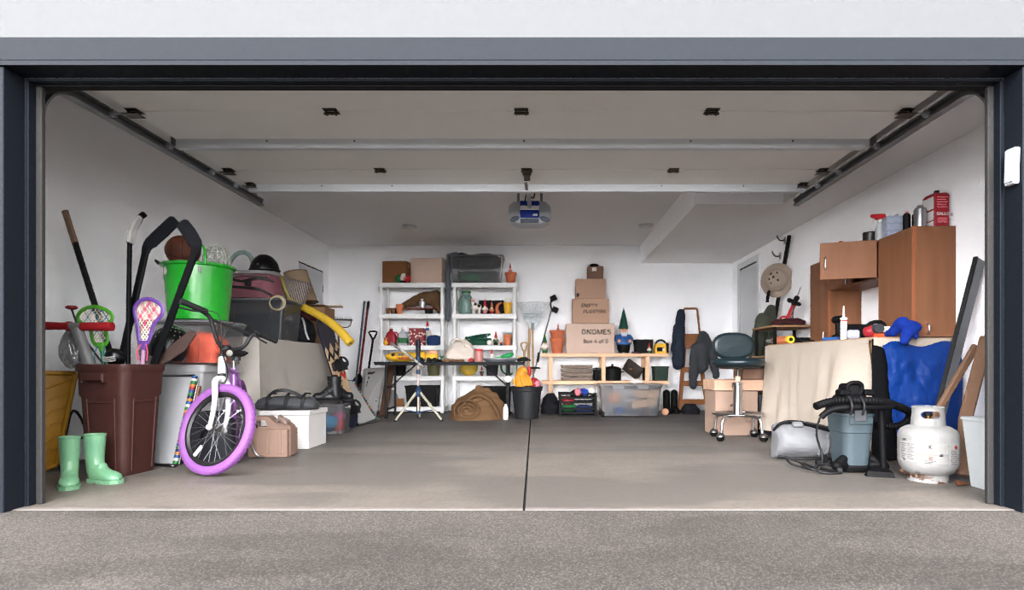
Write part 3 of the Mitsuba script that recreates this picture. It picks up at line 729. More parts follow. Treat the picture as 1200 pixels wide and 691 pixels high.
# ------------------------------------------------------------------ the bicycle on its kickstand
M_BWHITE = mat('bike_white', (200, 199, 199), 0.25, spec=0.6)
M_BPURPLE = mat('bike_purple', (150, 96, 170), 0.25, spec=0.6)
M_TYRE = bumped('tyre_lilac', (128, 78, 140), lambda p, n, uv: noise(p.x * 120, p.y * 120, p.z * 120), .0006, 0.6)
M_RIM = mat('rim_black', (30, 28, 30), 0.35)
M_GRIPB = mat('grip_black', (26, 26, 27), 0.6)
bk = thing('bicycle', "child's white bicycle with lilac tyres and black handlebar, parked beside the brown bin", 'bicycle')
R_T, r_t = .268, .030
def wheel(k, C, axis, reflect):
    """A spoked wheel about an axle; its tyre is a ring with tread blocks."""
    x, y, z = frame_from(axis)
    W = lambda m: place(m, C, x, y, z)
    part(k, 'tyre', W(torus(R_T, r_t, 72, 14)), M_TYRE, 60)
    tread = []
    for i in range(56):
        a = i / 56 * 2 * np.pi
        for s in (-1, 1):
            b = mv(box((0, 0, 0), (.008, .018, .013), bevel=.002), (R_T + r_t * math.cos(.62) - .001, 0, s * r_t * math.sin(.62)), ry=-s * 35)
            tread.append(b.apply_transform(rot('z', math.degrees(a + s * .028))))
    part(k, 'tread', W(join(tread)), M_TYRE, False)
    prof = [(R_T - .026, -.017), (R_T - .026, .017), (R_T - .040, .016), (R_T - .054, .006), (R_T - .054, -.006), (R_T - .040, -.016)]
    a = np.arange(72) / 72 * 2 * np.pi
    part(k, 'rim', W(loft([np.array([[q * math.cos(t), q * math.sin(t), h] for q, h in prof]) for t in a], False, True)), M_RIM, 30)
    h = part(k, 'hub', W(join(lathe([(0, -.05), (.012, -.05), (.012, -.034), (.026, -.034), (.026, -.030), (.014, -.026), (.014, .026), (.026, .030), (.026, .034), (.012, .034), (.012, .05), (0, .05)], 20))), M_DARKSTEEL)
    sp = []
    for i in range(28):
        t = i / 28 * 2 * np.pi; s = 1 if i % 2 else -1; t2 = t + (1 if i % 4 < 2 else -1) * .9
        sp.append(tube([[.023 * math.cos(t2), .023 * math.sin(t2), s * .031], [(R_T - .05) * math.cos(t), (R_T - .05) * math.sin(t), 0]], .0014, 5, False))
    for s_ in sp: part(k, 'spoke', W(s_), M_STEEL, 60)
    part(k, 'reflector', W(mv(box((0, 0, .006), (.085, .03, .012), bevel=.005), (R_T - .085, 0, 0)).apply_transform(rot('z', reflect))), M_WTAPE, 30)
FC = at(254, 505, 3.86)                                   # front hub
FC[2] = R_T + r_t - .004
fwd = V(.32, -.95, 0); fwd /= np.linalg.norm(fwd)         # frame heading; the front wheel is turned
wax = V(-.311, -.906, .286); wax /= np.linalg.norm(wax)         # front axle, leaning a little
fw = part(bk, 'front_wheel', rod(FC - wax * .068, FC + wax * .068, .005, n=10), M_STEEL, 40)
wheel(fw, FC, wax, 235)
upw = V(0, 0, 1) - wax * wax[2]; upw /= np.linalg.norm(upw)
steer = upw + .30 * np.cross(upw, wax); 
back = np.cross(upw, wax); back = back if back[0] < 0 else -back
steer = upw + back * .28; steer /= np.linalg.norm(steer)
crown = FC + upw * .335 + back * .062
head0, head1 = crown + steer * .025, crown + steer * .155
fk = part(bk, 'fork', join(tube(spline([FC + wax * .056 + upw * .0, FC + wax * .058 + upw * .1, FC + wax * .055 + upw * .25 + back * .035, crown + wax * .045 - steer * .02, crown], 16), np.linspace(.013, .022, 16), 12),
     tube(spline([FC - wax * .056, FC - wax * .058 + upw * .1, FC - wax * .055 + upw * .25 + back * .035, crown - wax * .045 - steer * .02, crown], 16), np.linspace(.013, .022, 16), 12), ball(crown, .027, 2)), M_BWHITE, 50)
for s in (-1, 1):
    part(fk, 'dropout', join(mv(ball((0, 0, 0), .02, 2), FC + wax * s * .06), rod(FC + wax * s * .055, FC + wax * s * .078, .009, n=8)), M_BWHITE, 40)
part(bk, 'head_tube', rod(head0, head1, .024, n=20), M_BWHITE, 50)
part(bk, 'headset_cup', rod(head0 - steer * .012, head0 + steer * .006, .025, n=20), M_BLACK, 40)
part(bk, 'headset_cup', rod(head1 - steer * .004, head1 + steer * .016, .024, n=20), M_BLACK, 40)
stem_top = head1 + steer * .075
hy = lambda u: 3.70 + (u - 213) / 110 * .56
HB = lambda u, v: at(u, v, hy(u))
L_end, R_end = HB(213, 353), HB(323, 399)
u_ = (L_end - R_end); u_ /= np.linalg.norm(u_)
clamp = HB(265, 408)
part(bk, 'stem', fuse(rod(head1, stem_top, .013, n=14), rod(stem_top, clamp, .018, n=12), box(clamp, (.05, .05, .04), bevel=.01)), M_BLACK, 40)
hs = back * -1                                             # towards the front of the steering
side = wax
def hb(s, a, b): return clamp + side * s * a + steer * b[0] + hs * b[1]
# handlebar: rises from the clamp to both grips
bar_pts = [R_end, HB(312, 394.5), HB(301, 391), HB(295, 393), HB(289, 402), HB(282, 408), HB(272, 409.5), clamp, HB(258, 404), HB(253, 394), HB(249, 381), HB(246, 372), HB(240, 366.5), HB(228, 360), L_end]
part(bk, 'handlebar', tube(spline(bar_pts, 60), .013, 12), M_BLACK, 60)
part(bk, 'crossbar', tube([HB(247, 374), HB(297, 393)], .009, 10), M_BLACK, 60)
for e, d in ((L_end, -u_), (R_end, u_)):
    g_ = part(bk, 'grip', rod(e, e + d * .125, .019, n=16), M_GRIPB, 40)
    part(g_, 'end_cap', rod(e - d * .006, e + d * .003, .020, n=16), M_GRIPB, 40)
    part(bk, 'brake_lever', tube(spline([e + d * .15, e + d * .14 + V(-.01, -.03, -.008), e + d * .08 + V(-.02, -.055, -.02), e + d * .03 + V(-.015, -.05, -.03)], 14), .006, 8), M_BLACK, 50)
    part(bk, 'brake_clamp', rod(e + d * .135, e + d * .165, .018, n=14), M_BLACK, 40)
    part(bk, 'brake_cable', tube(spline([e + d * .15 + V(0, -.03, 0), e + d * .26 + V(0, -.07, .03), clamp + V(.02, -.09, .0), crown + hs * .05 + V(0, 0, .02), crown - steer * .1 + back * .03], 24), .003, 6), M_BLACK, 60)
part(bk, 'front_reflector', ball(clamp + hs * .03 - steer * .035, 1, 2, (.022, .012, .022)), M_PALE, 50)
bl = part(bk, 'bell', mv(lathe([(0, -.012), (.026, -.012), (.027, 0), (.02, .014), (0, .018)], 20), clamp - u_ * .06 + V(.02, -.01, -.05)), M_BLACK, 40)
# frame runs back from the head tube, foreshortened
rw = V(-1.69, 4.62, 0)
rear_dir = -fwd
bb = head0 + rear_dir * .46 + V(0, 0, -.27)
seat_lug = head0 + rear_dir * .46 + V(0, 0, .02)
RC = FC + rear_dir * .88; RC[2] = R_T + r_t
part(bk, 'down_tube', tube(spline([head0 + steer * .02, (head0 + bb) / 2 + V(0, 0, -.01), bb], 12), .019, 14), M_BPURPLE, 60)
part(bk, 'top_tube', tube(spline([head1 - steer * .02, (head1 + seat_lug) / 2 + V(0, 0, -.03), seat_lug], 12), .017, 14), M_BPURPLE, 60)
part(bk, 'seat_tube', tube([bb, seat_lug, seat_lug + V(0, 0, .03) - fwd * .01], .016, 14), M_BPURPLE, 60)
sideb = np.cross(rear_dir, V(0, 0, 1)); sideb = sideb if sideb[0] > 0 else -sideb
for s in (-1, 1):
    part(bk, 'chain_stay', tube([bb + sideb * s * .03, RC + sideb * s * .06], .009, 10), M_BPURPLE, 60)
    part(bk, 'seat_stay', tube([seat_lug + sideb * s * .02, RC + sideb * s * .06], .008, 10), M_BPURPLE, 60)
rwk = part(bk, 'rear_wheel', rod(RC - sideb * .068, RC + sideb * .068, .005, n=10), M_STEEL, 40)
wheel(rwk, RC, sideb, 20)
sp_ = seat_lug + V(0, 0, .03)
part(bk, 'seat_post', rod(sp_, sp_ + V(0, 0, .09) - fwd * .03, .012, n=12), M_CHROME, 50)
sd = sp_ + V(0, 0, .10) - fwd * .03
x_, y_ = sideb, fwd
saddle = loft([np.array([sd + y_ * t + x_ * w * math.cos(a) + V(0, 0, 1) * (.022 * math.sin(a) + .012 * (t < -.05)) for a in np.arange(16) / 16 * 2 * np.pi]) for t, w in ((-.13, .02), (-.125, .06), (-.09, .082), (-.04, .07), (.02, .035), (.09, .024), (.12, .02), (.128, .008))])
part(bk, 'saddle', saddle, M_GRIPB, 50)
cr = part(bk, 'crank', join(rod(bb - sideb * .07, bb + sideb * .07, .014, n=12), bar([bb + sideb * .075, bb + sideb * .075 + fwd * .09 + V(0, 0, -.11)], .022, .012, fwd), bar([bb - sideb * .075, bb - sideb * .075 - fwd * .09 + V(0, 0, .11)], .022, .012, fwd)), M_STEEL, 40)
part(bk, 'chainring', place(torus(.062, .006, 36, 8), bb + sideb * .05, *frame_from(sideb)), M_DARKSTEEL, 50)
for s, o in ((1, fwd * .09 + V(0, 0, -.11)), (-1, -fwd * .09 + V(0, 0, .11))):
    c = bb + sideb * s * .125 + o
    part(cr, 'pedal', place(box((0, 0, 0), (.09, .07, .022), bevel=.006), c, sideb, fwd, V(0, 0, 1)), M_BLACK, 30)
part(bk, 'kickstand', tube(spline([bb - fwd * .02 + sideb * .03, bb + V(0, 0, -.12) + sideb * .08 - fwd * .03, V(*(bb + sideb * .17 - fwd * .07)[:2], .012), V(*(bb + sideb * .20 - fwd * .05)[:2], .008)], 16), .008, 8), M_STEEL, 50)
# ------------------------------------------------------------------ left side: lawn chairs, the covered bench and what lies on and under it
ALB = 0.42
M_TUBECH = mat('chair_tube', (170, 170, 170), 0.22, 1.0)
M_GREYFAB = bumped('grey_fabric', (182, 183, 184), lambda p, n, uv: noise(p.x * 260, p.y * 260, p.z * 260), .0008, 0.8)
M_WHITEFAB = mat('white_fabric', (226, 226, 224), 0.7)
M_ARMWOOD = mat('arm_wood', (122, 82, 58), 0.5)
BANDS = [mat('band_' + n_, c, 0.5) for n_, c in (('green', (38, 120, 62)), ('white', (212, 208, 200)), ('blue', (42, 78, 140)), ('red', (168, 44, 46)), ('orange', (206, 122, 48)), ('navy', (26, 34, 66)))]
def lawn_chair(label, BL, BR, TR, TL, fab, bands, feet, wood=None):
    k = thing('folded_chair', label, 'folded chair')
    n_ = np.cross(BR - BL, TL - BL); n_ /= np.linalg.norm(n_)
    if n_ @ (V(0, 0, .5) - BL) < 0: n_ = -n_
    part(k, 'panel', sheet(lambda u, v: (BL[:, None, None] * (1 - u) * (1 - v) + BR[:, None, None] * u * (1 - v) + TR[:, None, None] * u * v + TL[:, None, None] * (1 - u) * v - n_[:, None, None] * .012 * np.sin(np.pi * u) * np.sin(np.pi * v)), 10, 14, .006), fab, 60)
    part(k, 'frame_tube', tube([BL, BL + (TL - BL) * .98, TL + (TR - TL) * .03, TR + (TL - TR) * .03, TR + (BR - TR) * .02, BR], .010, 8), M_TUBECH, 60)
    part(k, 'frame_tube', tube([BL - n_ * .03, BL + (TL - BL) * .9 - n_ * .035, BR + (TR - BR) * .9 - n_ * .035, BR - n_ * .03], .010, 8), M_TUBECH, 60)
    part(k, 'foot_tube', tube(spline([BL + n_ * .0, *feet, BR], 24), .010, 8), M_TUBECH, 60)
    d = TR - BR
    N = 30
    for i in range(N):
        a, b = BR + d * (i + .08) / N, BR + d * (i + .92) / N
        part(k, 'band', tube([a + n_ * .004, b + n_ * .004], .019, 8), bands[(i * 7 + i // 3) % len(bands)], 50)
    if wood is not None: part(k, 'arm_rest', bar(wood, .04, .02, (.3, -1, 0)), M_ARMWOOD, 30)
    return k
z0 = lambda p: V(p[0], p[1], .012)
BL, BR = z0(at(146, 525, 4.28)), z0(at(206, 530, 4.2))
lawn_chair('folded grey lawn chair with striped edging squeezed between the brown bin and the bicycle', BL, BR, at(229, 440, 4.34), at(181, 440, 4.42), M_GREYFAB, BANDS, [z0(at(196, 533, 4.14)), z0(at(203, 534, 4.12))], [at(218, 522, 4.30), at(234, 452, 4.36)])
lawn_chair('folded white lawn chair with striped edging lying by the snowboard', z0(at(420, 498, 7.03)), z0(at(440, 490, 7.92)), at(413, 446, 7.80), at(400, 444, 7.36), M_WHITEFAB, BANDS, [z0(at(432, 494, 7.45)) + V(.06, 0, 0), z0(at(441, 491.5, 7.75)) + V(.05, 0, 0)])

# bench under a drop cloth
ALB = 0.52
M_PLY = mat('bench_ply', (168, 136, 104), 0.6)
BX, BY0, BY1, BZ = -2.50, 5.16, 7.22, .945
k = thing('workbench', 'long wooden bench along the left wall under a beige drop cloth', 'bench')
part(k, 'top', box2((LX + .02, BY0, BZ - .04), (BX - .02, BY1, BZ), .004), M_PLY, False)
for x in (LX + .08, BX - .28):
    for y in (BY0 + .08, BY1 - .08): part(k, 'leg', box2((x - .045, y - .045, 0), (x + .045, y + .045, BZ - .04), .004), M_PLY, False)
part(k, 'stretcher', box2((BX - .12, BY0 + .12, .2), (BX - .08, BY1 - .12, .29), .004), M_PLY, False)
M_DROP = bumped('drop_cloth', (182, 175, 166), lambda p, n, uv: fbm(p.x * 26, p.y * 26, p.z * 26, 3) + .3 * noise(p.x * 500, p.y * 500, p.z * 500), .004, 0.9, 0.15)
def f_drop(u, v):
    y = BY0 - .01 + v * (BY1 - BY0 + .03)
    L0, L1 = .98, .72
    s = u * (L0 + L1)
    top = np.clip(s, 0, L0); dn = np.clip(s - L0, 0, None)
    fold = .025 * (meshkit.fbm(np.stack([y * 2.2, dn * 1.1, y * 0], -1) + 4, 3) - .5) * np.clip(dn * 4, 0, 1) + .03 * (meshkit.noise(np.stack([y * 5.0, dn * .8, y * 0 + 9], -1)) - .5) * np.clip(dn * 1.5, 0, 1)
    x = LX + .03 + top * (BX - LX - .02) / L0 + .012 + fold + .01 * dn
    z = BZ + .006 - dn + .002 * np.sin(y * 9 + top * 7) * (dn <= 0)
    return np.stack([x, y, np.where(dn > 0, np.minimum(z, BZ), z)])
k = thing('drop_cloth', 'beige canvas drop cloth covering the bench behind the bags', 'drop cloth')
part(k, 'front_drape', sheet(f_drop, 44, 110, .004), M_DROP, 60)
def f_dend(u, v):
    x = LX + .03 + u * (BX - LX + .01)
    dn = v * .70
    fold = .02 * np.sin(x * 19 + 1.5 * np.sin(x * 6)) * np.clip(dn * 2, 0, 1)
    return np.stack([x + .05 * dn * u, BY0 - .012 - .05 * dn + fold - .02 * np.clip(dn * 2, 0, 1), BZ + .004 - dn])
part(k, 'end_drape', sheet(f_dend, 60, 30, .004), M_DROP, 60)

# on the bench
kt, Mt = tote('smoky_tote', 'smoky plastic tote on the covered bench under the pink bag', (-2.84, 6.02), (.64, .46, .40), BZ + .012, M_SMOKE, M_LIDCLEAR)
solo('dark_bundle', 'dark grey bundle inside the smoky tote', 'bundle', mv(lumpy(rloft([(0, .46, .30, .08), (.2, .50, .34, .09), (.26, .3, .2, .06)]), .02, 9, 5, .04), (-2.84, 6.02, BZ + .022)), M_DIMGREY, 60)
M_PINKBAG = bumped('pink_bag', (142, 88, 98), lambda p, n, uv: fbm(p.x * 22, p.y * 22, p.z * 22, 3), .006, 0.75)
PB = V(-2.90, 6.0, BZ + .425)
k = thing('backpack', 'dusty pink backpack with black straps lying on the smoky tote', 'backpack')
part(k, 'body', mv(lumpy(rloft([(0, .44, .30, .09), (.06, .48, .34, .12), (.17, .47, .34, .13), (.24, .42, .30, .12)]), .02, 8, 3, .03), PB), M_PINKBAG, 60)
part(k, 'collar', mv(lumpy(rloft([(.24, .44, .31, .12), (.275, .43, .31, .12), (.28, .3, .22, .1)]), .006, 10, 4, .03), PB), mat('bag_collar', (150, 148, 148), 0.8), 60)
for pts in ([(-.20, -.165, .22), (-.05, -.195, .16), (.10, -.19, .19), (.24, -.12, .16)], [(-.22, -.15, .12), (-.05, -.192, .10), (.12, -.19, .08), (.24, -.10, .01)]):
    part(k, 'strap', bar(spline([PB + V(*q) for q in pts], 18), .022, .006, (0, 0, 1)), M_BLACK, 50)
part(k, 'buckle', box(PB + V(.02, -.198, .14), (.06, .02, .05), bevel=.008), M_BLACK)
part(k, 'zipper', tube(spline([PB + V(-.2, -.17, .20), PB + V(0, -.20, .215), PB + V(.2, -.16, .20)], 14), .006, 6), M_STEEL)
k = thing('helmet', 'round black helmet lying on top of the pink backpack', 'helmet')
hc = PB + V(.10, -.02, .285)
part(k, 'shell', cut(ball(hc, 1, 4, (.135, .15, .165)), box(hc + V(0, 0, -.25), (.6, .6, .5))), M_HELM, 50)
part(k, 'badge', ball(hc + V(.0, -.146, .045), .008, 1), mat('badge_gold', (188, 150, 70), 0.4))
part(k, 'rim', mv(torus(.14, .008, 40, 8), hc + V(0, 0, .006)), M_BLACK, 60)
M_PALETEAL = mat('pale_teal', (150, 176, 172), 0.5)
hp = PB + V(-.16, .09, .0)
solo('hoop', 'pale teal hoop standing behind the black helmet and the green tub', 'hoop', tube(spline([at(263, 353.8, 6.2), at(264, 340, 6.2), at(266, 318, 6.2), at(272, 303, 6.2), at(281, 296, 6.2), at(290, 297, 6.2), at(297, 310, 6.22), at(298, 330, 6.24), at(298, 353.8, 6.24)], 40), .022, 10), M_PALETEAL, 60)
M_DARKPACK = bumped('dark_pack', (44, 45, 48), lambda p, n, uv: fbm(p.x * 20, p.y * 20, p.z * 20, 3), .005, 0.8)
k = thing('rucksack', 'small black rucksack standing beside the pink backpack', 'rucksack')
RP = V(-2.86, 6.24, BZ + .42)
part(k, 'body', mv(lumpy(rloft([(0, .13, .17, .05), (.1, .15, .19, .06), (.28, .14, .17, .06), (.34, .1, .13, .04)]), .014, 9, 8, .03), RP), M_DARKPACK, 60)
part(k, 'grab_loop', tube(spline([RP + V(-.05, -.02, .33), RP + V(-.02, -.03, .38), RP + V(.06, -.03, .375), RP + V(.08, -.03, .33)], 14), .008, 8), M_BLACK, 60)
solo('cord_coil', 'small coil of pale cord hanging at the corner of the smoky tote', 'cord', join(*[mv(torus(.062 + .004 * i, .005, 36, 6), at(324, 355, 5.72) + V(.004 * i, .004 * i, .002 * i), rx=80 + 4 * i, rz=12) for i in range(3)]), mat('pale_cord', (196, 180, 150), 0.8), 60)
M_NOODLE = bumped('noodle_yellow', (214, 174, 52), lambda p, n, uv: noise(p.x * 200, p.y * 200, p.z * 200), .0012, 0.8, 0.2)
nd = spline([at(338, 352, 6.33), at(347, 356, 6.33), at(362, 363, 6.28), at(380, 373, 6.20), at(398, 387, 6.13), at(411, 402, 6.09)], 40)
k = thing('pool_noodle', 'thick yellow foam noodle drooping over the bench end above the snowboard', 'pool noodle')
part(k, 'foam', tube(nd, np.interp(np.linspace(0, 1, 40), [0, .3, 1], [.03, .04, .046]), 16), M_NOODLE, 50)
part(k, 'core_hole', rod(nd[-1] - (nd[-1] - nd[-3]) * .1, nd[-1] + (nd[-1] - nd[-2]) * .08, .014, n=12), M_DIMGREY)
M_PALEYEL = mat('pale_yellow', (206, 188, 96), 0.6)
solo('bent_tube', 'thin yellow bent tube rising between the rucksack and the zigzag pillow', 'tube', tube(spline([at(328, 322, 6.5), at(332, 333, 6.46), at(337, 347, 6.44), at(344, 358, 6.42), at(352, 362, 6.42)], 30), .016, 10), M_PALEYEL, 60)
solo('bent_tube', 'thin teal bent tube beside the yellow one at the rucksack', 'tube', tube(spline([at(326, 333, 6.46), at(329, 345, 6.42), at(333, 356, 6.40), at(340, 363, 6.38)], 30), .016, 10), mat('teal_tube', (88, 136, 140), 0.6), 60)
# cardboard box with lampshade, pillow, jackets
M_TANBOX = mat('tan_box', (150, 116, 86), 0.8)
M_SHADE = bumped('shade_linen', (176, 152, 124), lambda p, n, uv: noise(p.x * 30, p.y * 30, p.z * 420) + noise(p.x * 420, p.y * 420, p.z * 30), .0008, 0.9, 0.1)
M_TRIMBR = mat('shade_trim', (128, 96, 72), 0.7)
k = thing('cardboard_box', 'tan cardboard box on the covered bench under the lampshade', 'box')
bc = V(-2.72, 7.02, BZ + .012)
part(k, 'carton', rloft([(0, .40, .34, .006), (.44, .40, .34, .006)], 2) if False else mv(box((0, 0, .215), (.40, .32, .43), bevel=.004), bc), M_TANBOX, False)
part(k, 'flap', mv(box((0, 0, 0), (.36, .12, .006)), bc + V(.04, -.19, .440), rx=-4), M_TANBOX, False)
solo('board', 'small pale wooden board lying on the tan box beside the lampshade', 'board', mv(box((0, 0, 0), (.30, .14, .018), bevel=.003), bc + V(.27 - .10, .05, .455), rz=8), mat('pale_board', (196, 168, 136), 0.6), False)
SB = at(357, 359, 6.98); 
k = thing('lampshade', 'beige linen lampshade tilted on the tan box', 'lampshade')
MS = lambda m: mv(m, (bc[0] - .12, 7.0, BZ + .455), ry=-11)
part(k, 'shade', MS(lathe([(.185, 0.035), (.128, .40), (.124, .40), (.181, .035)], 48).apply_translation([0, 0, -.03])) if False else MS(loft([np.array([[r * math.cos(a), r * math.sin(a), h] for a in np.arange(48) / 48 * 2 * np.pi]) for r, h in ((.185, .035), (.130, .41), (.126, .41), (.181, .035))], False, True)), M_SHADE, 50)
part(k, 'trim', MS(mv(torus(.184, .007, 48, 8), (0, 0, .036))), M_TRIMBR, 60)
part(k, 'trim', MS(mv(torus(.129, .006, 48, 8), (0, 0, .41))), M_TRIMBR, 60)
part(k, 'spider', MS(join(*[rod((0, 0, .385), (.125 * math.cos(a), .125 * math.sin(a), .405), .0025, n=6) for a in (0, 2.1, 4.2)])), M_STEEL)
def f_chev(p, n, uv):
    d = dr.abs(dr.abs(p.x * .6 + p.y * .8 + 3.7) - 0.5)
    w = p.z + .7 * dr.abs(uv.x - .5)
    t = w * 22 - dr.floor(w * 22)
    return mix((0.24, 0.20, 0.18), (0.055, 0.042, 0.04), smoothstep(.44, .52, t) * (1 - smoothstep(.94, 1.0, t)))
M_CHEV = mat('chevron', proc(f_chev), 0.85, spec=0.15)
def pillow(w, h, t, nu=26):
    u, v = np.meshgrid(np.linspace(-1, 1, nu), np.linspace(-1, 1, nu), indexing='ij')
    b = t * ((1 - u ** 4) * (1 - v ** 4)) ** .55
    sx = w / 2 * u * (1 - .06 * (1 - v ** 2)); sz = h / 2 * v * (1 - .06 * (1 - u ** 2))
    verts, faces, uvs = [], [], []
    for s in (1, -1):
        base = len(verts) if not verts else sum(len(x) for x in verts)
        verts.append(np.stack([sx, -s * b, sz], -1).reshape(-1, 3)); uvs.append(np.stack([(u + 1) / 2, (v + 1) / 2], -1).reshape(-1, 2))
        idx = np.arange(nu * nu).reshape(nu, nu) + base
        q = np.stack([idx[:-1, :-1], idx[1:, :-1], idx[1:, 1:], idx[:-1, 1:]], -1).reshape(-1, 4)
        f = np.vstack([q[:, [0, 1, 2]], q[:, [0, 2, 3]]])
        faces.append(f if s > 0 else f[:, ::-1])
    return trimesh.Trimesh(np.vstack(verts), np.vstack(faces), process=False), np.vstack(uvs)
pm, puv = pillow(.36, .36, .075)
key = thing('pillow', 'zigzag patterned brown and cream pillow leaning on the lampshade', 'pillow')
put(key, mv(pm, at(341, 345, 6.60) + V(0, 0, .015), rz=20, rx=-16, ry=14), M_CHEV, True, uv=puv)
M_JACKET = bumped('jacket_black', (30, 31, 36), lambda p, n, uv: fbm(p.x * 16, p.y * 16, p.z * 16, 3), .01, 0.8, .2)
solo('jacket', 'crumpled black jacket heaped on the bench between the smoky tote and the snowboard', 'jacket', mv(lumpy(rloft([(0, .30, .42, .1), (.1, .36, .5, .14), (.20, .30, .42, .12), (.27, .2, .24, .08)]), .045, 6, 9, .03), (-2.72, 6.56, BZ + .03)), M_JACKET, 60)
solo('cloth', 'dark maroon cloth spilling out below the yellow noodle', 'cloth', mv(lumpy(rloft([(0, .26, .20, .05), (.05, .30, .24, .07), (.11, .18, .14, .05)]), .03, 8, 11, .02), (-2.66, 6.56, BZ + .29), ry=14), mat('maroon', (84, 34, 36), 0.85), 60)
solo('strap', 'grey webbing strap hanging down from the black jacket', 'strap', bar(spline([at(354, 372, 6.36), at(357, 381, 6.26), at(359, 391, 6.2), at(362, 398, 6.18)], 16), .02, .005, (1, 0, 0)), M_GREYFAB, 50)

# snowboard
M_NAVY = mat('snowboard_navy', (24, 32, 52), 0.25, spec=0.5)
M_TANBOARD = mat('snowboard_tan', (206, 176, 140), 0.3)
M_REDP = mat('snowboard_red', (178, 44, 40), 0.3)
k = thing('snowboard', 'navy snowboard with cream and red zigzags leaning on the bench end', 'snowboard')
b0, b1 = at(415, 499, 6.86), at(377, 371, 6.44); b0[2] = .012
ax = b1 - b0; Ls = np.linalg.norm(ax); yv = ax / Ls
zv = np.cross(V(.25, .97, 0), yv); zv /= np.linalg.norm(zv); zv = zv if zv[0] > 0 else -zv
xv = np.cross(yv, zv)
W2 = .135
def outline(n=24):
    top = [(W2 * math.cos(a), Ls - W2 * 1.1 + W2 * 1.1 * math.sin(a)) for a in np.linspace(0, math.pi, n)]
    bot = [(-W2 * math.cos(a), W2 * 1.1 - W2 * 1.1 * math.sin(a)) for a in np.linspace(0, math.pi, n)]
    mid = [(-W2 * .9, Ls * .5)]; mid2 = [(W2 * .9, Ls * .5)]
    return Polygon(top + mid + bot + mid2)
OB = outline()
SBM = lambda m: place(m, b0, xv, yv, zv)
part(k, 'deck', SBM(prism(OB, .012, -.006)), M_NAVY, False)
tanp = Polygon([(-.14, .30), (-.04, .42), (-.01, .32), (.05, .40), (.14, .28), (.14, .93), (.10, .99), (.05, .90), (.0, 1.02), (-.06, .92), (-.10, 1.0), (-.14, .95)]).intersection(OB.buffer(-.004))
part(k, 'graphic', SBM(prism(tanp, .002, .005)), M_TANBOARD, False)
for off, m_, w_ in ((.87, M_BLACK, .016), (.60, M_REDP, .016)):
    zz = [(-.11, off - .03), (-.06, off + .05), (-.02, off - .03), (.04, off + .05), (.08, off - .02), (.12, off + .04)]
    part(k, 'stripe', SBM(prism(LineString(zz).buffer(w_, cap_style=2, join_style=2).intersection(OB.buffer(-.006)), .003, .0055)), m_, False)
def binding(y):
    bb_ = part(k, 'binding', SBM(mv(box((0, y, .025), (.20, .10, .03), bevel=.01), (0, 0, 0))), M_BLACK, 30)
    part(bb_, 'high_back', SBM(hull([(-.09, y - .04, .03), (-.08, y + .04, .03), (-.08, y - .045, .19), (-.075, y + .045, .19), (-.10, y - .03, .18), (-.10, y + .03, .18)])), M_BLACK, 30)
    for x in (-.03, .05): part(bb_, 'strap', SBM(bar(spline([(x, y - .065, .03), (x, y - .055, .09), (x, y, .12), (x, y + .055, .09), (x, y + .065, .03)], 16), .035, .008, (1, 0, 0))), M_BLACK, 50)
binding(.76); binding(.24)

# floor things: clear bin with skates on it, white box, bag, fuel can
kt, Mt = tote('clear_bin', 'small clear bin with coloured things inside, under the black ski boots', (-2.22, 6.24), (.33, .36, .315), 0, M_CLEAR, None, rz=6, lid=False, cat='bin')
part(kt, 'label', Mt(mv(box((0, 0, 0), (.10, .001, .11)), (-.075, -.176, .15), rx=-1.5)), M_WHITE, False)
part(kt, 'label_print', Mt(mv(text_on('BIN', .03, V(-.105, -.1785, .165), (1, 0, 0), (0, -1, 0), True, .001), (0, 0, 0))), mat('print_orange', (204, 106, 52), .6), False) if False else part(kt, 'label_print', Mt(box((-.08, -.1775, .165), (.05, .0012, .035))), mat('print_orange', (204, 106, 52), .6), False)
for i, (c, m_) in enumerate((((-.07, .0, .07), BANDS[2]), ((.06, .02, .08), BANDS[3]), ((.0, -.06, .13), mat('cyan_cloth', (58, 122, 160), .8)), ((.05, .06, .16), mat('magenta_cloth', (150, 58, 100), .8)))):
    solo('folded_cloth', ('blue', 'red', 'light blue', 'dusky pink')[i] + ' cloth stuffed inside the small clear bin', 'cloth', Mt(lumpy(ball(c, 1, 3, (.075, .07, .065)), .02, 14, i + 20)), m_, 60)
M_BOOTBLK = mat('boot_black', (24, 24, 26), 0.4, spec=0.3)
def ski_boot(label, c, rz):
    k = thing('ski_boot', label, 'ski boot', 'black ski boots heaped on the clear bin')
    M = lambda m: mv(m, c, rz)
    part(k, 'shell', M(soft([((V(0, -.10, .05), .045), (V(0, .09, .05), .05)), ((V(0, .08, .06), .055), (V(0, .07, .22), .058)), ((V(0, -.05, .05), .048), (V(0, .07, .14), .055))], .02)), M_BOOTBLK, 60)
    part(k, 'sole', M(rloft([(0, .085, .29, .04), (.02, .085, .29, .04)], 5)), M_MATTBLACK, 40)
    part(k, 'cuff', M(lathe([(.052, 0), (.066, .0), (.070, .08), (.056, .08)], 24, (0, .07, .18))), M_BOOTBLK, 40)
    for z in (.10, .15, .21): part(k, 'buckle', M(bar([(-.068, .02, z), (-.03, -.025 + (z - .1) * .4, z + .005), (.04, -.02 + (z - .1) * .4, z + .005), (.068, .02, z)], .02, .008, (0, 0, 1))), M_DARKSTEEL, 40)
    return k
ski_boot('black ski boot lying on the small clear bin, toe towards the bicycle', V(-2.24, 6.16, .335), -75)
ski_boot('black ski boot on the small clear bin, heel against the snowboard', V(-2.17, 6.36, .335), 80)
M_CARTON = mat('carton_white', (216, 212, 208), 0.6)
k = thing('white_box', 'white cardboard box under the grey sports bag behind the fuel can', 'box')
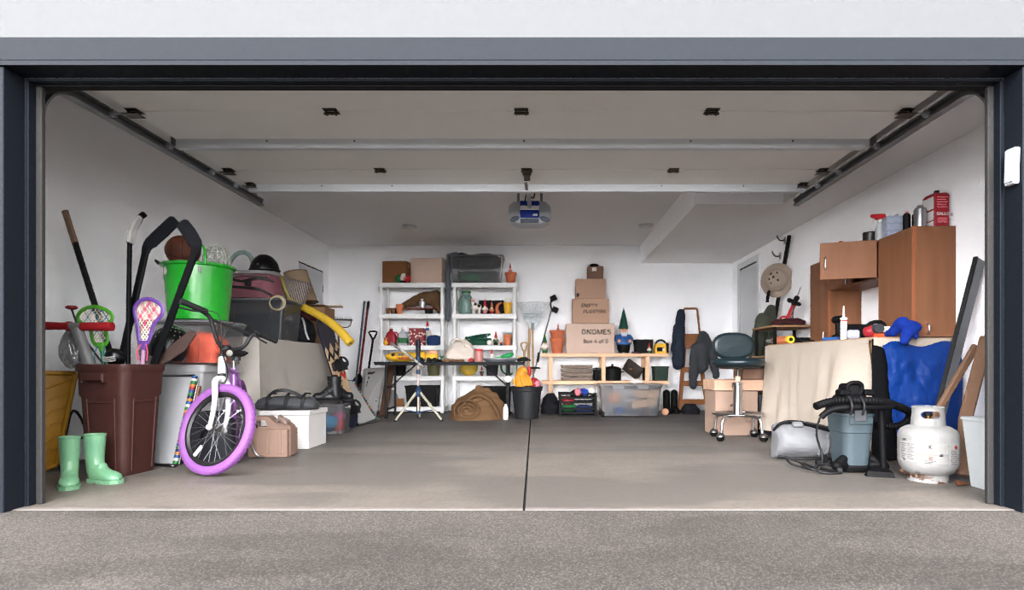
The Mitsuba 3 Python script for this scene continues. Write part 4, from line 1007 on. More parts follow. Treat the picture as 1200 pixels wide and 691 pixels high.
part(k, 'carton', box2((-2.40, 5.05, 0), (-1.995, 5.46, .31), .004), M_CARTON, False)
part(k, 'lid', box2((-2.41, 5.04, .285), (-1.985, 5.47, .325), .005), M_CARTON, False)
M_SPORT = bumped('sport_grey', (66, 67, 70), lambda p, n, uv: fbm(p.x * 18, p.y * 18, p.z * 18, 3), .008, 0.8)
k = thing('duffel_bag', 'dark grey sports bag with black straps slumped on the white box', 'bag')
DB = V(-2.20, 5.15, .333)
part(k, 'body', mv(lumpy(loft([np.column_stack([np.full(24, x), r * 1.25 * np.cos(a), np.maximum(0, r * .5 + r * .56 * np.sin(a))]) for x, r, a in [(x, r, np.arange(24) / 24 * 2 * np.pi) for x, r in ((-.34, .05), (-.33, .10), (-.25, .135), (-.1, .145), (.1, .14), (.24, .12), (.30, .09), (.31, .04))]]), 0.035, 8, 14, .03), DB, rz=8, s=.74), M_SPORT, 60)
def MDB(x, y, z): return DB + rot('z', 8)[:3, :3] @ V(x, y, z) * .74
for x in (-.2, .0, .18): part(k, 'strap', bar(spline([MDB(x, -.17, .03), MDB(x + .01, -.165, .12), MDB(x + .02, -.05, .185), MDB(x + .03, .08, .17)], 16), .03, .006, (1, 0, 0)), M_BLACK, 50)
part(k, 'handle', bar(spline([MDB(-.2, -.12, .15), MDB(-.1, -.17, .215), MDB(.08, -.16, .20), MDB(.19, -.11, .13)], 18), .028, .008, (0, .4, 1)), M_BLACK, 50)
M_CAN = bumped('fuel_can', (138, 112, 98), lambda p, n, uv: noise(p.x * 150, p.y * 150, p.z * 150), .0004, 0.45)
k = thing('fuel_can', 'beige plastic fuel can with grey spout between the bicycle and the white box', 'fuel can')
FCN = V(-2.115, 4.66, 0)
side = Polygon([(-.155, 0), (.155, 0), (.155, .235), (.12, .262), (.04, .262), (-.02, .31), (-.135, .31), (-.155, .285)]).buffer(-.02).buffer(.02, quad_segs=6)
side = side.difference(Polygon([(-.115, .235), (-.03, .235), (-.045, .275), (-.115, .275)]).buffer(.006))
up_ = np.array([[1, 0, 0, 0], [0, 0, -1, 0], [0, 1, 0, 0], [0, 0, 0, 1.0]])
body = fuse(prism(side, .10, -.05).apply_transform(up_), prism(side.intersection(sbox(-.2, -.1, .2, .222)).buffer(-.006), .19, -.095).apply_transform(up_))
part(k, 'body', mv(body, FCN), M_CAN, 30)
for x in (-.09, .0, .09): part(k, 'rib', mv(box((x, -.096, .12), (.03, .008, .18), bevel=.003), FCN), M_CAN, 30)
part(k, 'cap', mv(lathe([(0, 0), (.032, 0), (.032, .03), (.026, .036), (0, .036)], 20), FCN + V(.10, -.02, .255), ry=20), mat('cap_beige', (170, 146, 126), .5), 40)
part(k, 'spout', tube(spline([FCN + V(.10, -.02, .28), FCN + V(.075, -.05, .31), FCN + V(.10, -.09, .30), FCN + V(.14, -.09, .262)], 16), .016, 10), mat('spout_grey', (128, 108, 98), .5), 50)
part(k, 'spout_clip', tube(spline([FCN + V(.07, -.1, .28), FCN + V(.12, -.10, .30), FCN + V(.155, -.06, .27)], 12), .011, 8), mat('spout_grey2', (112, 96, 88), .5), 50)
k = thing('gear_bag', 'black bag on the floor behind the bicycle front wheel', 'bag')
part(k, 'body', lumpy(rloft([(.003, .28, .12, .04), (.1, .31, .13, .05), (.30, .28, .12, .05), (.37, .16, .08, .03)]), .014, 9, 21, .025).apply_translation(V(-2.33, 4.205, .012)), M_JACKET, 60)
part(k, 'strap', bar(spline([V(-2.38, 4.13, .2), V(-2.30, 4.10, .30), V(-2.2, 4.14, .22)], 12), .025, .006, (0, .3, 1)), M_BLACK, 50)
# ------------------------------------------------------------------ the back wall: white shelves, black table, garden tools
ALB = 0.85
M_SHELF = mat('shelf_white', (224, 224, 222), 0.45)
SHZ = [0.09, .556, 1.015, 1.49, 1.96]
def shelf_unit(label, x0, x1, y0=9.0, y1=9.44):
    k = thing('shelf_unit', label, 'shelf')
    lip = .066
    for z in SHZ:
        top = box2((x0, y0, z - .018), (x1, y1, z), .004)
        s_ = part(k, 'shelf_board', top, M_SHELF, False)
        part(s_, 'lip', box2((x0 - .004, y0 - .008, z - lip), (x1 + .004, y0 + .012, z + .004), .004), M_SHELF, False)
        part(s_, 'lip', box2((x0 - .004, y1 - .012, z - lip), (x1 + .004, y1 + .008, z + .004), .004), M_SHELF, False)
        for x in (x0, x1): part(s_, 'side_lip', box2((x - .006, y0, z - lip), (x + .006, y1, z + .003), .003), M_SHELF, False)
        for j in range(1, 5):
            xx = x0 + (x1 - x0) * j / 5
            part(s_, 'stiffener', box2((xx - .004, y0 + .01, z - lip + .01), (xx + .004, y1 - .01, z - .017)), M_SHELF, False)
    for x in (x0 + .03, x1 - .03):
        for y in (y0 + .028, y1 - .028):
            p_ = part(k, 'post', tube([(x, y, .0), (x, y, SHZ[-1] - .02)], .027, 16), M_SHELF, 50)
            for z in SHZ[:-1]: part(p_, 'collar', rod((x, y, z + .002), (x, y, z + .03), .033, n=16), M_SHELF, 50)
    return k
SX0, SX1, TX0, TX1 = -2.494, -1.517, -1.389, -.424
shelf_unit('white plastic shelf unit with cardboard boxes on top, left of the two', SX0, SX1)
shelf_unit('white plastic shelf unit with the big clear tote on top, right of the two', TX0, TX1)

M_KRAFT = [bumped('kraft_' + n_, c, lambda p, n, uv: noise(p.x * 40, p.y * 40, p.z * 260), .0003, 0.85, 0.12) for n_, c in (('tan', (178, 144, 122)), ('brown', (128, 86, 56)), ('pale', (200, 174, 158)), ('dusk', (120, 92, 78)))]
M_BOXTAPE = mat('box_tape', (188, 160, 130), 0.35)
M_INK = mat('ink', (52, 42, 40), 0.9)
def carton(label, lo, hi, m, rz=0, tape=True, group=None, open_=False, name='cardboard_box', inset=0.0):
    """A closed carton: four walls, two top flaps meeting in a seam, tape over it."""
    lo, hi = V(*lo), V(*hi); c = (lo + hi) / 2; s = hi - lo
    k = thing(name, label, 'box', group)
    M = lambda q: mv(q, (c[0], c[1], lo[2]), rz)
    w, d, h = s
    part(k, 'carton', M(box((0, 0, h / 2 - .003), (w, d, h - .006), bevel=.004)), m, False)
    if not open_:
        for sg in (-1, 1): part(k, 'flap', M(box((0, sg * d / 4, h - .003), (w - .004, d / 2 - .004, .006), bevel=.002)), m, False)
        if tape: part(k, 'tape', M(join(box((0, 0, h + .0008), (w, .05, .0012)), box((-w / 2 - .0008, 0, h - .04), (.0012, .05, .08)), box((w / 2 + .0008, 0, h - .04), (.0012, .05, .08)))), M_BOXTAPE, False)
    else:
        for sg in (-1, 1): part(k, 'flap', M(mv(box((0, 0, .0), (w - .01, d * .42, .006)), (0, sg * d * .66, h + d * .08), rx=sg * 28)), m, False)
    return k, M
# top of the left shelf
zt = SHZ[4] + .0056
carton('dark brown cardboard box on the left end of the shelf top', (-2.47, 9.13, zt), (-2.10, 9.42, zt + .35), M_KRAFT[1], rz=-6)
carton('large pale cardboard box on the top of the left shelf unit', (-2.04, 9.14, zt), (-1.55, 9.42, zt + .40), M_KRAFT[2], rz=-7)
M_REDO = mat('orn_red', (176, 40, 44), 0.45); M_WHITEO = mat('orn_white', (224, 216, 206), 0.5); M_SKIN = mat('orn_skin', (216, 160, 128), 0.5)
M_GREENO = mat('orn_green', (34, 92, 52), 0.45); M_BLUEO = mat('orn_blue', (48, 84, 138), 0.45); M_BLACKO = mat('orn_black', (15, 15, 15), 0.6, spec=.1); M_PINKO = mat('orn_pink', (212, 120, 128), 0.5); M_BROWNO = mat('orn_brown', (112, 76, 50), 0.55); M_YELO = mat('orn_yellow', (222, 168, 44), 0.5)
def gnome(label, foot, h, hat, coat, trousers, rz=0, beard=None, belt=None, group='garden gnomes'):
    """A garden gnome h tall: boots, trousers, coat with arms, beard, face and a pointed hat."""
    k = thing('garden_gnome', label, 'gnome', group)
    beard = beard or M_WHITEO
    M = lambda q: mv(q, foot, rz, s=h)
    for s in (-1, 1): part(k, 'boot', M(ball((s * .07, -.035, .035), 1, 2, (.055, .085, .035))), M_BLACKO, 60)
    part(k, 'trousers', M(lathe([(0, .03), (.11, .03), (.14, .09), (.15, .18), (.14, .22), (0, .22)], 20)), trousers, 60)
    part(k, 'coat', M(lathe([(0, .19), (.155, .19), (.165, .22), (.15, .32), (.12, .41), (.06, .45), (0, .45)], 20)), coat, 60)
    part(k, 'belt', M(mv(torus(.158, .014, 24, 8), (0, 0, .225))), belt or M_BLACKO, 60)
    for s in (-1, 1):
        a_ = part(k, 'arm', M(tube(spline([(s * .11, 0, .40), (s * .17, -.03, .32), (s * .13, -.12, .27)], 8), [.045] * 5 + [.042, .038, .034], 10)), coat, 60)
        part(a_, 'hand', M(ball((s * .12, -.145, .265), .038, 2)), M_SKIN, 60)
    part(k, 'head', M(ball((0, -.02, .50), 1, 3, (.09, .09, .085))), M_SKIN, 60)
    part(k, 'nose', M(ball((0, -.118, .50), .026, 2)), M_SKIN, 60)
    part(k, 'beard', M(lumpy(hull([(-.085, -.07, .49), (.085, -.07, .49), (-.07, -.12, .44), (.07, -.12, .44), (-.03, -.135, .33), (.03, -.135, .33), (0, -.09, .28), (0, -.06, .48), (-.09, -.03, .46), (.09, -.03, .46)]), .012, 30, 2, .03)), beard, 60)
    for s in (-1, 1): part(k, 'eye', M(ball((s * .034, -.102, .527), .010, 1)), M_BLACKO, 60)
    part(k, 'hat', M(lathe([(0, .545), (.108, .54), (.112, .56), (.10, .60), (.075, .72), (.045, .85), (.018, .96), (.004, 1.0)], 24, (0, 0, 0))), hat, 60)
    return k
def terracotta(label, c, r, h, m, group='clay flower pots', name='flower_pot'):
    k = thing(name, label, 'flower pot', group)
    part(k, 'body', pot([(r * .66, 0), (r * .90, h * .76), (r * .90, h * .78)], r * .09, 28, c), m, 40)
    part(k, 'rim', lathe([(r * .84, h * .76), (r, h * .76), (r, h), (r * .88, h), (r * .84, h * .8)], 28, c).copy() if False else loft([np.array([[q * math.cos(a), q * math.sin(a), z] for q, z in ((r * .84, h * .76), (r, h * .76), (r, h), (r * .86, h))]) + c for a in np.arange(28) / 28 * 2 * np.pi], False, True), m, 30)
    part(k, 'soil', lathe([(0, h * .86), (r * .83, h * .86), (r * .83, h * .84), (0, h * .84)], 24, c), mat('soil', (58, 44, 36), .95) if 'mat_soil' not in scene else 'mat_soil', 30)
    return k
M_TERRA = mat('terracotta', (190, 104, 72), 0.75); M_TERRAO = mat('terracotta_orange', (204, 120, 82), 0.75)
k = thing('ornament', 'small red and white flower ornament in front of the cardboard boxes on the left shelf', 'ornament')
oc = V(-2.13, 9.035, zt)
part(k, 'leaves', lumpy(ball(oc + V(-.08, .0, .06), 1, 3, (.05, .04, .06)), .02, 30, 3), M_GREENO, 60)
part(k, 'base', lathe([(0, 0), (.05, 0), (.045, .03), (0, .03)], 16, oc), M_BLACKO)
for i, (dx, dz, m_) in enumerate(((-.03, .07, M_WHITEO), (.03, .06, M_PINKO), (.08, .075, M_REDO), (.0, .11, M_WHITEO), (.06, .04, M_REDO))):
    part(k, 'bloom', lumpy(ball(oc + V(dx, -.005 * i, dz), .034, 2), .01, 40, i), m_, 60)

# left shelf, second tier: burlap over a red tray, pots
M_BURLAP = bumped('burlap', (96, 72, 50), lambda p, n, uv: fbm(p.x * 20, p.y * 20, p.z * 20, 3), .01, 0.95, .1)
z4 = SHZ[3] + .0056
k = thing('burlap_sack', 'brown burlap sack slumped on the left shelf above the red tray', 'sack')
part(k, 'cloth', lumpy(soft([((V(-2.15, 9.25, z4 + .16), .05), (V(-1.95, 9.25, z4 + .24), .10)), ((V(-1.95, 9.25, z4 + .24), .10), (V(-1.70, 9.25, z4 + .27), .11)), ((V(-1.70, 9.25, z4 + .25), .10), (V(-1.60, 9.15, z4 + .06), .055))], .03), .03, 9, 6), M_BURLAP, 60)
k = thing('tray', 'dark red tray under the burlap sack on the left shelf', 'tray')
part(k, 'plate', box2((-2.42, 9.10, z4 + .085), (-1.68, 9.34, z4 + .10), .005), mat('tray_red', (120, 44, 34), .5), False)
for x in (-2.30, -1.78): part(k, 'foot', box2((x - .05, 9.13, z4), (x + .05, 9.3, z4 + .086), .006), M_BLACKO, False)
terracotta('small orange clay pot by the dark pots on the left shelf', V(-2.19, 9.035, z4), .058, .145, M_TERRAO)
for i, x in enumerate((-2.29, -2.375)):
    terracotta(('little dark brown pot next to the orange clay pot on the left shelf', 'little dark brown pot at the far left of the tray shelf')[i], V(x, 9.035 + .02 * i, z4), .036, .085, M_BROWNO, 'little dark pots')
k = thing('watering_can', 'small grey metal can with a white spout by the burlap sack', 'can')
cc = V(-1.86, 9.115, z4 + .102)
part(k, 'body', pot([(.045, 0), (.05, .09), (.046, .095)], .004, 24, cc), M_GALV, 40)
part(k, 'spout', ball(cc + V(.0, -.03, .115), .022, 2), M_WHITEO, 60)
# third tier
z3 = SHZ[2] + .0056
M_JUGRED = mat('jug_red', (140, 36, 44), 0.3); M_JUGCLR = plastic('jug_clear', (190, 194, 196), 0.5)
def jug(label, c, m, lab):
    k = thing('jug', label, 'jug')
    part(k, 'bottle', rloft([(0, .15, .12, .03), (.14, .155, .125, .035), (.19, .12, .10, .035), (.23, .05, .05, .02), (.255, .045, .045, .02)], 5).apply_translation(c), m, 40)
    part(k, 'cap', lathe([(0, .255), (.028, .255), (.028, .285), (0, .285)], 16, c), M_WHITEO)
    part(k, 'label', rloft([(.04, .157, .127, .03), (.12, .158, .128, .035)], 5).apply_translation(c), lab, 40)
    part(k, 'handle', tube(spline([c + V(.05, -.02, .20), c + V(.095, -.02, .19), c + V(.09, -.02, .11), c + V(.06, -.02, .09)], 12), .012, 8), m, 50)
jug('red jug with a white cap on the left shelf, third tier', V(-2.335, 9.10, z3), M_JUGRED, M_JUGRED)
jug('clear jug with a green label and white cap beside the red jug', V(-2.17, 9.17, z3), M_JUGCLR, M_GREENO)
k = thing('toy_bear', 'small orange toy figure at the left end of the third tier', 'toy')
tc = V(-2.39, 8.998, z3)
part(k, 'body', ball(tc + V(0, 0, .038), 1, 3, (.034, .028, .038)), M_YELO, 60); part(k, 'head', ball(tc + V(0, -.002, .09), .026, 3), M_TERRAO, 60)
for s in (-1, 1): part(k, 'ear', ball(tc + V(s * .02, 0, .112), .010, 2), M_TERRAO, 60)
def f_floral(p, n, uv):
    d1, d2, kk = voronoi(p.x * 26, p.z * 26)
    return mix((0.16, 0.018, 0.022), (0.55, 0.45, 0.40), smoothstep(.30, .22, dr.abs(d1 - .28)) * (1 - smoothstep(.30, .36, d1)) * (kk > .35))
k = thing('tin', 'dark red patterned tin on the third tier of the left shelf', 'tin')
part(k, 'body', rloft([(0, .22, .18, .02), (.255, .23, .19, .02)], 4).apply_translation(V(-1.935, 9.12, z3)), mat('floral', proc(f_floral), .5), 30)
part(k, 'rim', mv(prism(Polygon(rrect(.236, .196, .02)).difference(Polygon(rrect(.212, .172, .02))), .012), V(-1.94, 9.12, z3 + .25)), M_JUGRED, 30)
k = thing('blue_cushion', 'dark blue round cushion at the right end of the third tier', 'cushion')
part(k, 'cover', mv(loft([np.array([[r * math.cos(a), r * .8 * math.sin(a), h] for a in np.arange(36) / 36 * 2 * np.pi]) for r, h in ((.05, .0), (.10, .01), (.112, .05), (.11, .10), (.095, .145), (.05, .16), (.01, .15))]), V(-1.692, 9.15, z3)), mat('cushion_blue', (34, 52, 92), .85), 60)
part(k, 'button', ball(V(-1.665, 9.15, z3 + .155), .018, 2, (1, 1, .5)) if False else mv(ball((0, 0, 0), 1, 2, (.018, .018, .008)), V(-1.692, 9.15, z3 + .158)), M_BLACKO, 60)
solo('jar', 'white jar beside the patterned tin on the left shelf', 'jar', lathe([(0, 0), (.036, 0), (.038, .20), (.028, .23), (.03, .25), (0, .25)], 20, V(-1.80, 9.33, z3)), M_WHITEO, 40)
k = thing('hanging_gnome', 'tiny red and blue gnome ornament hanging from the shelf edge above the blue cushion', 'ornament')
hx = V(-1.76, 8.985, SHZ[3] - .07)
part(k, 'string', rod(hx + V(0, 0, .07), hx + V(0, 0, -.05), .0015, n=5), M_BLACKO)
part(k, 'hat', lathe([(0, -.045), (.008, -.05), (.025, -.11), (0, -.11)], 16, hx), M_REDO); part(k, 'face', ball(hx + V(0, -.005, -.125), .024, 2), M_WHITEO, 60); part(k, 'body', ball(hx + V(0, 0, -.155), 1, 2, (.03, .028, .026)), M_BLUEO, 60)
# lower tiers
z2, z1 = SHZ[1] + .0056, SHZ[0] + .0056
solo('bucket', 'black bucket on the fourth tier behind the table', 'bucket', pot([(.085, 0), (.115, .20), (.122, .20), (.122, .215)], .005, 28, V(-2.22, 9.14, z2)), M_BLACKO, 40)
solo('bucket', 'olive green bucket at the right end of the fourth tier behind the table', 'bucket', pot([(.085, 0), (.11, .22), (.118, .22), (.118, .235)], .005, 28, V(-1.70, 9.16, z2)), mat('olive', (104, 102, 70), .6), 40)
solo('milk_jug', 'white jug on the fourth tier behind the tripod', 'jug', rloft([(0, .15, .13, .03), (.16, .15, .13, .04), (.22, .06, .06, .02), (.25, .05, .05, .02)], 5).apply_translation(V(-1.95, 9.14, z2)), M_WHITEO, 40)
k = thing('crate', 'black storage crate on the bottom tier of the left shelf', 'crate')
part(k, 'body', bin_shell([(0, .44, .34, .03), (.29, .48, .38, .03)], .006, 4).apply_translation(V(-1.87, 9.22, z1)), M_BLACKO, 30)
part(k, 'lid', rloft([(.29, .50, .40, .03), (.315, .50, .40, .03)], 4).apply_translation(V(-1.87, 9.22, z1)), M_BLACKO, 30)
solo('brown_box', 'small brown box on the bottom tier beside the black crate', 'box', box2((-2.245, 9.03, z1), (-2.14, 9.10, z1 + .12), .004), M_KRAFT[1], False)
solo('sack', 'grey sack on the bottom tier beside the black crate', 'sack', lumpy(rloft([(0, .18, .2, .06), (.12, .2, .22, .08), (.24, .12, .12, .05)]), .02, 9, 5, .03).apply_translation(V(-2.36, 9.2, z1 + .004)), mat('sack_grey', (120, 120, 120), .9), 60)

# right shelf: top
k, Mt = tote('clear_tote', 'big clear tote with a green hose inside on top of the right shelf unit', (-1.04, 9.20), (.82, .44, .42), zt, M_CLEAR, M_LIDCLEAR, lid=False)
M_HOSE = mat('hose_green', (30, 124, 72), 0.4)
solo('garden_hose', 'green garden hose coiled inside the big clear tote', 'hose', join(*[mv(torus(.135 + .012 * (i % 3), .013, 40, 8), (-1.14, 9.18, zt + .045 + .022 * i), rx=3 * i - 5, ry=4 - 2 * i) for i in range(5)]), M_HOSE, 60)
solo('dark_clothes', 'black clothes filling the big clear tote and bulging over its rim', 'clothes', lumpy(fuse(rloft([(.27, .70, .30, .06), (.32, .74, .36, .08), (.40, .72, .36, .08)]), ball((-.22, 0, .43), 1, 3, (.10, .12, .05)), ball((.12, .02, .42), 1, 3, (.20, .12, .06)), box((0, 0.08, .12), (.6, .14, .16))), .02, 9, 3, .035).apply_translation(V(-1.04, 9.2, zt)), M_JACKET, 60)
k = thing('rain_jacket', 'grey jacket hanging down between the two shelf units', 'jacket')
part(k, 'cloth', lumpy(soft([((V(-1.47, 9.14, zt + .40), .03), (V(-1.475, 9.12, zt + .1), .05)), ((V(-1.475, 9.12, zt + .1), .05), (V(-1.47, 9.12, zt - .55), .035)), ((V(-1.475, 9.14, zt + .43), .03), (V(-1.36, 9.18, zt + .475), .022))], .025), .012, 12, 4), mat('jacket_grey', (84, 88, 94), .8), 60)
terracotta('clay pot holding a small gnome at the right end of the shelf top', V(-.515, 9.10, zt), .092, .165, M_TERRA)
gnome('small gnome with a red cap sitting in the clay pot on the shelf top', V(-.52, 9.10, zt + .142), .17, M_REDO, M_PINKO, M_GREENO)
solo('spool', 'black spool beside the clay pot on the shelf top', 'spool', mv(lathe([(0, -.03), (.045, -.03), (.05, -.02), (.03, -.015), (.03, .015), (.05, .02), (.045, .03), (0, .03)], 20), V(-.70, 8.965 + .05, zt + .05), rx=90), M_BLACKO) if False else None
# right shelf, second tier
M_GLASSG = plastic('green_glass', (126, 156, 146), 0.5)
k = thing('jar', 'big green glass jar at the left end of the second tier of the right shelf', 'jar')
part(k, 'glass', pot([(.09, 0), (.118, .04), (.122, .20), (.09, .27), (.06, .30), (.066, .33)], .006, 28, V(-1.20, 9.16, z4)), M_GLASSG, 50)
part(k, 'lid', lathe([(0, .33), (.07, .33), (.07, .36), (0, .36)], 24, V(-1.20, 9.16, z4)), M_GREENO)
k = thing('cow_figurine', 'black and white cow figurine beside the green glass jar', 'figurine')
cw = V(-1.045, 9.035, z4)
part(k, 'body', soft([((cw + V(-.02, 0, .10), .045), (cw + V(.05, .02, .11), .045)), ((cw + V(-.03, -.01, .14), .03), (cw + V(-.03, -.03, .20), .036))], .012), M_WHITEO, 60)
for dx, dy in ((-.03, -.02), (-.02, .03), (.06, -.01), (.06, .04)): part(k, 'leg', rod(cw + V(dx, dy, .0), cw + V(dx, dy, .09), .014, .017, 10), M_WHITEO, 50)
for dx, dz in ((-.055, .205), (.055, .12), (.0, .145)): part(k, 'patch', ball(cw + V(dx, -.012, dz), 1, 2, (.024, .036, .024)), M_BLACKO, 60)
part(k, 'muzzle', ball(cw + V(-.03, -.066, .19), 1, 2, (.022, .018, .018)), M_PINKO, 60)
k = thing('crate', 'low black crate at the back of the second tier of the right shelf', 'crate')
part(k, 'body', bin_shell([(0, .40, .2, .02), (.225, .42, .22, .02)], .006, 4).apply_translation(V(-.80, 9.29, z4)), M_BLACKO, 30)
gnome('gnome with a white coat and red cap in front of the black crate', V(-.90, 9.05, z4), .235, M_REDO, M_WHITEO, M_PINKO)
gnome('gnome with an orange coat beside the white coated gnome', V(-.80, 9.07, z4), .20, M_TERRA, M_TERRAO, M_REDO)
k = thing('horn', 'curved orange horn ornament standing on the second tier of the right shelf', 'ornament')
part(k, 'horn', tube(spline([V(-.705, 9.03, z4 + .02), V(-.72, 9.03, z4 + .09), V(-.695, 9.03, z4 + .15), V(-.65, 9.03, z4 + .17)], 16), np.linspace(.03, .014, 16), 12), M_TERRA, 60)
part(k, 'base', lathe([(0, 0), (.04, 0), (.034, .03), (0, .03)], 16, V(-.705, 9.03, z4)), M_TERRAO)
k = thing('flower_pot', 'orange yellow pot with white top at the right end of the second tier', 'flower pot')
part(k, 'body', pot([(.046, 0), (.062, .15), (.068, .15), (.068, .17)], .005, 24, V(-.558, 9.045, z4)), M_YELO, 40)
part(k, 'filling', lumpy(lathe([(0, .10), (.055, .10), (.056, .20), (.04, .235), (0, .24)], 20, V(-.558, 9.045, z4)), .006, 40, 2), M_WHITEO, 60)
# third tier
M_CORDG = mat('cord_green', (26, 74, 56), 0.5)
hose = []
for i in range(14):
    a0 = i * 1.3; R = .11 + .05 * (.37 * i % 1)
    hose.append(tube(spline([V(-1.02 + .16 * math.cos(a) * (1 + .15 * math.sin(i)) + .03 * math.sin(i * 2), 9.13 + R * .55 * math.sin(a), z3 + .02 + .012 * i * (1 + .25 * math.cos(a + i)) * .8) for a in np.linspace(0, 2 * np.pi, 14, endpoint=False) + a0], 36, True), .010, 7, closed=True))
solo('extension_cord', 'tangle of dark green cord on the third tier of the right shelf', 'cord', join(*hose), M_CORDG, 60)
k = thing('twine_roll', 'white roll of twine beside the dark green cord', 'twine')
part(k, 'roll', lathe([(0, 0), (.05, 0), (.055, .05), (.05, .10), (.015, .105), (0, .105)], 24, V(-.80, 9.08, z3)) if False else mv(lathe([(0, -.03), (.034, -.03), (.04, 0), (.034, .03), (0, .03)], 24), V(-.83, 9.02, z3 + .042), rx=90), M_WHITEO, 40)
gnome('tall thin gnome with a red hat on the third tier of the right shelf', V(-.735, 9.03, z3), .22, M_REDO, M_GREENO, M_BLACKO)
gnome('stout gnome in red and black beside the tall thin gnome', V(-.655, 9.04, z3), .13, M_WHITEO, M_REDO, M_BLACKO)
terracotta('empty orange clay pot at the right end of the third tier', V(-.56, 9.05, z3), .064, .165, M_TERRAO)
k = thing('picture_frame', 'small grey framed panel behind the gnomes on the third tier', 'frame')
part(k, 'panel', mv(box((0, 0, .11), (.16, .006, .20)), V(-.56, 9.22, z3 + .004), rx=-6), M_GREYFAB, False)
part(k, 'border', mv(join(box((-.085, 0, .11), (.014, .012, .22)), box((.085, 0, .11), (.014, .012, .22)), box((0, 0, .214), (.17, .012, .014)), box((0, 0, .007), (.17, .012, .014))), V(-.56, 9.22, z3 + .002), rx=-6), M_STEEL, False)
# fourth and bottom tier of the right shelf
solo('yellow_bag', 'yellow bag in a bowl on the fourth tier below the white sack', 'bag', lumpy(rloft([(0, .12, .12, .05), (.06, .24, .2, .08), (.15, .26, .22, .08), (.19, .22, .18, .07)]), .02, 9, 2, .025).apply_translation(V(-1.15, 9.12, z2 + .01)), mat('bag_yellow', (206, 172, 64), .5), 60)
gnome('dark little gnome lying low on the fourth tier beside the yellow bag', V(-.95, 9.06, z2), .16, M_REDO, M_BLACKO, M_BROWNO)
solo('bucket', 'grey bucket on the fourth tier of the right shelf', 'bucket', pot([(.08, 0), (.10, .18), (.107, .18), (.107, .195)], .005, 28, V(-.80, 9.14, z2)), M_DIMGREY, 40)
solo('garden_hose', 'bright green hose looped at the right end of the fourth tier', 'hose', join(*[mv(torus(.11 + .008 * i, .010, 36, 8), V(-.545, 9.10 + .02 * i, z2 + .135 + .004 * i), rx=82) for i in range(3)]), M_HOSE, 60)
k = thing('crate', 'black storage crate on the bottom tier of the right shelf', 'crate')
part(k, 'body', bin_shell([(0, .40, .34, .03), (.27, .44, .38, .03)], .006, 4).apply_translation(V(-.74, 9.22, z1)), M_BLACKO, 30)
part(k, 'lid', rloft([(.27, .46, .40, .03), (.30, .46, .40, .03)], 4).apply_translation(V(-.74, 9.22, z1)), M_BLACKO, 30)
# ------------------------------------------------------------------ the black folding table, the tripod, garden tools
ALB = 0.72
M_TABLE = mat('table_black', (34, 34, 36), 0.5)
tb = thing('folding_table', 'long black folding table in front of the white shelf units', 'table')
TX_0, TX_1, TY0, TY1, TZ = -2.31, -.27, 8.05, 8.65, .765
part(tb, 'top', rloft([(TZ - .045, 2.02, .58, .03, (TX_0 + TX_1) / 2, (TY0 + TY1) / 2), (TZ - .006, 2.04, .60, .03, (TX_0 + TX_1) / 2, (TY0 + TY1) / 2), (TZ, 2.03, .59, .03, (TX_0 + TX_1) / 2, (TY0 + TY1) / 2)], 4), M_TABLE, 30)
for x, s in ((TX_0 + .16, 1), (TX_1 - .24, -1)):
    for y in (TY0 + .05, TY1 - .05):
        l_ = part(tb, 'leg', tube([(x, y, .012), (x, y, TZ - .044)], .016, 12), M_BLACK, 50)
        part(l_, 'foot', rod((x, y, 0), (x, y, .03), .021, n=12), M_MATTBLACK, 40)
    part(tb, 'cross_bar', tube([(x, TY0 + .05, .42), (x, TY1 - .05, .42)], .013, 10), M_BLACK, 50)
    part(tb, 'cross_bar', tube([(x, TY0 + .05, .12), (x, TY1 - .05, .12)], .013, 10), M_BLACK, 50)
    part(tb, 'brace', tube([(x, (TY0 + TY1) / 2, .42), (x + s * .34, (TY0 + TY1) / 2, TZ - .046)], .010, 8), M_BLACK, 50)
TT = TZ + .001
def f_soil(p, n, uv): return mix((0.72, 0.42, 0.035), (0.62, 0.34, 0.02), noise(p.x * 22, p.y * 22, p.z * 22))
M_SOILBAG = mat('soil_bag', proc(f_soil), 0.35)
k = thing('soil_bag', 'plump yellow bag with red lettering lying on the left end of the black table', 'bag')
sbm = lumpy(loft([np.column_stack([np.full(20, x), .15 * w * np.cos(np.arange(20) / 20 * 2 * np.pi), .066 + .066 * w * np.sin(np.arange(20) / 20 * 2 * np.pi)]) for x, w in ((-.235, .1), (-.225, .5), (-.17, .85), (-.08, 1), (.08, 1), (.17, .9), (.225, .55), (.235, .1))]), .008, 14, 2, .025)
part(k, 'body', mv(sbm, (-1.96, 8.27, TT + .003)), M_SOILBAG, 60)
part(k, 'lettering', join(text_on('GARDEN', .034, V(-1.99, 8.110, TT + .034), (1, 0, 0), (0, -1, .12), True, .008)), M_REDO, False)
part(k, 'lettering', join(text_on('SOIL', .026, V(-1.99, 8.116, TT + .082), (1, 0, 0), (0, -1, .35), True, .008)), M_BLUEO, False)
part(k, 'emblem', mv(ball((0, 0, 0), 1, 2, (.026, .008, .022)), V(-2.06, 8.132, TT + .095)), M_INK, 60)
k = thing('toy_truck', 'yellow toy truck with a pale figure on the black table behind the tripod', 'toy')
q = V(-1.61, 8.22, TT)
part(k, 'bed', box(q + V(.06, 0, .075), (.16, .12, .07), bevel=.01), M_YELO, 30); part(k, 'cab', box(q + V(-.07, 0, .085), (.09, .11, .11), bevel=.012), M_YELO, 30)
for x in (-.07, .03, .11):
    for s in (-1, 1): part(k, 'wheel', rod(q + V(x, s * .05, .03), q + V(x, s * .066, .03), .03, n=16), M_BLACKO, 40)
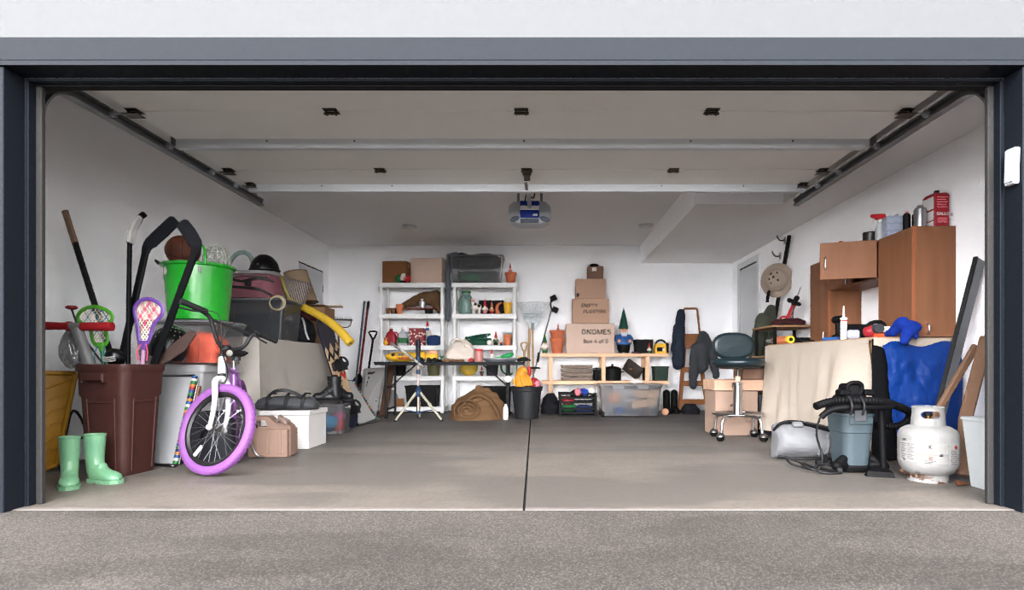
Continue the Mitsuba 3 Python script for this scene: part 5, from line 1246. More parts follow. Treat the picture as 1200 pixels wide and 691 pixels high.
part(k, 'load', lumpy(ball(q + V(.07, 0, .13), 1, 3, (.07, .05, .035)), .01, 30, 2), M_SKIN, 60)
k = thing('fern', 'small green artificial plant on the black table beside the yellow toy truck', 'plant')
part(k, 'pot', lathe([(0, 0), (.04, 0), (.045, .03), (0, .03)], 16, V(-1.41, 8.18, TT)), M_BLACKO, 40)
for i in range(14):
    a = i * 2.4; L = .03 + .01 * (i % 3)
    part(k, 'leaf', bar(spline([V(-1.41, 8.18, TT + .03), V(-1.41 + .5 * L * math.cos(a), 8.18 + .4 * L * math.sin(a), TT + .075), V(-1.41 + L * 1.2 * math.cos(a), 8.18 + .8 * L * math.sin(a), TT + .06 + .02 * (i % 2))], 8), np.array([.006, .012, .018, .022, .022, .018, .012, .004]), .003, (-math.sin(a), math.cos(a), 0)), M_GREENO, 50)
M_CANVAS = bumped('white_canvas', (214, 202, 190), lambda p, n, uv: fbm(p.x * 24, p.y * 24, p.z * 24, 3), .008, 0.9)
k = thing('canvas_bag', 'crumpled white canvas bag on the black table between the shelf units', 'bag')
part(k, 'body', lumpy(rloft([(0, .36, .28, .08), (.06, .42, .34, .12), (.16, .38, .3, .12), (.25, .28, .22, .09), (.30, .14, .12, .05)]), .035, 8, 17, .025).apply_translation(V(-1.165, 8.34, TT + .004)), M_CANVAS, 60)
part(k, 'handle', bar(spline([V(-1.30, 8.20, TT + .20), V(-1.26, 8.16, TT + .29), V(-1.14, 8.16, TT + .30), V(-1.08, 8.20, TT + .20)], 18), .03, .006, (0, .5, 1)), M_CANVAS, 50)
part(k, 'strap', bar(spline([V(-1.34, 8.18, TT + .10), V(-1.22, 8.15, TT + .14), V(-1.02, 8.17, TT + .08)], 18), .03, .006, (0, .2, 1)), M_CANVAS, 50)
solo('fallen_leaves', 'dry brown leaf litter on the table in front of the canvas bag', 'leaves', join(*[lumpy(ball(V(-1.36 + .06 * i, 8.11 + .02 * (i % 3), TT + .018), 1, 2, (.035, .02, .016)), .01, 40, i) for i in range(5)]), M_BROWNO, 60, kind='stuff')
k = thing('jar', 'jar with pink contents and a red lid on the black table beside the canvas bag', 'jar')
part(k, 'glass', lathe([(0, 0), (.055, 0), (.06, .02), (.06, .13), (.05, .15), (0, .15)], 28, V(-.90, 8.20, TT)), mat('jar_pink', (186, 124, 116), .25), 40)
part(k, 'lid', lathe([(0, .148), (.054, .148), (.054, .175), (0, .175)], 28, V(-.90, 8.20, TT)), M_REDO, 40)
solo('red_pebbles', 'little red and white trinket beside the pink jar', 'trinket', lumpy(ball(V(-1.0, 8.12, TT + .025), 1, 2, (.035, .025, .024)), .01, 50, 2), M_REDO, 60)
k = thing('serving_tray', 'wide round grey tray on the black table under the little gnome', 'tray')
part(k, 'plate', lathe([(0, 0), (.20, 0), (.235, .03), (.235, .045), (.22, .05), (.20, .035), (0, .035)], 48, V(-.62, 8.36, TT)), mat('lid_grey', (112, 116, 120), .4), 40)
part(k, 'rim', mv(torus(.23, .009, 48, 8), V(-.62, 8.36, TT + .045)), M_GREYFAB, 60)
gnome('little white gnome with a red cap standing on the round grey tray', V(-.73, 8.27, TT + .036), .15, M_REDO, M_WHITEO, M_WHITEO)
k = thing('garden_scoop', 'bright green plastic scoop lying on the round grey tray', 'scoop')
part(k, 'bowl', mv(ball((0, 0, 0), 1, 3, (.10, .06, .035)), V(-.52, 8.28, TT + .082), ry=-16), mat('lime_green', (44, 158, 88), .4), 60)
part(k, 'handle', rod(V(-.60, 8.27, TT + .06), V(-.68, 8.26, TT + .058), .014, n=10), 'mat_lime_green', 50)
k = thing('work_glove', 'black and yellow work glove on the right end of the black table', 'glove')
part(k, 'palm', lumpy(rloft([(0, .14, .10, .04), (.03, .16, .11, .05), (.06, .10, .08, .03)]), .006, 30, 2, .02).apply_translation(V(-.30, 8.20, TT + .004)), M_BLACKO, 60)
for i in range(4): part(k, 'finger', tube([V(-.26, 8.17 + .022 * i, TT + .028), V(-.22, 8.16 + .026 * i, TT + .03), V(-.19, 8.16 + .026 * i, TT + .018)], [.014, .013, .011], 8), M_BLACKO, 50)
part(k, 'cuff', box(V(-.33, 8.20, TT + .06), (.06, .08, .03), bevel=.01), M_YELO, 40)

# tripod with a long tube across it
M_TRILEG = mat('tripod_leg', (176, 170, 152), 0.4); M_CLAMPB = mat('clamp_blue', (34, 56, 86), 0.4); M_POLEP = mat('pole_pale', (206, 188, 176), 0.3)
k = thing('tripod', 'tripod stand with pale legs and blue clamps in front of the black table', 'tripod')
tc = V(-1.655, 7.83, 0)
part(k, 'column', rod(tc + V(0, 0, .10), tc + V(0, 0, .93), .013, n=12), M_POLEP, 50)
part(k, 'lower_tube', rod(tc + V(-.012, 0, .04), tc + V(-.012, 0, .30), .012, n=12), M_BLACK, 50)
part(k, 'hub', lathe([(0, .30), (.04, .31), (.05, .35), (.045, .39), (.025, .41), (.02, .45), (0, .45)], 16, tc), M_CLAMPB, 40)
for (u, v, Y) in ((463, 494, 7.58), (518, 492, 7.66), (492, 487, 8.15)):
    f = at(u, v, Y); f[2] = .012
    a_ = tc + V(0, 0, .36) + (f - tc) * V(.09, .09, 0)
    l_ = part(k, 'leg', rod(f, a_, .013, .018, 12), M_TRILEG, 50)
    part(l_, 'foot', ball(f, .016, 2), M_BLACK, 60)
    part(k, 'brace', rod(tc + V(0, 0, .10), a_ + (f - a_) * .62, .007, n=8), M_CLAMPB, 50)
    part(k, 'clamp', rod(a_ + (f - a_) * .40, a_ + (f - a_) * .48, .023, n=12), M_TRILEG, 40)
part(k, 'spreader_hub', lathe([(0, .08), (.022, .08), (.022, .12), (0, .12)], 14, tc), M_CLAMPB, 40)
part(k, 'head_clamp', rod(tc + V(0, 0, .72), tc + V(0, 0, .86), .034, .03, 16), M_CLAMPB, 40)
part(k, 'head_grip', mv(lumpy(rloft([(0, .05, .06, .02), (.16, .06, .07, .02), (.24, .045, .05, .02)], 4), .004, 30, 3), tc + V(0, 0, .82)), mat('clamp_navy', (24, 28, 40), .5), 40)
part(k, 'collar', rod(tc + V(0, 0, .60), tc + V(0, 0, .66), .024, n=14), M_CLAMPB, 40)
def f_camo(p, n, uv): return mix((0.10, 0.10, 0.085), (0.32, 0.30, 0.26), smoothstep(.45, .55, fbm(p.x * 26, p.y * 26, p.z * 26, 3)))
part(k, 'long_tube', tube([at(458, 401.5, 7.74), at(478, 415.5, 7.755), at(497, 430.5, 7.77)], [.020, .018, .016], 12), mat('camo', proc(f_camo), .6), 50)

# floor in front of the shelves: burlap roll, bottle, planter with gloves
k = thing('burlap_roll', 'big heap of rolled brown burlap on the floor under the black table', 'burlap roll')
BCR = V(-.89, 7.98, 0)
uu, vv = np.meshgrid(np.linspace(0, 2 * np.pi, 120, endpoint=False), np.linspace(0, 1, 44), indexing='ij')
ph = vv * np.pi / 2
base_r = 1 + .10 * np.sin(3 * uu + 1) + .05 * np.sin(5 * uu)
swirl = .022 * np.sin(26 * vv + 2.5 * np.sin(2 * uu) + uu) * np.clip(1.3 - vv, 0, 1)
px = BCR[0] + (.355 * np.cos(ph) * base_r + swirl * .3) * np.cos(uu) - .03
py = BCR[1] + (.24 * np.cos(ph) * base_r + swirl * .4) * np.sin(uu)
pz = np.maximum(0, .37 * np.sin(ph) ** .75 + swirl * .8 * np.sin(ph) - .08 * np.cos(uu + 2.4) * np.sin(ph))
rings = [np.stack([px[:, j], py[:, j], pz[:, j]], 1) for j in range(44)]
part(k, 'cloth', loft(rings), M_BURLAP, 60)
sp = []
for t in np.linspace(0, 5.2 * np.pi, 90):
    r_ = .03 + .0078 * t
    sp.append((BCR[0] - .10 + r_ * 1.15 * math.cos(t), BCR[1] - .245 - .006 * math.sin(t), .135 + r_ * .9 * math.sin(t)))
part(k, 'rolled_end', bar(np.array(sp), .09, .016, (0, 1, 0)), M_BURLAP, 50)
part(k, 'fold', mv(bar(spline([BCR + V(-.26, -.17, .03), BCR + V(-.16, -.19, .22), BCR + V(.02, -.16, .34), BCR + V(.2, -.15, .24), BCR + V(.3, -.12, .05)], 30), .12, .03, (0, 1, .3)), (0, 0, 0)), M_BURLAP, 50)
solo('bottle', 'white bottle with dark print standing between the burlap roll and the black planter', 'bottle', lathe([(0, 0), (.032, 0), (.034, .02), (.034, .15), (.018, .18), (.018, .2), (0, .2)], 20, V(-.515, 8.05 - .12, 0)), M_WHITEO, 40)
M_PLANTER = mat('planter_black', (34, 35, 37), 0.45)
k = thing('planter', 'large black plastic planter holding gloves and tools in front of the shelves', 'planter')
PC = V(-.24, 8.06, 0)
part(k, 'tub', pot([(.15, 0), (.158, .01), (.198, .37), (.212, .375), (.220, .43), (.214, .435)], .008, 40, PC), M_PLANTER, 40)
M_GLOVE = mat('glove_orange', (214, 146, 48), 0.6)
k = thing('work_glove', 'orange rubber glove drooping over the rim of the black planter', 'glove')
g0 = PC + V(-.06, -.06, .43)
part(k, 'cuff', tube(spline([g0 + V(-.02, .04, -.16), g0 + V(-.03, .0, .06), g0 + V(.0, -.0, .21), g0 + V(.03, .02, .235)], 16), np.linspace(.075, .062, 16), 14, flat=.7), M_GLOVE, 60)
for i in range(4): part(k, 'finger', tube(spline([g0 + V(-.04 + .03 * i, -.01, .16), g0 + V(-.01 + .035 * i, -.07, .12), g0 + V(.04 + .03 * i, -.09, .02)], 10), .019, 8), M_GLOVE, 60)
part(k, 'thumb', tube(spline([g0 + V(-.06, .0, .12), g0 + V(-.10, -.02, .09), g0 + V(-.10, -.03, .03)], 10), .018, 8), M_GLOVE, 60)
k = thing('hand_fork', 'red handled garden tool sticking out of the black planter', 'garden tool')
part(k, 'handle', tube(spline([PC + V(.02, .03, .56), PC + V(.04, .03, .63), PC + V(.02, .03, .70)], 10), .024, 10), M_REDO, 60)
part(k, 'shaft', rod(PC + V(.02, .02, .10), PC + V(.02, .03, .57), .010, n=10), M_DARKSTEEL, 50)
for i, (dx, z_, m_, lb) in enumerate(((.10, .46, M_JUGRED, 'dark red cloth tucked in the black planter'), (.15, .44, M_PINKO, 'pink cloth at the right rim of the black planter'))):
    solo('cloth', lb, 'cloth', lumpy(ball(PC + V(dx - .02 * i, -.03, z_ + .02), 1, 3, (.055, .06, .075)), .02, 18, i + 6), m_, 60)
k = thing('pole', 'black pole with a round white end leaning beside the black planter', 'pole')
part(k, 'rod', rod(V(-.487, 8.0, .01), V(-.482, 7.97, .62), .014, n=10), M_BLACK, 50)
part(k, 'knob', mv(ball((0, 0, 0), 1, 3, (.047, .022, .047)), V(-.482, 7.94, .535)), M_WHITEO, 60)

# long handled garden tools against the back wall
M_ASH = mat('ash_wood', (192, 156, 116), 0.5)
M_RAKE = mat('rake_grey', (132, 138, 138), 0.4, 0.5)
k = thing('leaf_rake', 'grey fan leaf rake standing head up against the back wall', 'rake')
RY = 9.40; ap = at(624, 386, RY)
for i in range(22):
    t = i / 21; u_t = 605 + t * 41
    tip = at(u_t, 353 + 2.5 * abs(t - .5), RY - .0)
    mid = ap + (tip - ap) * .82 + V(0, -.012, 0)
    part(k, 'tine', bar([ap + V((t - .5) * .05, -.01, 0), mid, tip + V(0, -.02, .0), tip + V(0, -.05, -.015)], .009, .003, (1, 0, 0)), M_RAKE, 40)
part(k, 'tine_brace', bar([at(612, 367, RY - .03), at(624, 366, RY - .03), at(639, 367, RY - .03)], .022, .008, (0, 0, 1)), M_RAKE, 40)
part(k, 'tine_brace', bar([at(614, 371, RY - .03), at(624, 371.5, RY - .03), at(637, 371, RY - .03)], .012, .008, (0, 0, 1)), M_RAKE, 40)
part(k, 'ferrule', tube([at(624.5, 378, RY - .02), at(624, 390, RY - .02)], [.022, .017], 12), M_RAKE, 50)
part(k, 'handle', rod(at(624, 384, RY - .02), V(-.16, 9.28, .0), .015, n=12), M_ASH, 50)
k = thing('shovel', 'wooden shovel handle rising beside the leaf rake behind the black planter', 'shovel')
part(k, 'handle', rod(at(621, 378, 9.44), V(-.27, 9.34, .28), .020, n=12), M_ASH, 50)
part(k, 'blade', bar(spline([V(-.27, 9.34, .30), V(-.275, 9.33, .2), V(-.28, 9.31, .01)], 10), np.array([.05, .15, .2, .21, .21, .21, .20, .18, .14, .08]), .006, (1, 0, 0)), M_DARKSTEEL, 40)
k = thing('spade', 'wooden D handled spade behind the black planter', 'spade')
part(k, 'grip', tube(spline([at(611, 402.5, 9.1), at(617.5, 402.2, 9.1), at(617, 406, 9.1), at(615, 411, 9.1), at(614, 411, 9.1), at(611.5, 407, 9.1)], 40, True), .014, 10, closed=True), M_ASH, 60)
part(k, 'shaft', rod(at(614.5, 411, 9.1), V(-.31, 9.0, .30), .018, n=12), M_ASH, 50)
part(k, 'blade', bar([V(-.31, 9.0, .31), V(-.312, 8.99, .25), V(-.315, 8.96, .01)], [.06, .18, .16], .008, (1, 0, 0)), M_DARKSTEEL, 40)
k = thing('work_light', 'slim grey pole with two black lamp heads leaning on the back wall', 'lamp')
part(k, 'pole', rod(at(646, 364, 9.36), V(-.32, 9.10, .02), .011, n=10), M_RAKE, 50)
for (u, v, a) in ((648.5, 349.5, -24), (650.5, 363, 28)):
    c = at(u, v, 9.30)
    l_ = part(k, 'lamp_head', mv(hull([(-.05, -.03, -.045), (.05, -.03, -.045), (-.05, -.03, .045), (.05, -.03, .045), (-.035, .05, -.03), (.035, .05, -.03), (-.035, .05, .03), (.035, .05, .03)]), c, ry=a), M_BLACK, 30)
    part(l_, 'lens', mv(box((0, -.032, 0), (.085, .004, .075), bevel=.001), c, ry=a), M_BLACKO, 30)
part(k, 'bracket', tube(spline([at(646, 351, 9.33), at(645.5, 357, 9.34), at(646.5, 362, 9.34), at(648, 365, 9.33)], 14), .012, 8), M_BLACK, 50)
part(k, 'handle', rod(at(631.5, 413, 9.24), at(630, 424, 9.23), .020, n=12), M_BLACK, 50)
part(k, 'disc', mv(lathe([(0, -.012), (.085, -.012), (.09, 0), (.07, .014), (0, .016)], 32), at(626.5, 431, 9.20)), M_BLACK, 40)

# left of the shelves: bow rake, snow shovels, paper sack, plank
LY = 9.3
k = thing('bow_rake', 'bow rake standing head up beside the pool noodle at the back left', 'rake')
hd = [at(386, 374, LY), at(413, 375, LY)]
part(k, 'bar', bar(hd, .022, .012, (0, 0, 1)), M_DARKSTEEL, 40)
for i in range(13):
    p = hd[0] + (hd[1] - hd[0]) * (i + .5) / 13
    part(k, 'tooth', rod(p, p + V(0, -.01, .045), .006, .003, 6), M_DARKSTEEL, 40)
part(k, 'bow', tube(spline([hd[1] + V(-.02, 0, 0), at(411, 380, LY), at(404, 383.5, LY), at(397, 384, LY), at(397, 386, LY)], 20), .008, 8), M_DARKSTEEL, 60)
part(k, 'handle', rod(at(397, 385, LY), V(-3.16, 9.1, 0.0), .016, n=12), M_BROWNO, 50)
M_SHAFTB = mat('shaft_blue', (84, 92, 106), 0.4); M_SHAFTR = mat('shaft_red', (112, 34, 36), 0.4)
k = thing('broom', 'blue grey handled push broom standing at the back left beside the shelves', 'broom')
part(k, 'handle', rod(at(427, 353, 9.42), V(-2.86, 8.95, .12), .016, n=10), M_SHAFTB, 50)
part(k, 'brush', hull([V(-3.02, 8.88, .0), V(-2.74, 8.88, .0), V(-3.02, 9.0, .0), V(-2.74, 9.0, .0), V(-2.98, 8.91, .13), V(-2.78, 8.91, .13), V(-2.98, 8.97, .13), V(-2.78, 8.97, .13)]), M_BLACKO, 30)
k = thing('snow_shovel', 'red handled snow shovel with a black scoop at the back left', 'shovel')
part(k, 'handle', rod(at(431.5, 356, 9.44), at(421, 441, 9.16), .017, n=10), M_SHAFTR, 50)
part(k, 'grip', rod(at(432, 353, 9.45), at(430.8, 362, 9.42), .021, n=10), M_BLACK, 50)
part(k, 'scoop', bar(spline([at(421, 438, 9.15), at(419.5, 446, 9.10), at(418, 468, 9.04), at(417, 482, 9.0)], 10), np.array([.04, .12, .22, .30, .34, .36, .37, .37, .37, .36]), .010, (1, 0, 0)), M_BLACKO, 40)
k = thing('spade', 'black D handled shovel leaning by the left shelf unit', 'spade')
part(k, 'grip', tube(spline([at(432.5, 389, 9.25), at(437, 388, 9.25), at(441.5, 389, 9.25), at(439.5, 394, 9.25), at(437.2, 397.5, 9.25), at(434.8, 394, 9.25)], 40, True), .013, 8, closed=True), M_BLACK, 60)
part(k, 'shaft', rod(at(437.2, 397, 9.25), at(430, 446, 9.0), .017, n=10), M_BLACK, 50)
part(k, 'blade', bar([at(430, 444, 9.0), at(429.5, 450, 8.98), at(428, 478, 8.88)], [.05, .22, .20], .008, (1, 0, 0)), M_DARKSTEEL, 40)
M_PAPER = mat('sack_paper', (152, 150, 148), 0.85)
k = thing('paper_sack', 'grey printed paper sack leaning beside the brown plank left of the shelves', 'sack')
c4 = [at(420, 489, 8.15), at(440, 485, 8.35), at(450, 431, 8.75), at(426, 432, 8.75)]
for q in c4[:2]: q[2] = .01
nn = np.cross(c4[1] - c4[0], c4[3] - c4[0]); nn /= np.linalg.norm(nn); nn = nn if nn[1] < 0 else -nn
part(k, 'sack', hull([q for q in c4] + [q + nn * .07 + (np.mean(c4, 0) - q) * .10 for q in c4]), M_PAPER, 25)
def on4(a, b, o=.079): 
    p = c4[0] * (1 - a) * (1 - b) + c4[1] * a * (1 - b) + c4[2] * a * b + c4[3] * (1 - a) * b
    return p + nn * o + (np.mean(c4, 0) - p) * .10
for a0, a1, b0, b1 in ((.1, .9, .84, .90), (.15, .5, .72, .79), (.56, .9, .72, .79), (.1, .34, .54, .68), (.4, .9, .64, .67), (.4, .85, .57, .60), (.12, .88, .44, .47), (.12, .7, .37, .40), (.2, .42, .2, .32), (.5, .9, .28, .31), (.5, .86, .2, .23)):
    part(k, 'print', hull([on4(a0, b0), on4(a1, b0), on4(a1, b1), on4(a0, b1), on4(a0, b0, .070), on4(a1, b0, .070), on4(a1, b1, .070), on4(a0, b1, .070)]), M_INK, False)
k = thing('plank', 'dark brown plank leaning against the left shelf unit behind the table leg', 'plank')
part(k, 'board', bar([V(*(at(449, 486, 8.3)[:2]), .02), at(459, 425, 8.9)], .11, .03, (1, 0, 0)), mat('plank_brown', (82, 58, 44), .75), 30)
# ------------------------------------------------------------------ the pine bench, the box stack, ladder with jackets
ALB = 0.85
def f_pine(p, n, uv):
    g_ = fbm(p.x * 3.0, p.y * 40, p.z * 40, 3)
    return mix((0.56, 0.34, 0.20), (0.70, 0.46, 0.29), g_)
M_PINE = mat('pine', proc(f_pine), 0.55)
NX0, NX1, NY0, NY1 = -.045, 1.90, 9.13, 9.56
NZ, NM = .905, .485
k = thing('wooden_rack', 'long pine shelf rack against the back wall carrying the stacked cartons', 'rack')
for nm, z, y in (('top_board', NZ, 0), ('middle_board', NM, 0)):
    for j in range(3):
        a = NY0 + (NY1 - NY0) * j / 3
        part(k, nm, box2((NX0, a + .002, z - .038), (NX1, a + (NY1 - NY0) / 3 - .002, z), .004), M_PINE, False)
    part(k, 'edge_rail', box2((NX0, NY0 - .03, z - .055), (NX1, NY0 + .0, z - .002), .004), M_PINE, False)
for x in (.095, .905, 1.575):
    for y in (NY0 + .03, NY1 - .03):
        part(k, 'post', box2((x - .03, y - .03, .05), (x + .03, y + .03, NZ - .04), .004), M_PINE, False)
    part(k, 'foot_board', box2((x - .03, NY0 - .03, 0), (x + .03, NY1, .055), .004), M_PINE, False)
part(k, 'foot_rail', box2((NX0 + .0, NY0 - .03, .0), (.25, NY0 + .0, .055), .004), M_PINE, False)
zb = NZ + .001
def ink_text(k, M, d, lines):
    for txt, hh, x, z, bold in lines:
        part(k, 'writing', M(text_on(txt, hh, V(x, -d / 2 - .0005, z), (1, 0, .0), (0, -1, 0), bold, .001)), M_INK, False)
def px(u, Y): return (u - VX) / FOCAL * Y
YB = 9.17
b1, M1 = carton('largest pale carton marked Gnomes Box 4 of 5 at the bottom of the stack', (px(663.5, YB), YB, zb), (px(720, YB), YB + .36, zb + .455), M_KRAFT[2])
ink_text(b1, M1, .36, [('GNOMES', .076, -.14, .29, True), ('Box 4 of 5', .058, -.11, .155, True)])
z_ = zb + .458
b2, M2 = carton('brown carton marked Empty Planters second from the bottom of the stack', (px(671, YB), YB + .01, z_), (px(714, YB), YB + .34, z_ + .385), M_KRAFT[0])
ink_text(b2, M2, .33, [('EMPTY', .054, -.15, .25, True), ('PLANTERS', .050, -.12, .16, True)])
z_ += .388
b3, M3 = carton('plain brown carton third from the bottom of the stack', (px(675, YB), YB + .02, z_), (px(710, YB), YB + .31, z_ + .30), M_KRAFT[0])
part(b3, 'hand_mark', M3(box((-.20, -.1455, .05), (.04, .001, .06))), M_INK, False)
z_ += .303
b4, M4 = carton('small brown carton with a white sticker on top of the stack', (px(689, YB), YB + .04, z_), (px(707.5, YB), YB + .25, z_ + .195), M_KRAFT[3], open_=False, tape=False)
part(b4, 'sticker', M4(box((-.02, -.1055, .145), (.07, .0012, .055), bevel=.0)), M_WHITEO, False)
solo('dark_cloth', 'dark scrap of cloth lying on the topmost small carton', 'cloth', lumpy(ball(V(px(697, YB), YB + .13, z_ + .222), 1, 3, (.08, .06, .022)), .014, 20, 3), M_BLACKO, 60)
# things left of the boxes
gnome('white gnome with a green hat at the left end of the pine rack', V(px(638.5, 9.2), 9.22, zb), .30, M_GREENO, M_WHITEO, M_GREENO)
terracotta('larger clay pot upright at the left of the carton stack', V(px(653, 9.25), 9.27, zb), .115, .24, M_TERRA)
k = terracotta('second clay pot nested in the larger clay pot left of the carton stack', V(px(653, 9.25), 9.27, zb + .216), .122, .14, M_TERRA)
gnome('small gnome lying in the nested clay pots with a red hat', V(px(654, 9.25), 9.27, zb + .338), .13, M_REDO, M_REDO, M_BLACKO, rz=60)
# right of the boxes: big gnome and odds and ends
M_HATG = mat('hat_green', (24, 66, 50), 0.35)
gnome('big garden gnome with a tall dark green hat beside the carton stack', V(px(731, 9.25), 9.27, zb), .70, M_HATG, M_BLUEO, M_BLACKO, beard=mat('beard_grey', (190, 198, 206), .6), belt=mat('belt_blue', (60, 110, 170), .4))
k = thing('planter_box', 'black rectangular planter on the pine rack beside the big gnome', 'planter')
part(k, 'box', bin_shell([(0, .255, .20, .02), (.20, .285, .23, .02), (.215, .29, .235, .02)], .007, 4).apply_translation(V(px(754, 9.3), 9.33, zb)), M_BLACKO, 30)
gnome('small gnome with a red cap leaning by the black rectangular planter', V(px(760, 9.2), 9.14, zb), .17, M_REDO, M_WHITEO, M_GREENO)
k = thing('drill_case', 'yellow and black tool caddy at the right end of the pine rack', 'tool caddy')
q = V(px(772, 9.22) + .035, 9.25, zb)
part(k, 'body', rloft([(0, .20, .14, .02), (.10, .20, .14, .02), (.15, .17, .12, .02)], 4).apply_translation(q), M_YELO, 30)
part(k, 'end_cap', join(box(q + V(.09, 0, .08), (.045, .15, .16), bevel=.01)), M_BLACKO, 30)
part(k, 'handle', tube(spline([q + V(-.08, 0, .14), q + V(-.05, 0, .19), q + V(.05, 0, .19), q + V(.08, 0, .14)], 16), .014, 8), M_BLACKO, 50)
part(k, 'label', box(q + V(-.02, -.071, .06), (.10, .003, .06)), M_BLACKO, False)
part(k, 'label', box(q + V(.03, -.0715, .055), (.035, .004, .045)), M_WHITEO, False)
solo('purple_thing', 'small dark purple sachet on the edge of the pine rack', 'sachet', mv(box((0, 0, .012), (.10, .06, .022), bevel=.008), V(px(744, 9.13), 9.135, zb)), mat('dark_purple', (70, 34, 60), .6), 30)
# middle board
zm = NM + .001
for i in range(4):
    kk = thing('seed_tray', ('lowest', 'second lowest', 'second highest', 'topmost')[i] + ' grey brown tray in the stack on the middle board', 'tray', 'stacked grey brown trays')
    c = V(px(676, 9.2) + .004 * (i % 2), 9.33, zm + i * .064)
    part(kk, 'tray', bin_shell([(0, .46, .30, .02), (.036, .485, .33, .02), (.04, .495, .34, .02), (.05, .495, .34, .02)], .008, 4).apply_translation(c), mat('tray_grey', (128, 112, 102), .8) if i == 0 else 'mat_tray_grey', 30)
    part(kk, 'filler', box(c + V(0, 0, .028), (.45, .29, .016)), M_BLACKO, False)
k = thing('stock_pot', 'black enamel pot with a lid on the middle board of the rack', 'pot')
c = V(px(718.5, 9.2), 9.30, zm)
part(k, 'body', lathe([(0, 0), (.125, 0), (.135, .02), (.135, .17), (.14, .175), (0, .175)], 36, c), M_BLACKO, 40)
part(k, 'lid', lathe([(.142, .175), (.14, .185), (.08, .215), (.02, .225), (.0, .225)], 36, c), M_BLACKO, 40)
part(k, 'knob', lathe([(0, .22), (.012, .225), (.02, .245), (.012, .255), (0, .256)], 16, c), M_BLACKO, 40)
for s in (-1, 1): part(k, 'handle', tube(spline([c + V(s * .135, -.04, .13), c + V(s * .165, -.03, .135), c + V(s * .165, .03, .135), c + V(s * .135, .04, .13)], 14), .008, 8), M_BLACKO, 50)
solo('bottle', 'dark bottle beside the stacked trays on the middle board', 'bottle', lathe([(0, 0), (.035, 0), (.035, .13), (.014, .17), (.014, .2), (0, .2)], 18, V(px(699, 9.2), 9.24, zm)), M_BLACKO, 40)
k = thing('lantern', 'dark glass lantern beside the black enamel pot', 'lantern')
c = V(px(697.5, 9.2) + .045, 9.42, zm)
part(k, 'frame', join(*[box(c + V(a * .05, b * .05, .09), (.01, .01, .18)) for a in (-1, 1) for b in (-1, 1)], box(c + V(0, 0, .005), (.12, .12, .01)), box(c + V(0, 0, .185), (.12, .12, .012))), M_BLACKO, False)
part(k, 'glass', box(c + V(0, 0, .09), (.09, .09, .16)), M_DIMGREY, False)
M_GRILL = mat('metal_pan', (98, 92, 86), 0.35, .7)
k = thing('roasting_pan', 'grey metal pan tipped on its side on the middle board', 'pan')
c = V(px(742, 9.2), 9.30, zm)
part(k, 'pan', mv(bin_shell([(0, .26, .20, .03), (.07, .30, .24, .04)], .005, 4), c + V(-.02, -.03, .155), ry=38, rx=50), M_GRILL, 30)
part(k, 'handle', rod(c + V(-.16, -.03, .18), c + V(.0, -.02, .175), .016, n=10), M_BROWNO, 50)
for i, (u, h, m_, lb) in enumerate(((748.5, .19, M_WHITEO, 'narrow white packet standing behind the tipped metal pan'), (752, .20, M_BLACKO, 'black case standing behind the tipped metal pan'), (756.5, .19, mat('tan_packet', (150, 132, 96), .7), 'narrow tan packet near the right post of the rack'))):
    solo('packet', lb, 'packet', box2((px(u, 9.25) + .035, 9.42 + .03 * i, zm), (px(u, 9.25) + .085, 9.44 + .03 * i, zm + h), .004), m_, False)
k = thing('storage_box', 'dark green storage box at the right end of the middle board', 'box')
part(k, 'body', bin_shell([(0, .20, .24, .02), (.20, .22, .26, .02)], .006, 4).apply_translation(V(px(774.5, 9.25), 9.32, zm)), mat('dark_green', (30, 48, 40), .5), 30)
part(k, 'lid', rloft([(.20, .235, .275, .02), (.22, .235, .275, .02)], 4).apply_translation(V(px(774.5, 9.25), 9.32, zm)), 'mat_dark_green', 30)
solo('red_knob', 'small red plastic ball on the end of the middle board', 'ball', ball(V(px(783, 9.2) - .015, 9.16, zm + .035), .035, 2), M_REDO, 60) if False else None
# floor: crate with clothes, big tote, bags
ALB = 0.75
k = thing('crate', 'black slatted crate full of clothes on the floor under the pine rack', 'crate')
CX = (px(654.5, 8.4) + px(700, 8.4)) / 2; cw_, cd_, ch_ = .53, .36, .335
C0 = V(CX, 8.40 + cd_ / 2, 0)
part(k, 'base', box(C0 + V(0, 0, .012), (cw_, cd_, .02), bevel=.004), M_BLACKO, False)
for z in (.05, .11, .20, .26, .315):
    for s in (-1, 1):
        part(k, 'slat', box(C0 + V(0, s * (cd_ / 2 - .006), z), (cw_, .012, .03), bevel=.003), M_BLACKO, False)
        part(k, 'slat', box(C0 + V(s * (cw_ / 2 - .006), 0, z), (.012, cd_ - .03, .03), bevel=.003), M_BLACKO, False)
for sx in (-1, 1):
    for sy in (-1, 1): part(k, 'corner_post', box(C0 + V(sx * (cw_ / 2 - .015), sy * (cd_ / 2 - .015), ch_ / 2), (.036, .036, ch_), bevel=.005), M_BLACKO, False)
for i, (dx, dz, sx, m_, lb) in enumerate(((-.13, .11, .12, M_GREENO, 'green cloth showing through the slats of the black crate'), (.10, .10, .14, mat('cloth_navy', (38, 48, 92), .8), 'navy cloth showing through the slats of the black crate'), (-.14, .21, .10, M_JUGRED, 'dark red cloth at the left inside the black crate'), (.0, .315, .11, M_BLACKO, 'black cloth on top of the clothes in the crate'), (.09, .335, .085, mat('cloth_royal', (34, 64, 156), .8), 'royal blue cloth on top of the crate'), (.195, .345, .06, M_WHITEO, 'white cloth at the right end of the crate'), (.0, .33, .05, M_PINKO, 'pink and white cloth beside the royal blue cloth'))):
    solo('folded_cloth', lb, 'cloth', lumpy(ball(C0 + V(dx, -.03 - .012 * i, dz), 1, 3, (sx, .11, .06)), .025, 12, 40 + i), m_, 60)
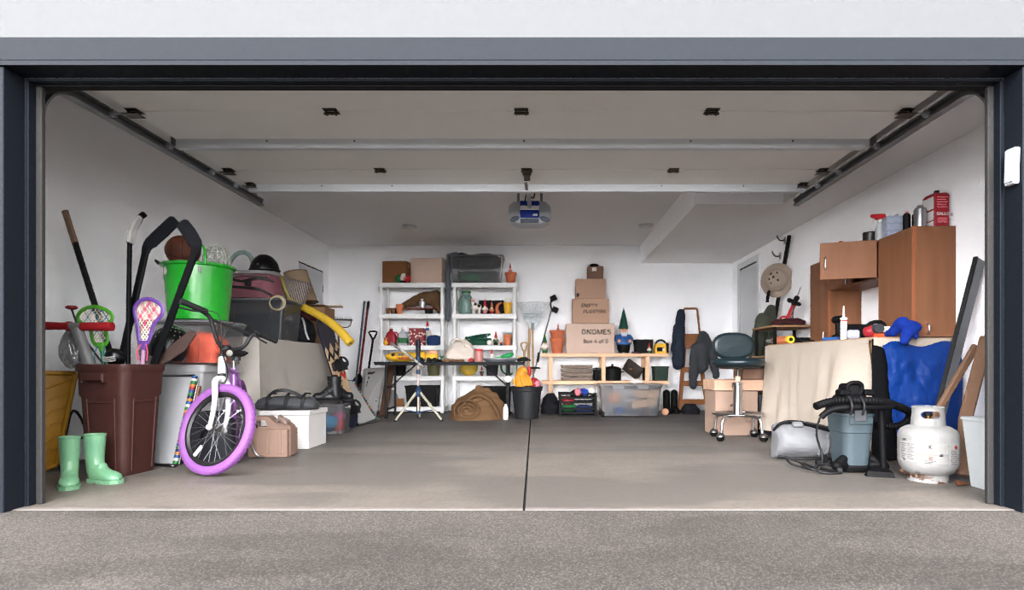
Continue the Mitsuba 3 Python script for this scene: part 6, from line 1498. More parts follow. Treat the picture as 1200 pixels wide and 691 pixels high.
kt, Mt = tote('storage_tote', 'large frosted blue grey tote on the floor in front of the pine rack', ((px(701, 8.25) + px(777, 8.25)) / 2, 8.25 + .24), (.885, .48, .44), .012, M_FROST, M_LIDCLEAR)
for s in (-1, 1): part(kt, 'wheel', Mt(rod((-.40, s * .18, .028), (-.36, s * .18, .028), .04, n=20)), M_BLACKO, 40)
for x in (-.17, .17): part(kt, 'latch', Mt(box((x, -.246, .405), (.16, .014, .06), bevel=.005)), M_LIDCLEAR, 30)
TB = V((px(701, 8.25) + px(777, 8.25)) / 2, 8.49, .02)
M_BOARDW = mat('pale_plank', (196, 166, 140), .6)
solo('plank', 'pale wooden block lying high inside the frosted tote', 'plank', box(TB + V(.24, -.14, .30), (.34, .05, .11), bevel=.004), M_BOARDW, False)
solo('plank', 'slanting pale wooden block inside the frosted tote', 'plank', mv(box((0, 0, 0), (.34, .05, .10), bevel=.004), TB + V(.20, -.15, .17), ry=-8), M_BOARDW, False)
solo('ball', 'pale ball inside the frosted tote', 'ball', ball(TB + V(-.21, -.10, .24), .085, 3), M_SKIN, 60)
solo('ball', 'small blue ball inside the frosted tote', 'ball', ball(TB + V(-.13, -.14, .07), .05, 3), mat('ball_blue', (60, 100, 170), .5), 60)
solo('stick', 'white stick inside the frosted tote', 'stick', rod(TB + V(-.06, -.155, .20), TB + V(.06, -.155, .22), .012, n=8), M_WHITEO, 40)
solo('rag', 'white rag lying on the lid of the frosted tote', 'rag', lumpy(ball(TB + V(.09, -.18, .468), 1, 3, (.09, .06, .028)), .02, 20, 3), M_WHITEO, 60)
solo('ball', 'small tan ball on the floor at the right of the frosted tote', 'ball', ball(V(px(780, 8.6), 8.62, .05), .05, 3), M_SKIN, 60)
k = thing('gear_bag', 'black bag behind the left posts of the pine rack', 'bag')
part(k, 'body', lumpy(rloft([(0, .26, .26, .08), (.12, .30, .28, .1), (.24, .2, .2, .08), (.30, .1, .1, .04)]), .02, 9, 3, .03).apply_translation(V(px(645, 8.95), 8.93, 0)), M_JACKET, 60)
for i, (u, Y) in enumerate(((782, 8.95), (791, 9.0))):
    c = V(px(u, Y), Y, 0)
    k = thing('rubber_boot', ('black rubber boot on the floor right next to the frosted tote', 'black rubber boot on the floor on the ladder side of its pair')[i], 'boot', 'black rubber boots by the ladder')
    part(k, 'upper', soft([((c + V(0, .06, .055), .05), (c + V(0, .06, .30), .055)), ((c + V(0, .05, .055), .05), (c + V(.0, -.12, .046), .042))], .02), M_BLACKO, 60)
    part(k, 'sole', mv(rloft([(0, .09, .27, .04), (.018, .09, .27, .04)], 5), c + V(0, -.03, 0)), M_MATTBLACK, 40)

solo('gear_bag', 'low black bag on the floor under the ladder steps', 'bag', lumpy(rloft([(0, .24, .2, .08), (.07, .26, .22, .09), (.15, .16, .12, .06)]), .02, 9, 13, .03).apply_translation(V(px(808, 8.9), 8.84, 0)), M_JACKET, 60)

# step ladder against the wall, two jackets on it
ALB = 0.8
M_LADDER = mat('ladder_wood', (132, 84, 50), 0.45)
k = thing('step_ladder', 'folded brown wooden step ladder leaning on the back wall under two jackets', 'ladder')
LB = [at(796, 481.5, 9.12), at(830, 481.5, 9.12)]; LT = [at(803, 392, 9.42), at(816, 392, 9.42)]
for q in LB: q[2] = 0.0
for a_, b_ in zip(LB, LT):
    part(k, 'rail', bar([a_ + V(0, 0, .005), b_], .055, .075, (1, 0, 0)), M_LADDER, 30)
    part(k, 'foot_pad', box(a_ + V(0, 0, .02), (.06, .08, .04), bevel=.006), M_BLACKO, False)
def lerp_rails(z): return [a_ + (b_ - a_) * ((z - 0) / (b_[2])) for a_, b_ in zip(LB, LT)]
for z in (.19, .47, .68):
    p, q = lerp_rails(z)
    part(k, 'step', box((p + q) / 2 + V(0, -.03, 0), (q[0] - p[0] + .02, .11, .026), bevel=.004), M_LADDER, False)
    part(k, 'step_front', box((p + q) / 2 + V(0, -.08, -.035), (q[0] - p[0] + .01, .018, .06), bevel=.004), M_LADDER, False)
p, q = lerp_rails(.98)
part(k, 'top_step', box((p + q) / 2 + V(0, -.05, .02), (.26, .16, .03), bevel=.005), M_LADDER, False)
part(k, 'back_plate', box((p + q) / 2 + V(0, -.01, .14), (.23, .02, .19), bevel=.004), M_LADDER, False)
part(k, 'loop', bar([at(802, 396, 9.43), at(801, 362.5, 9.50), at(802, 361.3, 9.50), at(816, 361.3, 9.50), at(817, 362.5, 9.50), at(820.5, 394, 9.43)], .03, .028, (.7, .2, .7)), M_LADDER, 30)
def jacket(label, m, bones, amp, seed):
    k = thing('jacket', label, 'jacket')
    part(k, 'cloth', lumpy(soft([((at(*a), r), (at(*b), s)) for a, r, b, s in bones], .02), amp, 11, seed), m, 60)
    return k
M_NAVYJ = bumped('jacket_navy', (36, 44, 56), lambda p, n, uv: fbm(p.x * 18, p.y * 18, p.z * 18, 3), .008, 0.85)
M_CHARJ = bumped('jacket_charcoal', (58, 60, 64), lambda p, n, uv: fbm(p.x * 18, p.y * 18, p.z * 18, 3), .008, 0.85)
k = jacket('dark navy jacket hanging from the left top corner of the ladder', M_NAVYJ, [((798, 366, 9.40), .06, (796, 385, 9.33), .085), ((796, 385, 9.33), .085, (795, 410, 9.27), .10), ((795, 410, 9.27), .10, (794.5, 426, 9.24), .095), ((793, 382, 9.34), .05, (790, 410, 9.27), .05)], .018, 3)
k = jacket('charcoal jacket hanging from the right rail of the ladder', M_CHARJ, [((824, 392, 9.28), .06, (823, 408, 9.16), .13), ((822, 408, 9.16), .13, (821, 428, 9.12), .12), ((826, 396, 9.24), .08, (836, 420, 9.12), .075), ((836, 420, 9.12), .075, (839, 440, 9.08), .055), ((816, 408, 9.14), .085, (813, 432, 9.06), .075), ((813, 432, 9.06), .075, (812, 452, 9.04), .055)], .016, 5)
# ------------------------------------------------------------------ right side: stool, cartons, bench with cabinets
ALB = 0.6
M_VINYL = mat('teal_vinyl', (26, 42, 47), 0.3, spec=0.35)
M_VINYLD = mat('dark_vinyl', (26, 30, 32), 0.5)
k = thing('swivel_stool', 'chrome workshop stool with dark teal seat and oval backrest on casters', 'stool')
S0 = V(1.865, 5.76, 0)
part(k, 'seat', lathe([(0, .705), (.225, .705), (.245, .72), (.25, .745), (.235, .77), (.16, .782), (0, .778)], 44, S0), M_VINYL, 50)
part(k, 'seat_pan', lathe([(0, .672), (.15, .675), (.215, .69), (.225, .706), (0, .706)], 40, S0), M_VINYLD, 40)
a = np.arange(48) / 48 * 2 * np.pi
BK = S0 + V(.02, .21, .905)
rings = []
for t, s_ in ((-.038, .82), (-.035, .93), (-.02, .985), (0, 1.0), (.02, .985), (.035, .92), (.038, .8)):
    ex = np.sign(np.cos(a)) * np.abs(np.cos(a)) ** .82 * .205 * s_; ez = np.sign(np.sin(a)) * np.abs(np.sin(a)) ** .82 * .128 * s_
    rings.append(np.stack([BK[0] + ex, BK[1] + t + .25 * ex ** 2 * -1, BK[2] + ez], 1))
part(k, 'backrest', loft(rings), M_VINYL, 50)
part(k, 'backrest_piping', tube(np.stack([BK[0] + np.sign(np.cos(a)) * np.abs(np.cos(a)) ** .82 * .205, BK[1] - .25 * (np.abs(np.cos(a)) ** .82 * .205) ** 2, BK[2] + np.sign(np.sin(a)) * np.abs(np.sin(a)) ** .82 * .128], 1), .007, 8, closed=True), M_VINYLD, 60)
part(k, 'back_bracket', bar(spline([BK + V(0, .045, .0), BK + V(0, .06, -.09), S0 + V(.02, .20, .72), S0 + V(.01, .08, .69), S0 + V(0, 0, .685)], 20), .05, .012, (1, 0, 0)), M_DARKSTEEL, 50)
part(k, 'spindle', rod(S0 + V(0, 0, .45), S0 + V(0, 0, .68), .014, n=14), M_DARKSTEEL, 50)
part(k, 'spindle_collar', rod(S0 + V(0, 0, .555), S0 + V(0, 0, .605), .026, n=16), mat('collar_cream', (206, 184, 152), .5), 40)
part(k, 'column', lathe([(.0, .235), (.05, .235), (.044, .27), (.042, .52), (.046, .525), (.046, .545), (0, .545)], 28, S0), M_CHROME, 40)
part(k, 'foot_ring', mv(torus(.235, .012, 60, 12), S0 + V(0, 0, .245)), M_CHROME, 60)
for i in range(4):
    t = math.radians(38 + 90 * i); d = V(math.cos(t), math.sin(t), 0)
    l_ = part(k, 'leg', tube(spline([S0 + d * .03 + V(0, 0, .228), S0 + d * .17 + V(0, 0, .226), S0 + d * .232 + V(0, 0, .205), S0 + d * .252 + V(0, 0, .15), S0 + d * .262 + V(0, 0, .06)], 24), .0135, 12), M_CHROME, 60)
    w = S0 + d * .275 + V(0, 0, .036)
    ax_ = V(-d[1], d[0], 0)
    part(l_, 'caster', join(rod(w - ax_ * .022, w - ax_ * .004, .036, n=20), rod(w + ax_ * .004, w + ax_ * .022, .036, n=20)) if False else rod(w - ax_ * .02, w + ax_ * .02, .036, n=20), M_BLACKO, 40)
    part(l_, 'caster_hood', mv(cut(ball((0, 0, 0), .042, 3), box((0, 0, -.05), (.2, .2, .1))), w + V(0, 0, .004)), M_DARKSTEEL, 50)

# cartons behind the stool
M_KRAFTD = mat('kraft_dark', (162, 136, 120), .85)  # a darker, even kraft brown for the tall carton
c1, MC1 = carton('tall pale carton behind the workshop stool', (1.735, 6.06, 0), (2.165, 6.46, .45), M_KRAFTD, tape=False)
part(c1, 'hand_hole', MC1(mv(box((0, 0, 0), (.05, .002, .022)), (-.04, -.201, .31), ry=-20)), M_INK, False)
c2, MC2 = carton('flat brown carton lying on the tall pale carton behind the stool', (1.72, 6.04, .456), (2.36, 6.48, .565), M_KRAFT[0])
part(c2, 'hand_hole', MC2(box((-.13, -.2215, .055), (.03, .002, .05))), M_INK, False)
part(c2, 'label', MC2(box((.28, -.2215, .05), (.05, .002, .05))), M_WHITEO, False)
carton('small brown carton topmost behind the stool seat', (2.03, 6.10, .571), (2.34, 6.42, .675), M_KRAFT[3])
k = thing('crate', 'dark grey crate on the floor between the pale carton and the canvas', 'crate')
part(k, 'body', bin_shell([(0, .24, .34, .02), (.40, .27, .38, .02)], .006, 4).apply_translation(V(2.33, 6.30, 0)), M_DIMGREY, 30)
part(k, 'rim', mv(prism(Polygon(rrect(.29, .40, .02)).difference(Polygon(rrect(.25, .36, .02))), .02), V(2.33, 6.30, .39)), M_DIMGREY, 30)

# small rack behind the bench end
M_RACKW = mat('rack_wood', (176, 136, 98), .55)
k = thing('side_rack', 'narrow black framed rack with wooden boards between the olive coat and the cabinets', 'rack')
RX0, RX1, RY0, RY1 = 2.50, 2.99, 6.52, 7.12
for x in (RX0 + .02, RX1 - .02):
    for y in (RY0 + .02, RY1 - .02): part(k, 'post', box2((x - .016, y - .016, 0), (x + .016, y + .016, 1.13), .003), M_BLACKO, False)
for z in (.38, .80, 1.13): part(k, 'shelf_board', box2((RX0 - .02, RY0 - .02, z), (RX1, RY1 + .02, z + .022), .004), M_RACKW, False)
solo('tool_roll', 'dark tool roll with red patches lying on the top board of the narrow rack', 'tool roll', lumpy(rloft([(0, .34, .16, .05), (.04, .36, .18, .06), (.07, .26, .12, .04)]), .014, 16, 3, .02).apply_translation(V(2.72, 6.66, 1.162)), mat('dark_red_roll', (66, 30, 34), .8), 60)
k = thing('power_drill', 'orange and pale drill lying on the second board of the narrow rack', 'drill')
q = V(2.64, 6.66, .824)
part(k, 'body', mv(soft([((V(-.06, 0, .16), .05), (V(.08, 0, .17), .045))], .015), q), M_TERRAO, 60)
part(k, 'handle', mv(soft([((V(.03, 0, .14), .03), (V(.05, 0, .04), .032))], .012), q), M_BLACKO, 60)
part(k, 'battery', box(q + V(.05, 0, .022), (.10, .07, .042), bevel=.008), M_BLACKO, 30)
part(k, 'chuck', rod(q + V(-.11, 0, .16), q + V(-.17, 0, .16), .026, .016, 14), M_PALE, 40)
for i, (x, h, m_, lb) in enumerate(((2.885, .20, M_BLACKO, 'black case on the second board of the narrow rack'), (2.68, .26, M_DIMGREY, 'grey case on the lowest board of the narrow rack'))):
    solo('tool_case', lb, 'case', box2((x - .10, 6.62, (.823, .403)[i]), (x + .10, 6.9, (.823, .403)[i] + h), .01), m_, 30)
k = thing('caulking_gun', 'red caulking gun standing upright on the narrow rack against the cabinet', 'caulking gun')
q = V(2.76, 6.50 + .30, 1.155)
part(k, 'cradle', bar([q + V(-.02, 0, .015), q + V(.10, -.05, .34)], .05, .028, (1, 0, -.3)), M_REDO, 30)
part(k, 'rod', rod(q + V(.0, -.02, .05), q + V(.13, -.07, .44), .006, n=8), M_STEEL)
part(k, 'handle', bar(spline([q + V(.02, 0, .10), q + V(-.05, .02, .11), q + V(-.08, .02, .05), q + V(-.09, .02, .0)], 12), .03, .02, (0, 1, 0)), M_REDO, 30)
k = thing('clamp', 'black clamp hooked over the red caulking gun', 'clamp')
q2 = V(2.80, 6.70, 1.42)
for dx, dz, r in ((0, 0, .035), (-.05, .02, .028), (.03, .045, .03), (.05, -.02, .026)): part(k, 'jaw', lumpy(ball(q2 + V(dx, 0, dz), r, 2), .006, 40, 2), M_BLACKO, 60)
part(k, 'screw', rod(q2 + V(0, 0, -.02), V(2.80, 6.74, 1.245), .007, n=8), M_DARKSTEEL)
solo('wood_strip', 'pale wooden strip standing against the far cabinet beside the caulking gun', 'strip', bar([V(2.79, 6.20 - .08, .925), V(2.80, 6.22, 1.30)], .03, .018, (1, 0, 0)), M_RACKW, 30)

# what hangs on the right wall by the door
k = thing('ski', 'long flat black ski leaning upright on the right wall behind the beige cap', 'ski')
part(k, 'body', bar([V(2.84, 8.02, .02), V(2.93, 7.60, 1.3), V(2.985, 7.28, 2.30)], .085, .03, (.1, 1, .2)), M_BLACKO, 30)
for (u, v) in ((920, 281), (914.5, 299.5)):
    Y = RX * FOCAL / (u - VX); p = V(RX, Y, CAM_Z - (v - VY) / FOCAL * Y)
    kk = thing('wall_hook', ('upper' if v < 290 else 'lower') + ' small steel hook on the right wall beside the black ski', 'hook')
    part(kk, 'plate', box2(p + V(-.006, -.03, -.05), p + V(-.0005, .03, .04), .002), M_STEEL, False)
    part(kk, 'prong', tube(spline([p + V(-.004, 0, 0), p + V(-.06, -.01, -.01), p + V(-.10, -.02, .02), p + V(-.11, -.02, .05)], 14), .009, 8), M_DARKSTEEL, 50)
M_CAP = bumped('cap_beige2', (178, 160, 144), lambda p, n, uv: fbm(p.x * 40, p.y * 40, p.z * 40, 2), .002, .9)
k = thing('cap', 'beige cap with a dark patterned front hanging on the black ski', 'cap')
cp = V(2.86, 7.36, 1.77)
part(k, 'crown', mv(cut(ball((0, 0, 0), 1, 4, (.135, .12, .14)), box((0, .13, 0), (.6, .2, .6))), cp, rz=-28), M_CAP, 60)
bu = np.linspace(0, 2 * np.pi, 40)
part(k, 'brim', mv(sheet(lambda u, v: np.stack([(.125 + .075 * v) * np.cos(2 * np.pi * u) * 1.0, .03 + .03 * v - .05 * np.sin(2 * np.pi * u + 1.2) * v, (.13 + .08 * v) * np.sin(2 * np.pi * u)]), 48, 6, .006), cp, rz=-28), M_CAP, 60)
for i, (dx, dz, r) in enumerate(((-.05, .06, .016), (-.07, .0, .014), (-.02, .02, .018), (-.05, -.05, .012), (.02, .07, .012), (.03, -.02, .014))):
    part(k, 'print', mv(ball((0, 0, 0), 1, 2, (r, .006, r)), cp + (rot('z', -28)[:3, :3] @ V(dx, -.12 * math.sqrt(max(0, 1 - (dx / .135) ** 2 - (dz / .14) ** 2)), dz))), M_INK, 60)
part(k, 'chin_strap', bar(spline([cp + V(-.10, -.03, -.14), cp + V(-.12, -.03, -.22), cp + V(-.12, -.02, -.28)], 10), .04, .012, (1, 0, 0)), M_BLACKO, 40)
M_OLIVE = bumped('coat_olive', (74, 78, 66), lambda p, n, uv: fbm(p.x * 18, p.y * 18, p.z * 18, 3), .008, .85)
k = thing('coat', 'olive green coat hanging beside the house door behind the stool', 'coat')
part(k, 'cloth', lumpy(soft([((at(904, 362, 7.55), .06), (at(897, 385, 7.45), .13)), ((at(897, 385, 7.45), .13), (at(893, 425, 7.4), .14)), ((at(893, 425, 7.4), .14), (at(892, 455, 7.4), .12)), ((at(894, 375, 7.4), .09), (at(886, 410, 7.25), .08)), ((at(886, 410, 7.25), .08), (at(883, 428, 7.2), .06))], .025), .015, 10, 4), M_OLIVE, 60)
# the right bench
WZ = .915
M_WTOP = mat('worktop', (182, 152, 124), .5)
wpoly = Polygon([(2.415, 4.40), (2.235, 5.98), (3.01, 5.98), (3.01, 4.40)])
k = thing('workbench', 'workbench along the right wall hung with beige canvas below the cabinets', 'bench')
part(k, 'top', prism(wpoly, .024, WZ - .024), M_WTOP, False)
part(k, 'apron', prism(Polygon([(2.44, 4.43), (2.27, 5.95), (2.30, 5.95), (2.47, 4.43)]), .09, WZ - .115), M_RACKW, False)
for x, y in ((2.50, 4.50), (2.36, 5.88), (2.94, 4.50), (2.94, 5.88)): part(k, 'leg', box2((x - .04, y - .04, 0), (x + .04, y + .04, WZ - .024), .004), M_RACKW, False)
ALB = 0.5
M_CANVASW = bumped('bench_canvas', (206, 192, 176), lambda p, n, uv: fbm(p.x * 14, p.y * 14, p.z * 10, 3) + .2 * noise(p.x * 500, p.y * 500, p.z * 500), .007, .9, .12)
def f_curt(u, v):
    y = 4.435 + u * 1.565; s = (y - 4.40) / 1.58
    x0 = 2.405 - .18 * s
    dn = v * .83
    a1 = meshkit.noise(np.stack([y * 3.4, dn * .5, y * 0], -1)) - .5
    a2 = meshkit.noise(np.stack([y * 8.0 + 5, dn * .7, y * 0 + 3], -1)) - .5
    flare = .06 * v ** 1.3
    return np.stack([x0 - .004 - flare + (.24 * a1 + .10 * a2) * np.clip(v * 1.4, 0, 1), y + .05 * v * (s - .6), WZ - .012 - dn])
k = thing('canvas_curtain', 'beige canvas curtain hanging along the front of the right workbench', 'curtain')
part(k, 'cloth', sheet(f_curt, 120, 40, .004), M_CANVASW, 60)
part(k, 'tape_edge', bar([V(2.398, 4.42, WZ - .03), V(2.225, 5.97, WZ - .03)], .035, .004, (0, 0, 1)), M_CANVASW, 30)
def f_val(u, v):
    x = 2.41 + u * .56
    dn = v * (.045 + .075 * np.exp(-((u - .35) / .2) ** 2) + .03 * u)
    return np.stack([x, 4.372 - .006 * np.sin(u * 17) * v + 0 * u, WZ - .012 - dn])
part(k, 'end_valance', sheet(f_val, 40, 10, .004), M_CANVASW, 60)
k = thing('shade_sheet', 'black sheet added as the dark shade under the near end of the right workbench', 'cloth')  # added sheet: shade below the open bench end, put in as black colour
part(k, 'cloth', sheet(lambda u, v: np.stack([2.405 + u * .555, 4.386 + .004 * np.sin(u * 22) * v, .90 - .88 * v]), 40, 20, .004), mat('shade_black', (14, 15, 18), .9, spec=.1), 60)
M_TARP = bumped('tarp_blue', (9, 54, 128), lambda p, n, uv: fbm(p.x * 18, p.y * 18, p.z * 18, 3), .014, .5, .15)
def f_tarp(u, v):
    x = 2.46 + u * .53 + .10 * v * (1 - u) * v
    top = .862 + .02 * np.sin(u * 9) * (1 - v) - .015 * np.exp(-((u - .02) / .06) ** 2)
    n1 = meshkit.fbm(np.stack([u * 5, v * 4, u * 0 + 2], -1), 3) - .5
    bulge = .06 * np.clip(v * 5, 0, 1) ** .6 + .05 * n1 * np.clip(v * 4, 0, 1) + .03 * np.sin(u * 3.1) * v
    return np.stack([x + .05 * n1 * v, 4.350 - bulge, top - v * .70])
k = thing('tarp', 'bright blue tarp hung over the near end of the right workbench', 'tarp')
part(k, 'sheet', sheet(f_tarp, 70, 60, .004), M_TARP, 60)

# cabinets standing on the bench
ALB = 0.8
def f_maple(p, n, uv):
    g_ = fbm(p.x * 22, p.y * 22, p.z * 1.6, 3)
    return mix((0.125, 0.052, 0.026), (0.18, 0.08, 0.041), g_)
M_MAPLE = mat('cabinet_wood', proc(f_maple), .5, spec=.1)
M_EDGE = mat('cabinet_edge', (140, 84, 54), .5, spec=.1)
CZ0, CZ1, CXF = WZ + .001, 1.728, 2.70
def handle(parent, p, axis, out, L=.10):
    ax_, o = V(*axis), V(*out)
    part(parent, 'handle', tube(spline([p - ax_ * L / 2, p - ax_ * L / 2 + o * .022, p + o * .032, p + ax_ * L / 2 + o * .022, p + ax_ * L / 2], 16), .005, 8), M_CHROME, 60)
def cabinet(label, y0, y1, z0, z1, doors):
    k = thing('wall_cabinet', label, 'cabinet')
    t = .018; x0, x1 = CXF + .02, RX - .005
    part(k, 'side', box2((x0, y0, z0), (x1, y0 + t, z1), .002), M_MAPLE, False)
    part(k, 'side', box2((x0, y1 - t, z0), (x1, y1, z1), .002), M_MAPLE, False)
    part(k, 'top', box2((x0, y0 + t, z1 - t), (x1, y1 - t, z1), .002), M_MAPLE, False)
    part(k, 'bottom', box2((x0, y0 + t, z0), (x1, y1 - t, z0 + t), .002), M_MAPLE, False)
    part(k, 'back', box2((x1 - .006, y0 + t, z0 + t), (x1, y1 - t, z1 - t)), M_MAPLE, False)
    if z1 - z0 > .5: part(k, 'inner_shelf', box2((x0 + .01, y0 + t, (z0 + z1) / 2), (x1 - .01, y1 - t, (z0 + z1) / 2 + t)), M_MAPLE, False)
    for (a, b, ang, hinge_near, hpos) in doors:
        w = b - a - .004
        d = box((0, w / 2, 0), (.019, w, z1 - z0 - .006), bevel=.003)
        if hinge_near: loc, rz = (CXF + (.010 if ang == 0 else -.004), a + (.002 if ang == 0 else .014), (z0 + z1) / 2), ang
        else: loc, rz = (CXF + .010, b - .002, (z0 + z1) / 2), 180 + ang
        dk = part(k, 'door', mv(d, loc, rz), M_MAPLE, False)
        R = rot('z', rz)[:3, :3]
        part(dk, 'edge', mv(box((0, w + .0005, 0), (.0195, .002, z1 - z0 - .008)), loc, rz), M_EDGE, False)
        hp = V(*loc) + R @ V(-.010 if hinge_near else .010, w - .035, hpos)
        handle(dk, hp, (0, 0, 1), R @ V(-1 if hinge_near else 1, 0, 0))
    return k
kc = cabinet('tall maple cabinet nearest the driveway on the right workbench with a red tin on top', 4.392, 4.83, CZ0, CZ1, [(4.392, 4.83, 0, True, -.34)])
part(kc, 'end_panel', box2((CXF + .024, 4.378, CZ0), (RX - .004, 4.391, CZ1), .002), M_MAPLE, False)
part(kc, 'corner_stile', box2((CXF - .002, 4.374, CZ0), (CXF + .022, 4.39, CZ1), .003), M_EDGE, False)
handle(kc, V(2.80, 4.377, .975), (0, 0, 1), (0, -1, 0), .07)
cabinet('short maple cabinet between the tall ones with one door standing open', 4.832, 5.68, 1.417, CZ1, [(4.832, 5.254, 70 + 0, True, -.02), (5.256, 5.68, 0, False, -.10)])
cabinet('tall narrow maple cabinet at the far end of the right workbench', 5.682, 6.075, CZ0, CZ1, [(5.682, 6.075, 0, False, -.34)])

# on top of the cabinets
ct = CZ1 + .001
M_TINRED = mat('tin_red', (136, 28, 38), .4); M_TINLAB = mat('tin_label', (206, 200, 198), .5)
k = thing('solvent_tin', 'tall red tin with white lettering on top of the near maple cabinet', 'tin')
x0, x1, y0, y1, h = 2.875, 2.985, 4.40, 4.545, .245
part(k, 'can', box2((x0, y0, ct), (x1, y1, ct + h), .006), M_TINRED, 30)
part(k, 'shoulder', box2((x0 + .008, y0 + .008, ct + h - .002), (x1 - .008, y1 - .008, ct + h + .008), .003), M_TINRED, 30)
part(k, 'spout_cap', lathe([(0, 0), (.018, 0), (.018, .022), (0, .022)], 18, V(x0 + .04, y0 + .04, ct + h + .006)), M_BLACKO, 40)
part(k, 'handle', bar(spline([V(x0 + .05, y0 + .06, ct + h + .004), V(x0 + .06, y0 + .07, ct + h + .028), V(x1 - .03, y0 + .10, ct + h + .028), V(x1 - .02, y0 + .11, ct + h + .004)], 14), .018, .004, (.5, -.7, 0)), M_BLACKO, 40)
for za, zb_ in ((.135, .225), (.052, .122), (.006, .044)):
    part(k, 'side_label', box2((x0 - .0012, y0 + .012, ct + za), (x0 + .001, y1 - .012, ct + zb_)), M_TINLAB, False)
for i in range(5): part(k, 'print', box2((x0 + .016, y0 - .0012, ct + .142 + .018 * i), (x1 - .014 - .012 * (i % 2), y0 + .001, ct + .148 + .018 * i)), M_PINKO, False)
part(k, 'lettering', text_on('GALLON', .021, V(x0 + .012, y0 - .0002, ct + .085), (1, 0, 0), (0, -1, 0), True, .0016), M_TINLAB, False)
for i in range(3): part(k, 'print', box2((x0 + .02, y0 - .0012, ct + .030 + .014 * i), (x1 - .02, y0 + .001, ct + .036 + .014 * i)), M_PINKO, False)
def spray_can(label, c, r, h, m, capm):
    k = thing('spray_can', label, 'can')
    part(k, 'body', lathe([(0, 0), (r, 0), (r * 1.02, .006), (r, .012), (r, h * .82), (r * .75, h * .9), (r * .5, h * .92), (0, h * .92)], 28, c), m, 40)
    part(k, 'cap', lathe([(0, h * .9), (r * .5, h * .9), (r * .5, h), (0, h)], 20, c), capm, 40)
spray_can('bare silver can with a pale cap beside the red tin on the cabinet', V(2.805, 4.46, ct), .042, .17, M_STEEL, M_PALE)
spray_can('thin black can behind the silver can on the cabinet', V(2.79, 4.60, ct), .026, .16, M_BLACKO, M_PINKO)
spray_can('fat black can between the silver can and the red tin', V(2.90, 4.62, ct), .05, .175, M_BLACKO, M_BLACKO)
def f_wavy(p, n, uv): return mix((0.20, 0.23, 0.30), (0.30, 0.33, 0.40), smoothstep(.35, .65, noise(p.y * 40, p.z * 160 + 6 * noise(p.y * 60, p.x * 30), 0)))
k = thing('paint_tin', 'square blue grey tin with a wavy print on the cabinet behind the spray bottle', 'tin')
part(k, 'can', mv(box((0, 0, .085), (.125, .10, .17), bevel=.006), V(2.80, 4.80, ct), rz=-8), mat('wavy_tin', proc(f_wavy), .4), 30)
part(k, 'spout', mv(rod((.03, 0, .168), (.03, 0, .19), .014, n=14), V(2.80, 4.80, ct), rz=-8), M_STEEL)
k = thing('spray_bottle', 'trigger spray bottle with a red head on the middle of the cabinets', 'spray bottle')
q = V(2.77, 4.93, ct)
part(k, 'bottle', lathe([(0, 0), (.036, 0), (.038, .01), (.038, .10), (.02, .14), (.016, .165), (0, .165)], 24, q), M_JUGCLR, 40)
part(k, 'collar', rod(q + V(0, 0, .160), q + V(0, 0, .182), .019, n=16), M_WHITEO)
part(k, 'head', hull([q + V(x, y, z) for y in (-.014, .014) for x, z in ((.03, .18), (-.03, .18), (-.075, .205), (-.075, .222), (.035, .228), (.042, .20))]), M_REDO, 30)
part(k, 'trigger', bar(spline([q + V(-.045, 0, .20), q + V(-.055, 0, .17), q + V(-.05, 0, .145)], 8), .014, .008, (0, 1, 0)), M_WHITEO, 40)
k = thing('paint_can', 'dark round paint can on top of the short cabinet', 'paint can')
q = V(2.78, 5.10, ct)
part(k, 'can', lathe([(0, 0), (.058, 0), (.06, .005), (.058, .012), (.058, .10), (.061, .106), (.058, .112), (.05, .112), (.05, .106), (0, .106)], 32, q), mat('can_dark', (60, 58, 56), .35, .6), 30)
for z in (.035, .075): part(k, 'bead', mv(torus(.0585, .002, 32, 6), q + V(0, 0, z)), M_DARKSTEEL, 60)
solo('dark_packet', 'flat dark packet beside the dark paint can on the short cabinet', 'packet', box2((2.72, 5.22, ct), (2.80, 5.36, ct + .02), .004), M_BLACKO, False)
k = thing('oil_bottle', 'red bottle with a loop handle on top of the far cabinet', 'bottle')
q = V(2.77, 5.58, ct)
bm = cut(rloft([(0, .055, .10, .015), (.10, .055, .10, .02), (.125, .04, .06, .015), (.14, .03, .03, .01)], 4), mv(box((0, .022, .07), (.1, .022, .055), bevel=.008), (0, 0, 0)))
part(k, 'bottle', mv(bm, q), M_REDO, 30)
part(k, 'label', mv(box((0, -.018, .055), (.058, .045, .06)), q), M_WHITEO, False)
solo('tan_box', 'flat tan box on the far cabinet beside the red bottle', 'box', box2((2.72, 5.75, ct), (2.84, 5.92, ct + .045), .004), M_KRAFT[2], False)

# on the worktop
wt = WZ + .001
k = thing('sealant_tube', 'white sealant cartridge standing upright on the workbench edge', 'sealant tube')
q = V(2.435, 4.86, wt)
part(k, 'cartridge', lathe([(0, 0), (.025, 0), (.025, .165), (.030, .168), (.030, .178), (.012, .184), (0, .184)], 24, q), M_WHITEO, 30)
part(k, 'nozzle', lathe([(0, .182), (.010, .182), (.0045, .272), (0, .272)], 16, q), M_WHITEO, 30)
part(k, 'band', lathe([(.0255, .15), (.0255, .157)] + [(.0250, .157), (.0250, .15)], 24, q), M_REDO, 30)
k = thing('cordless_drill', 'black cordless drill standing by the white sealant cartridge', 'drill')
q = V(2.52, 5.12, wt)
part(k, 'battery', box(q + V(0, 0, .028), (.075, .10, .055), bevel=.01), M_BLACKO, 30)
part(k, 'handle', soft([((q + V(0, 0, .06), .024), (q + V(.0, .005, .15), .024))], .01), M_BLACKO, 60)
part(k, 'motor', soft([((q + V(0, .05, .185), .034), (q + V(0, -.06, .185), .03))], .01), M_BLACKO, 60)
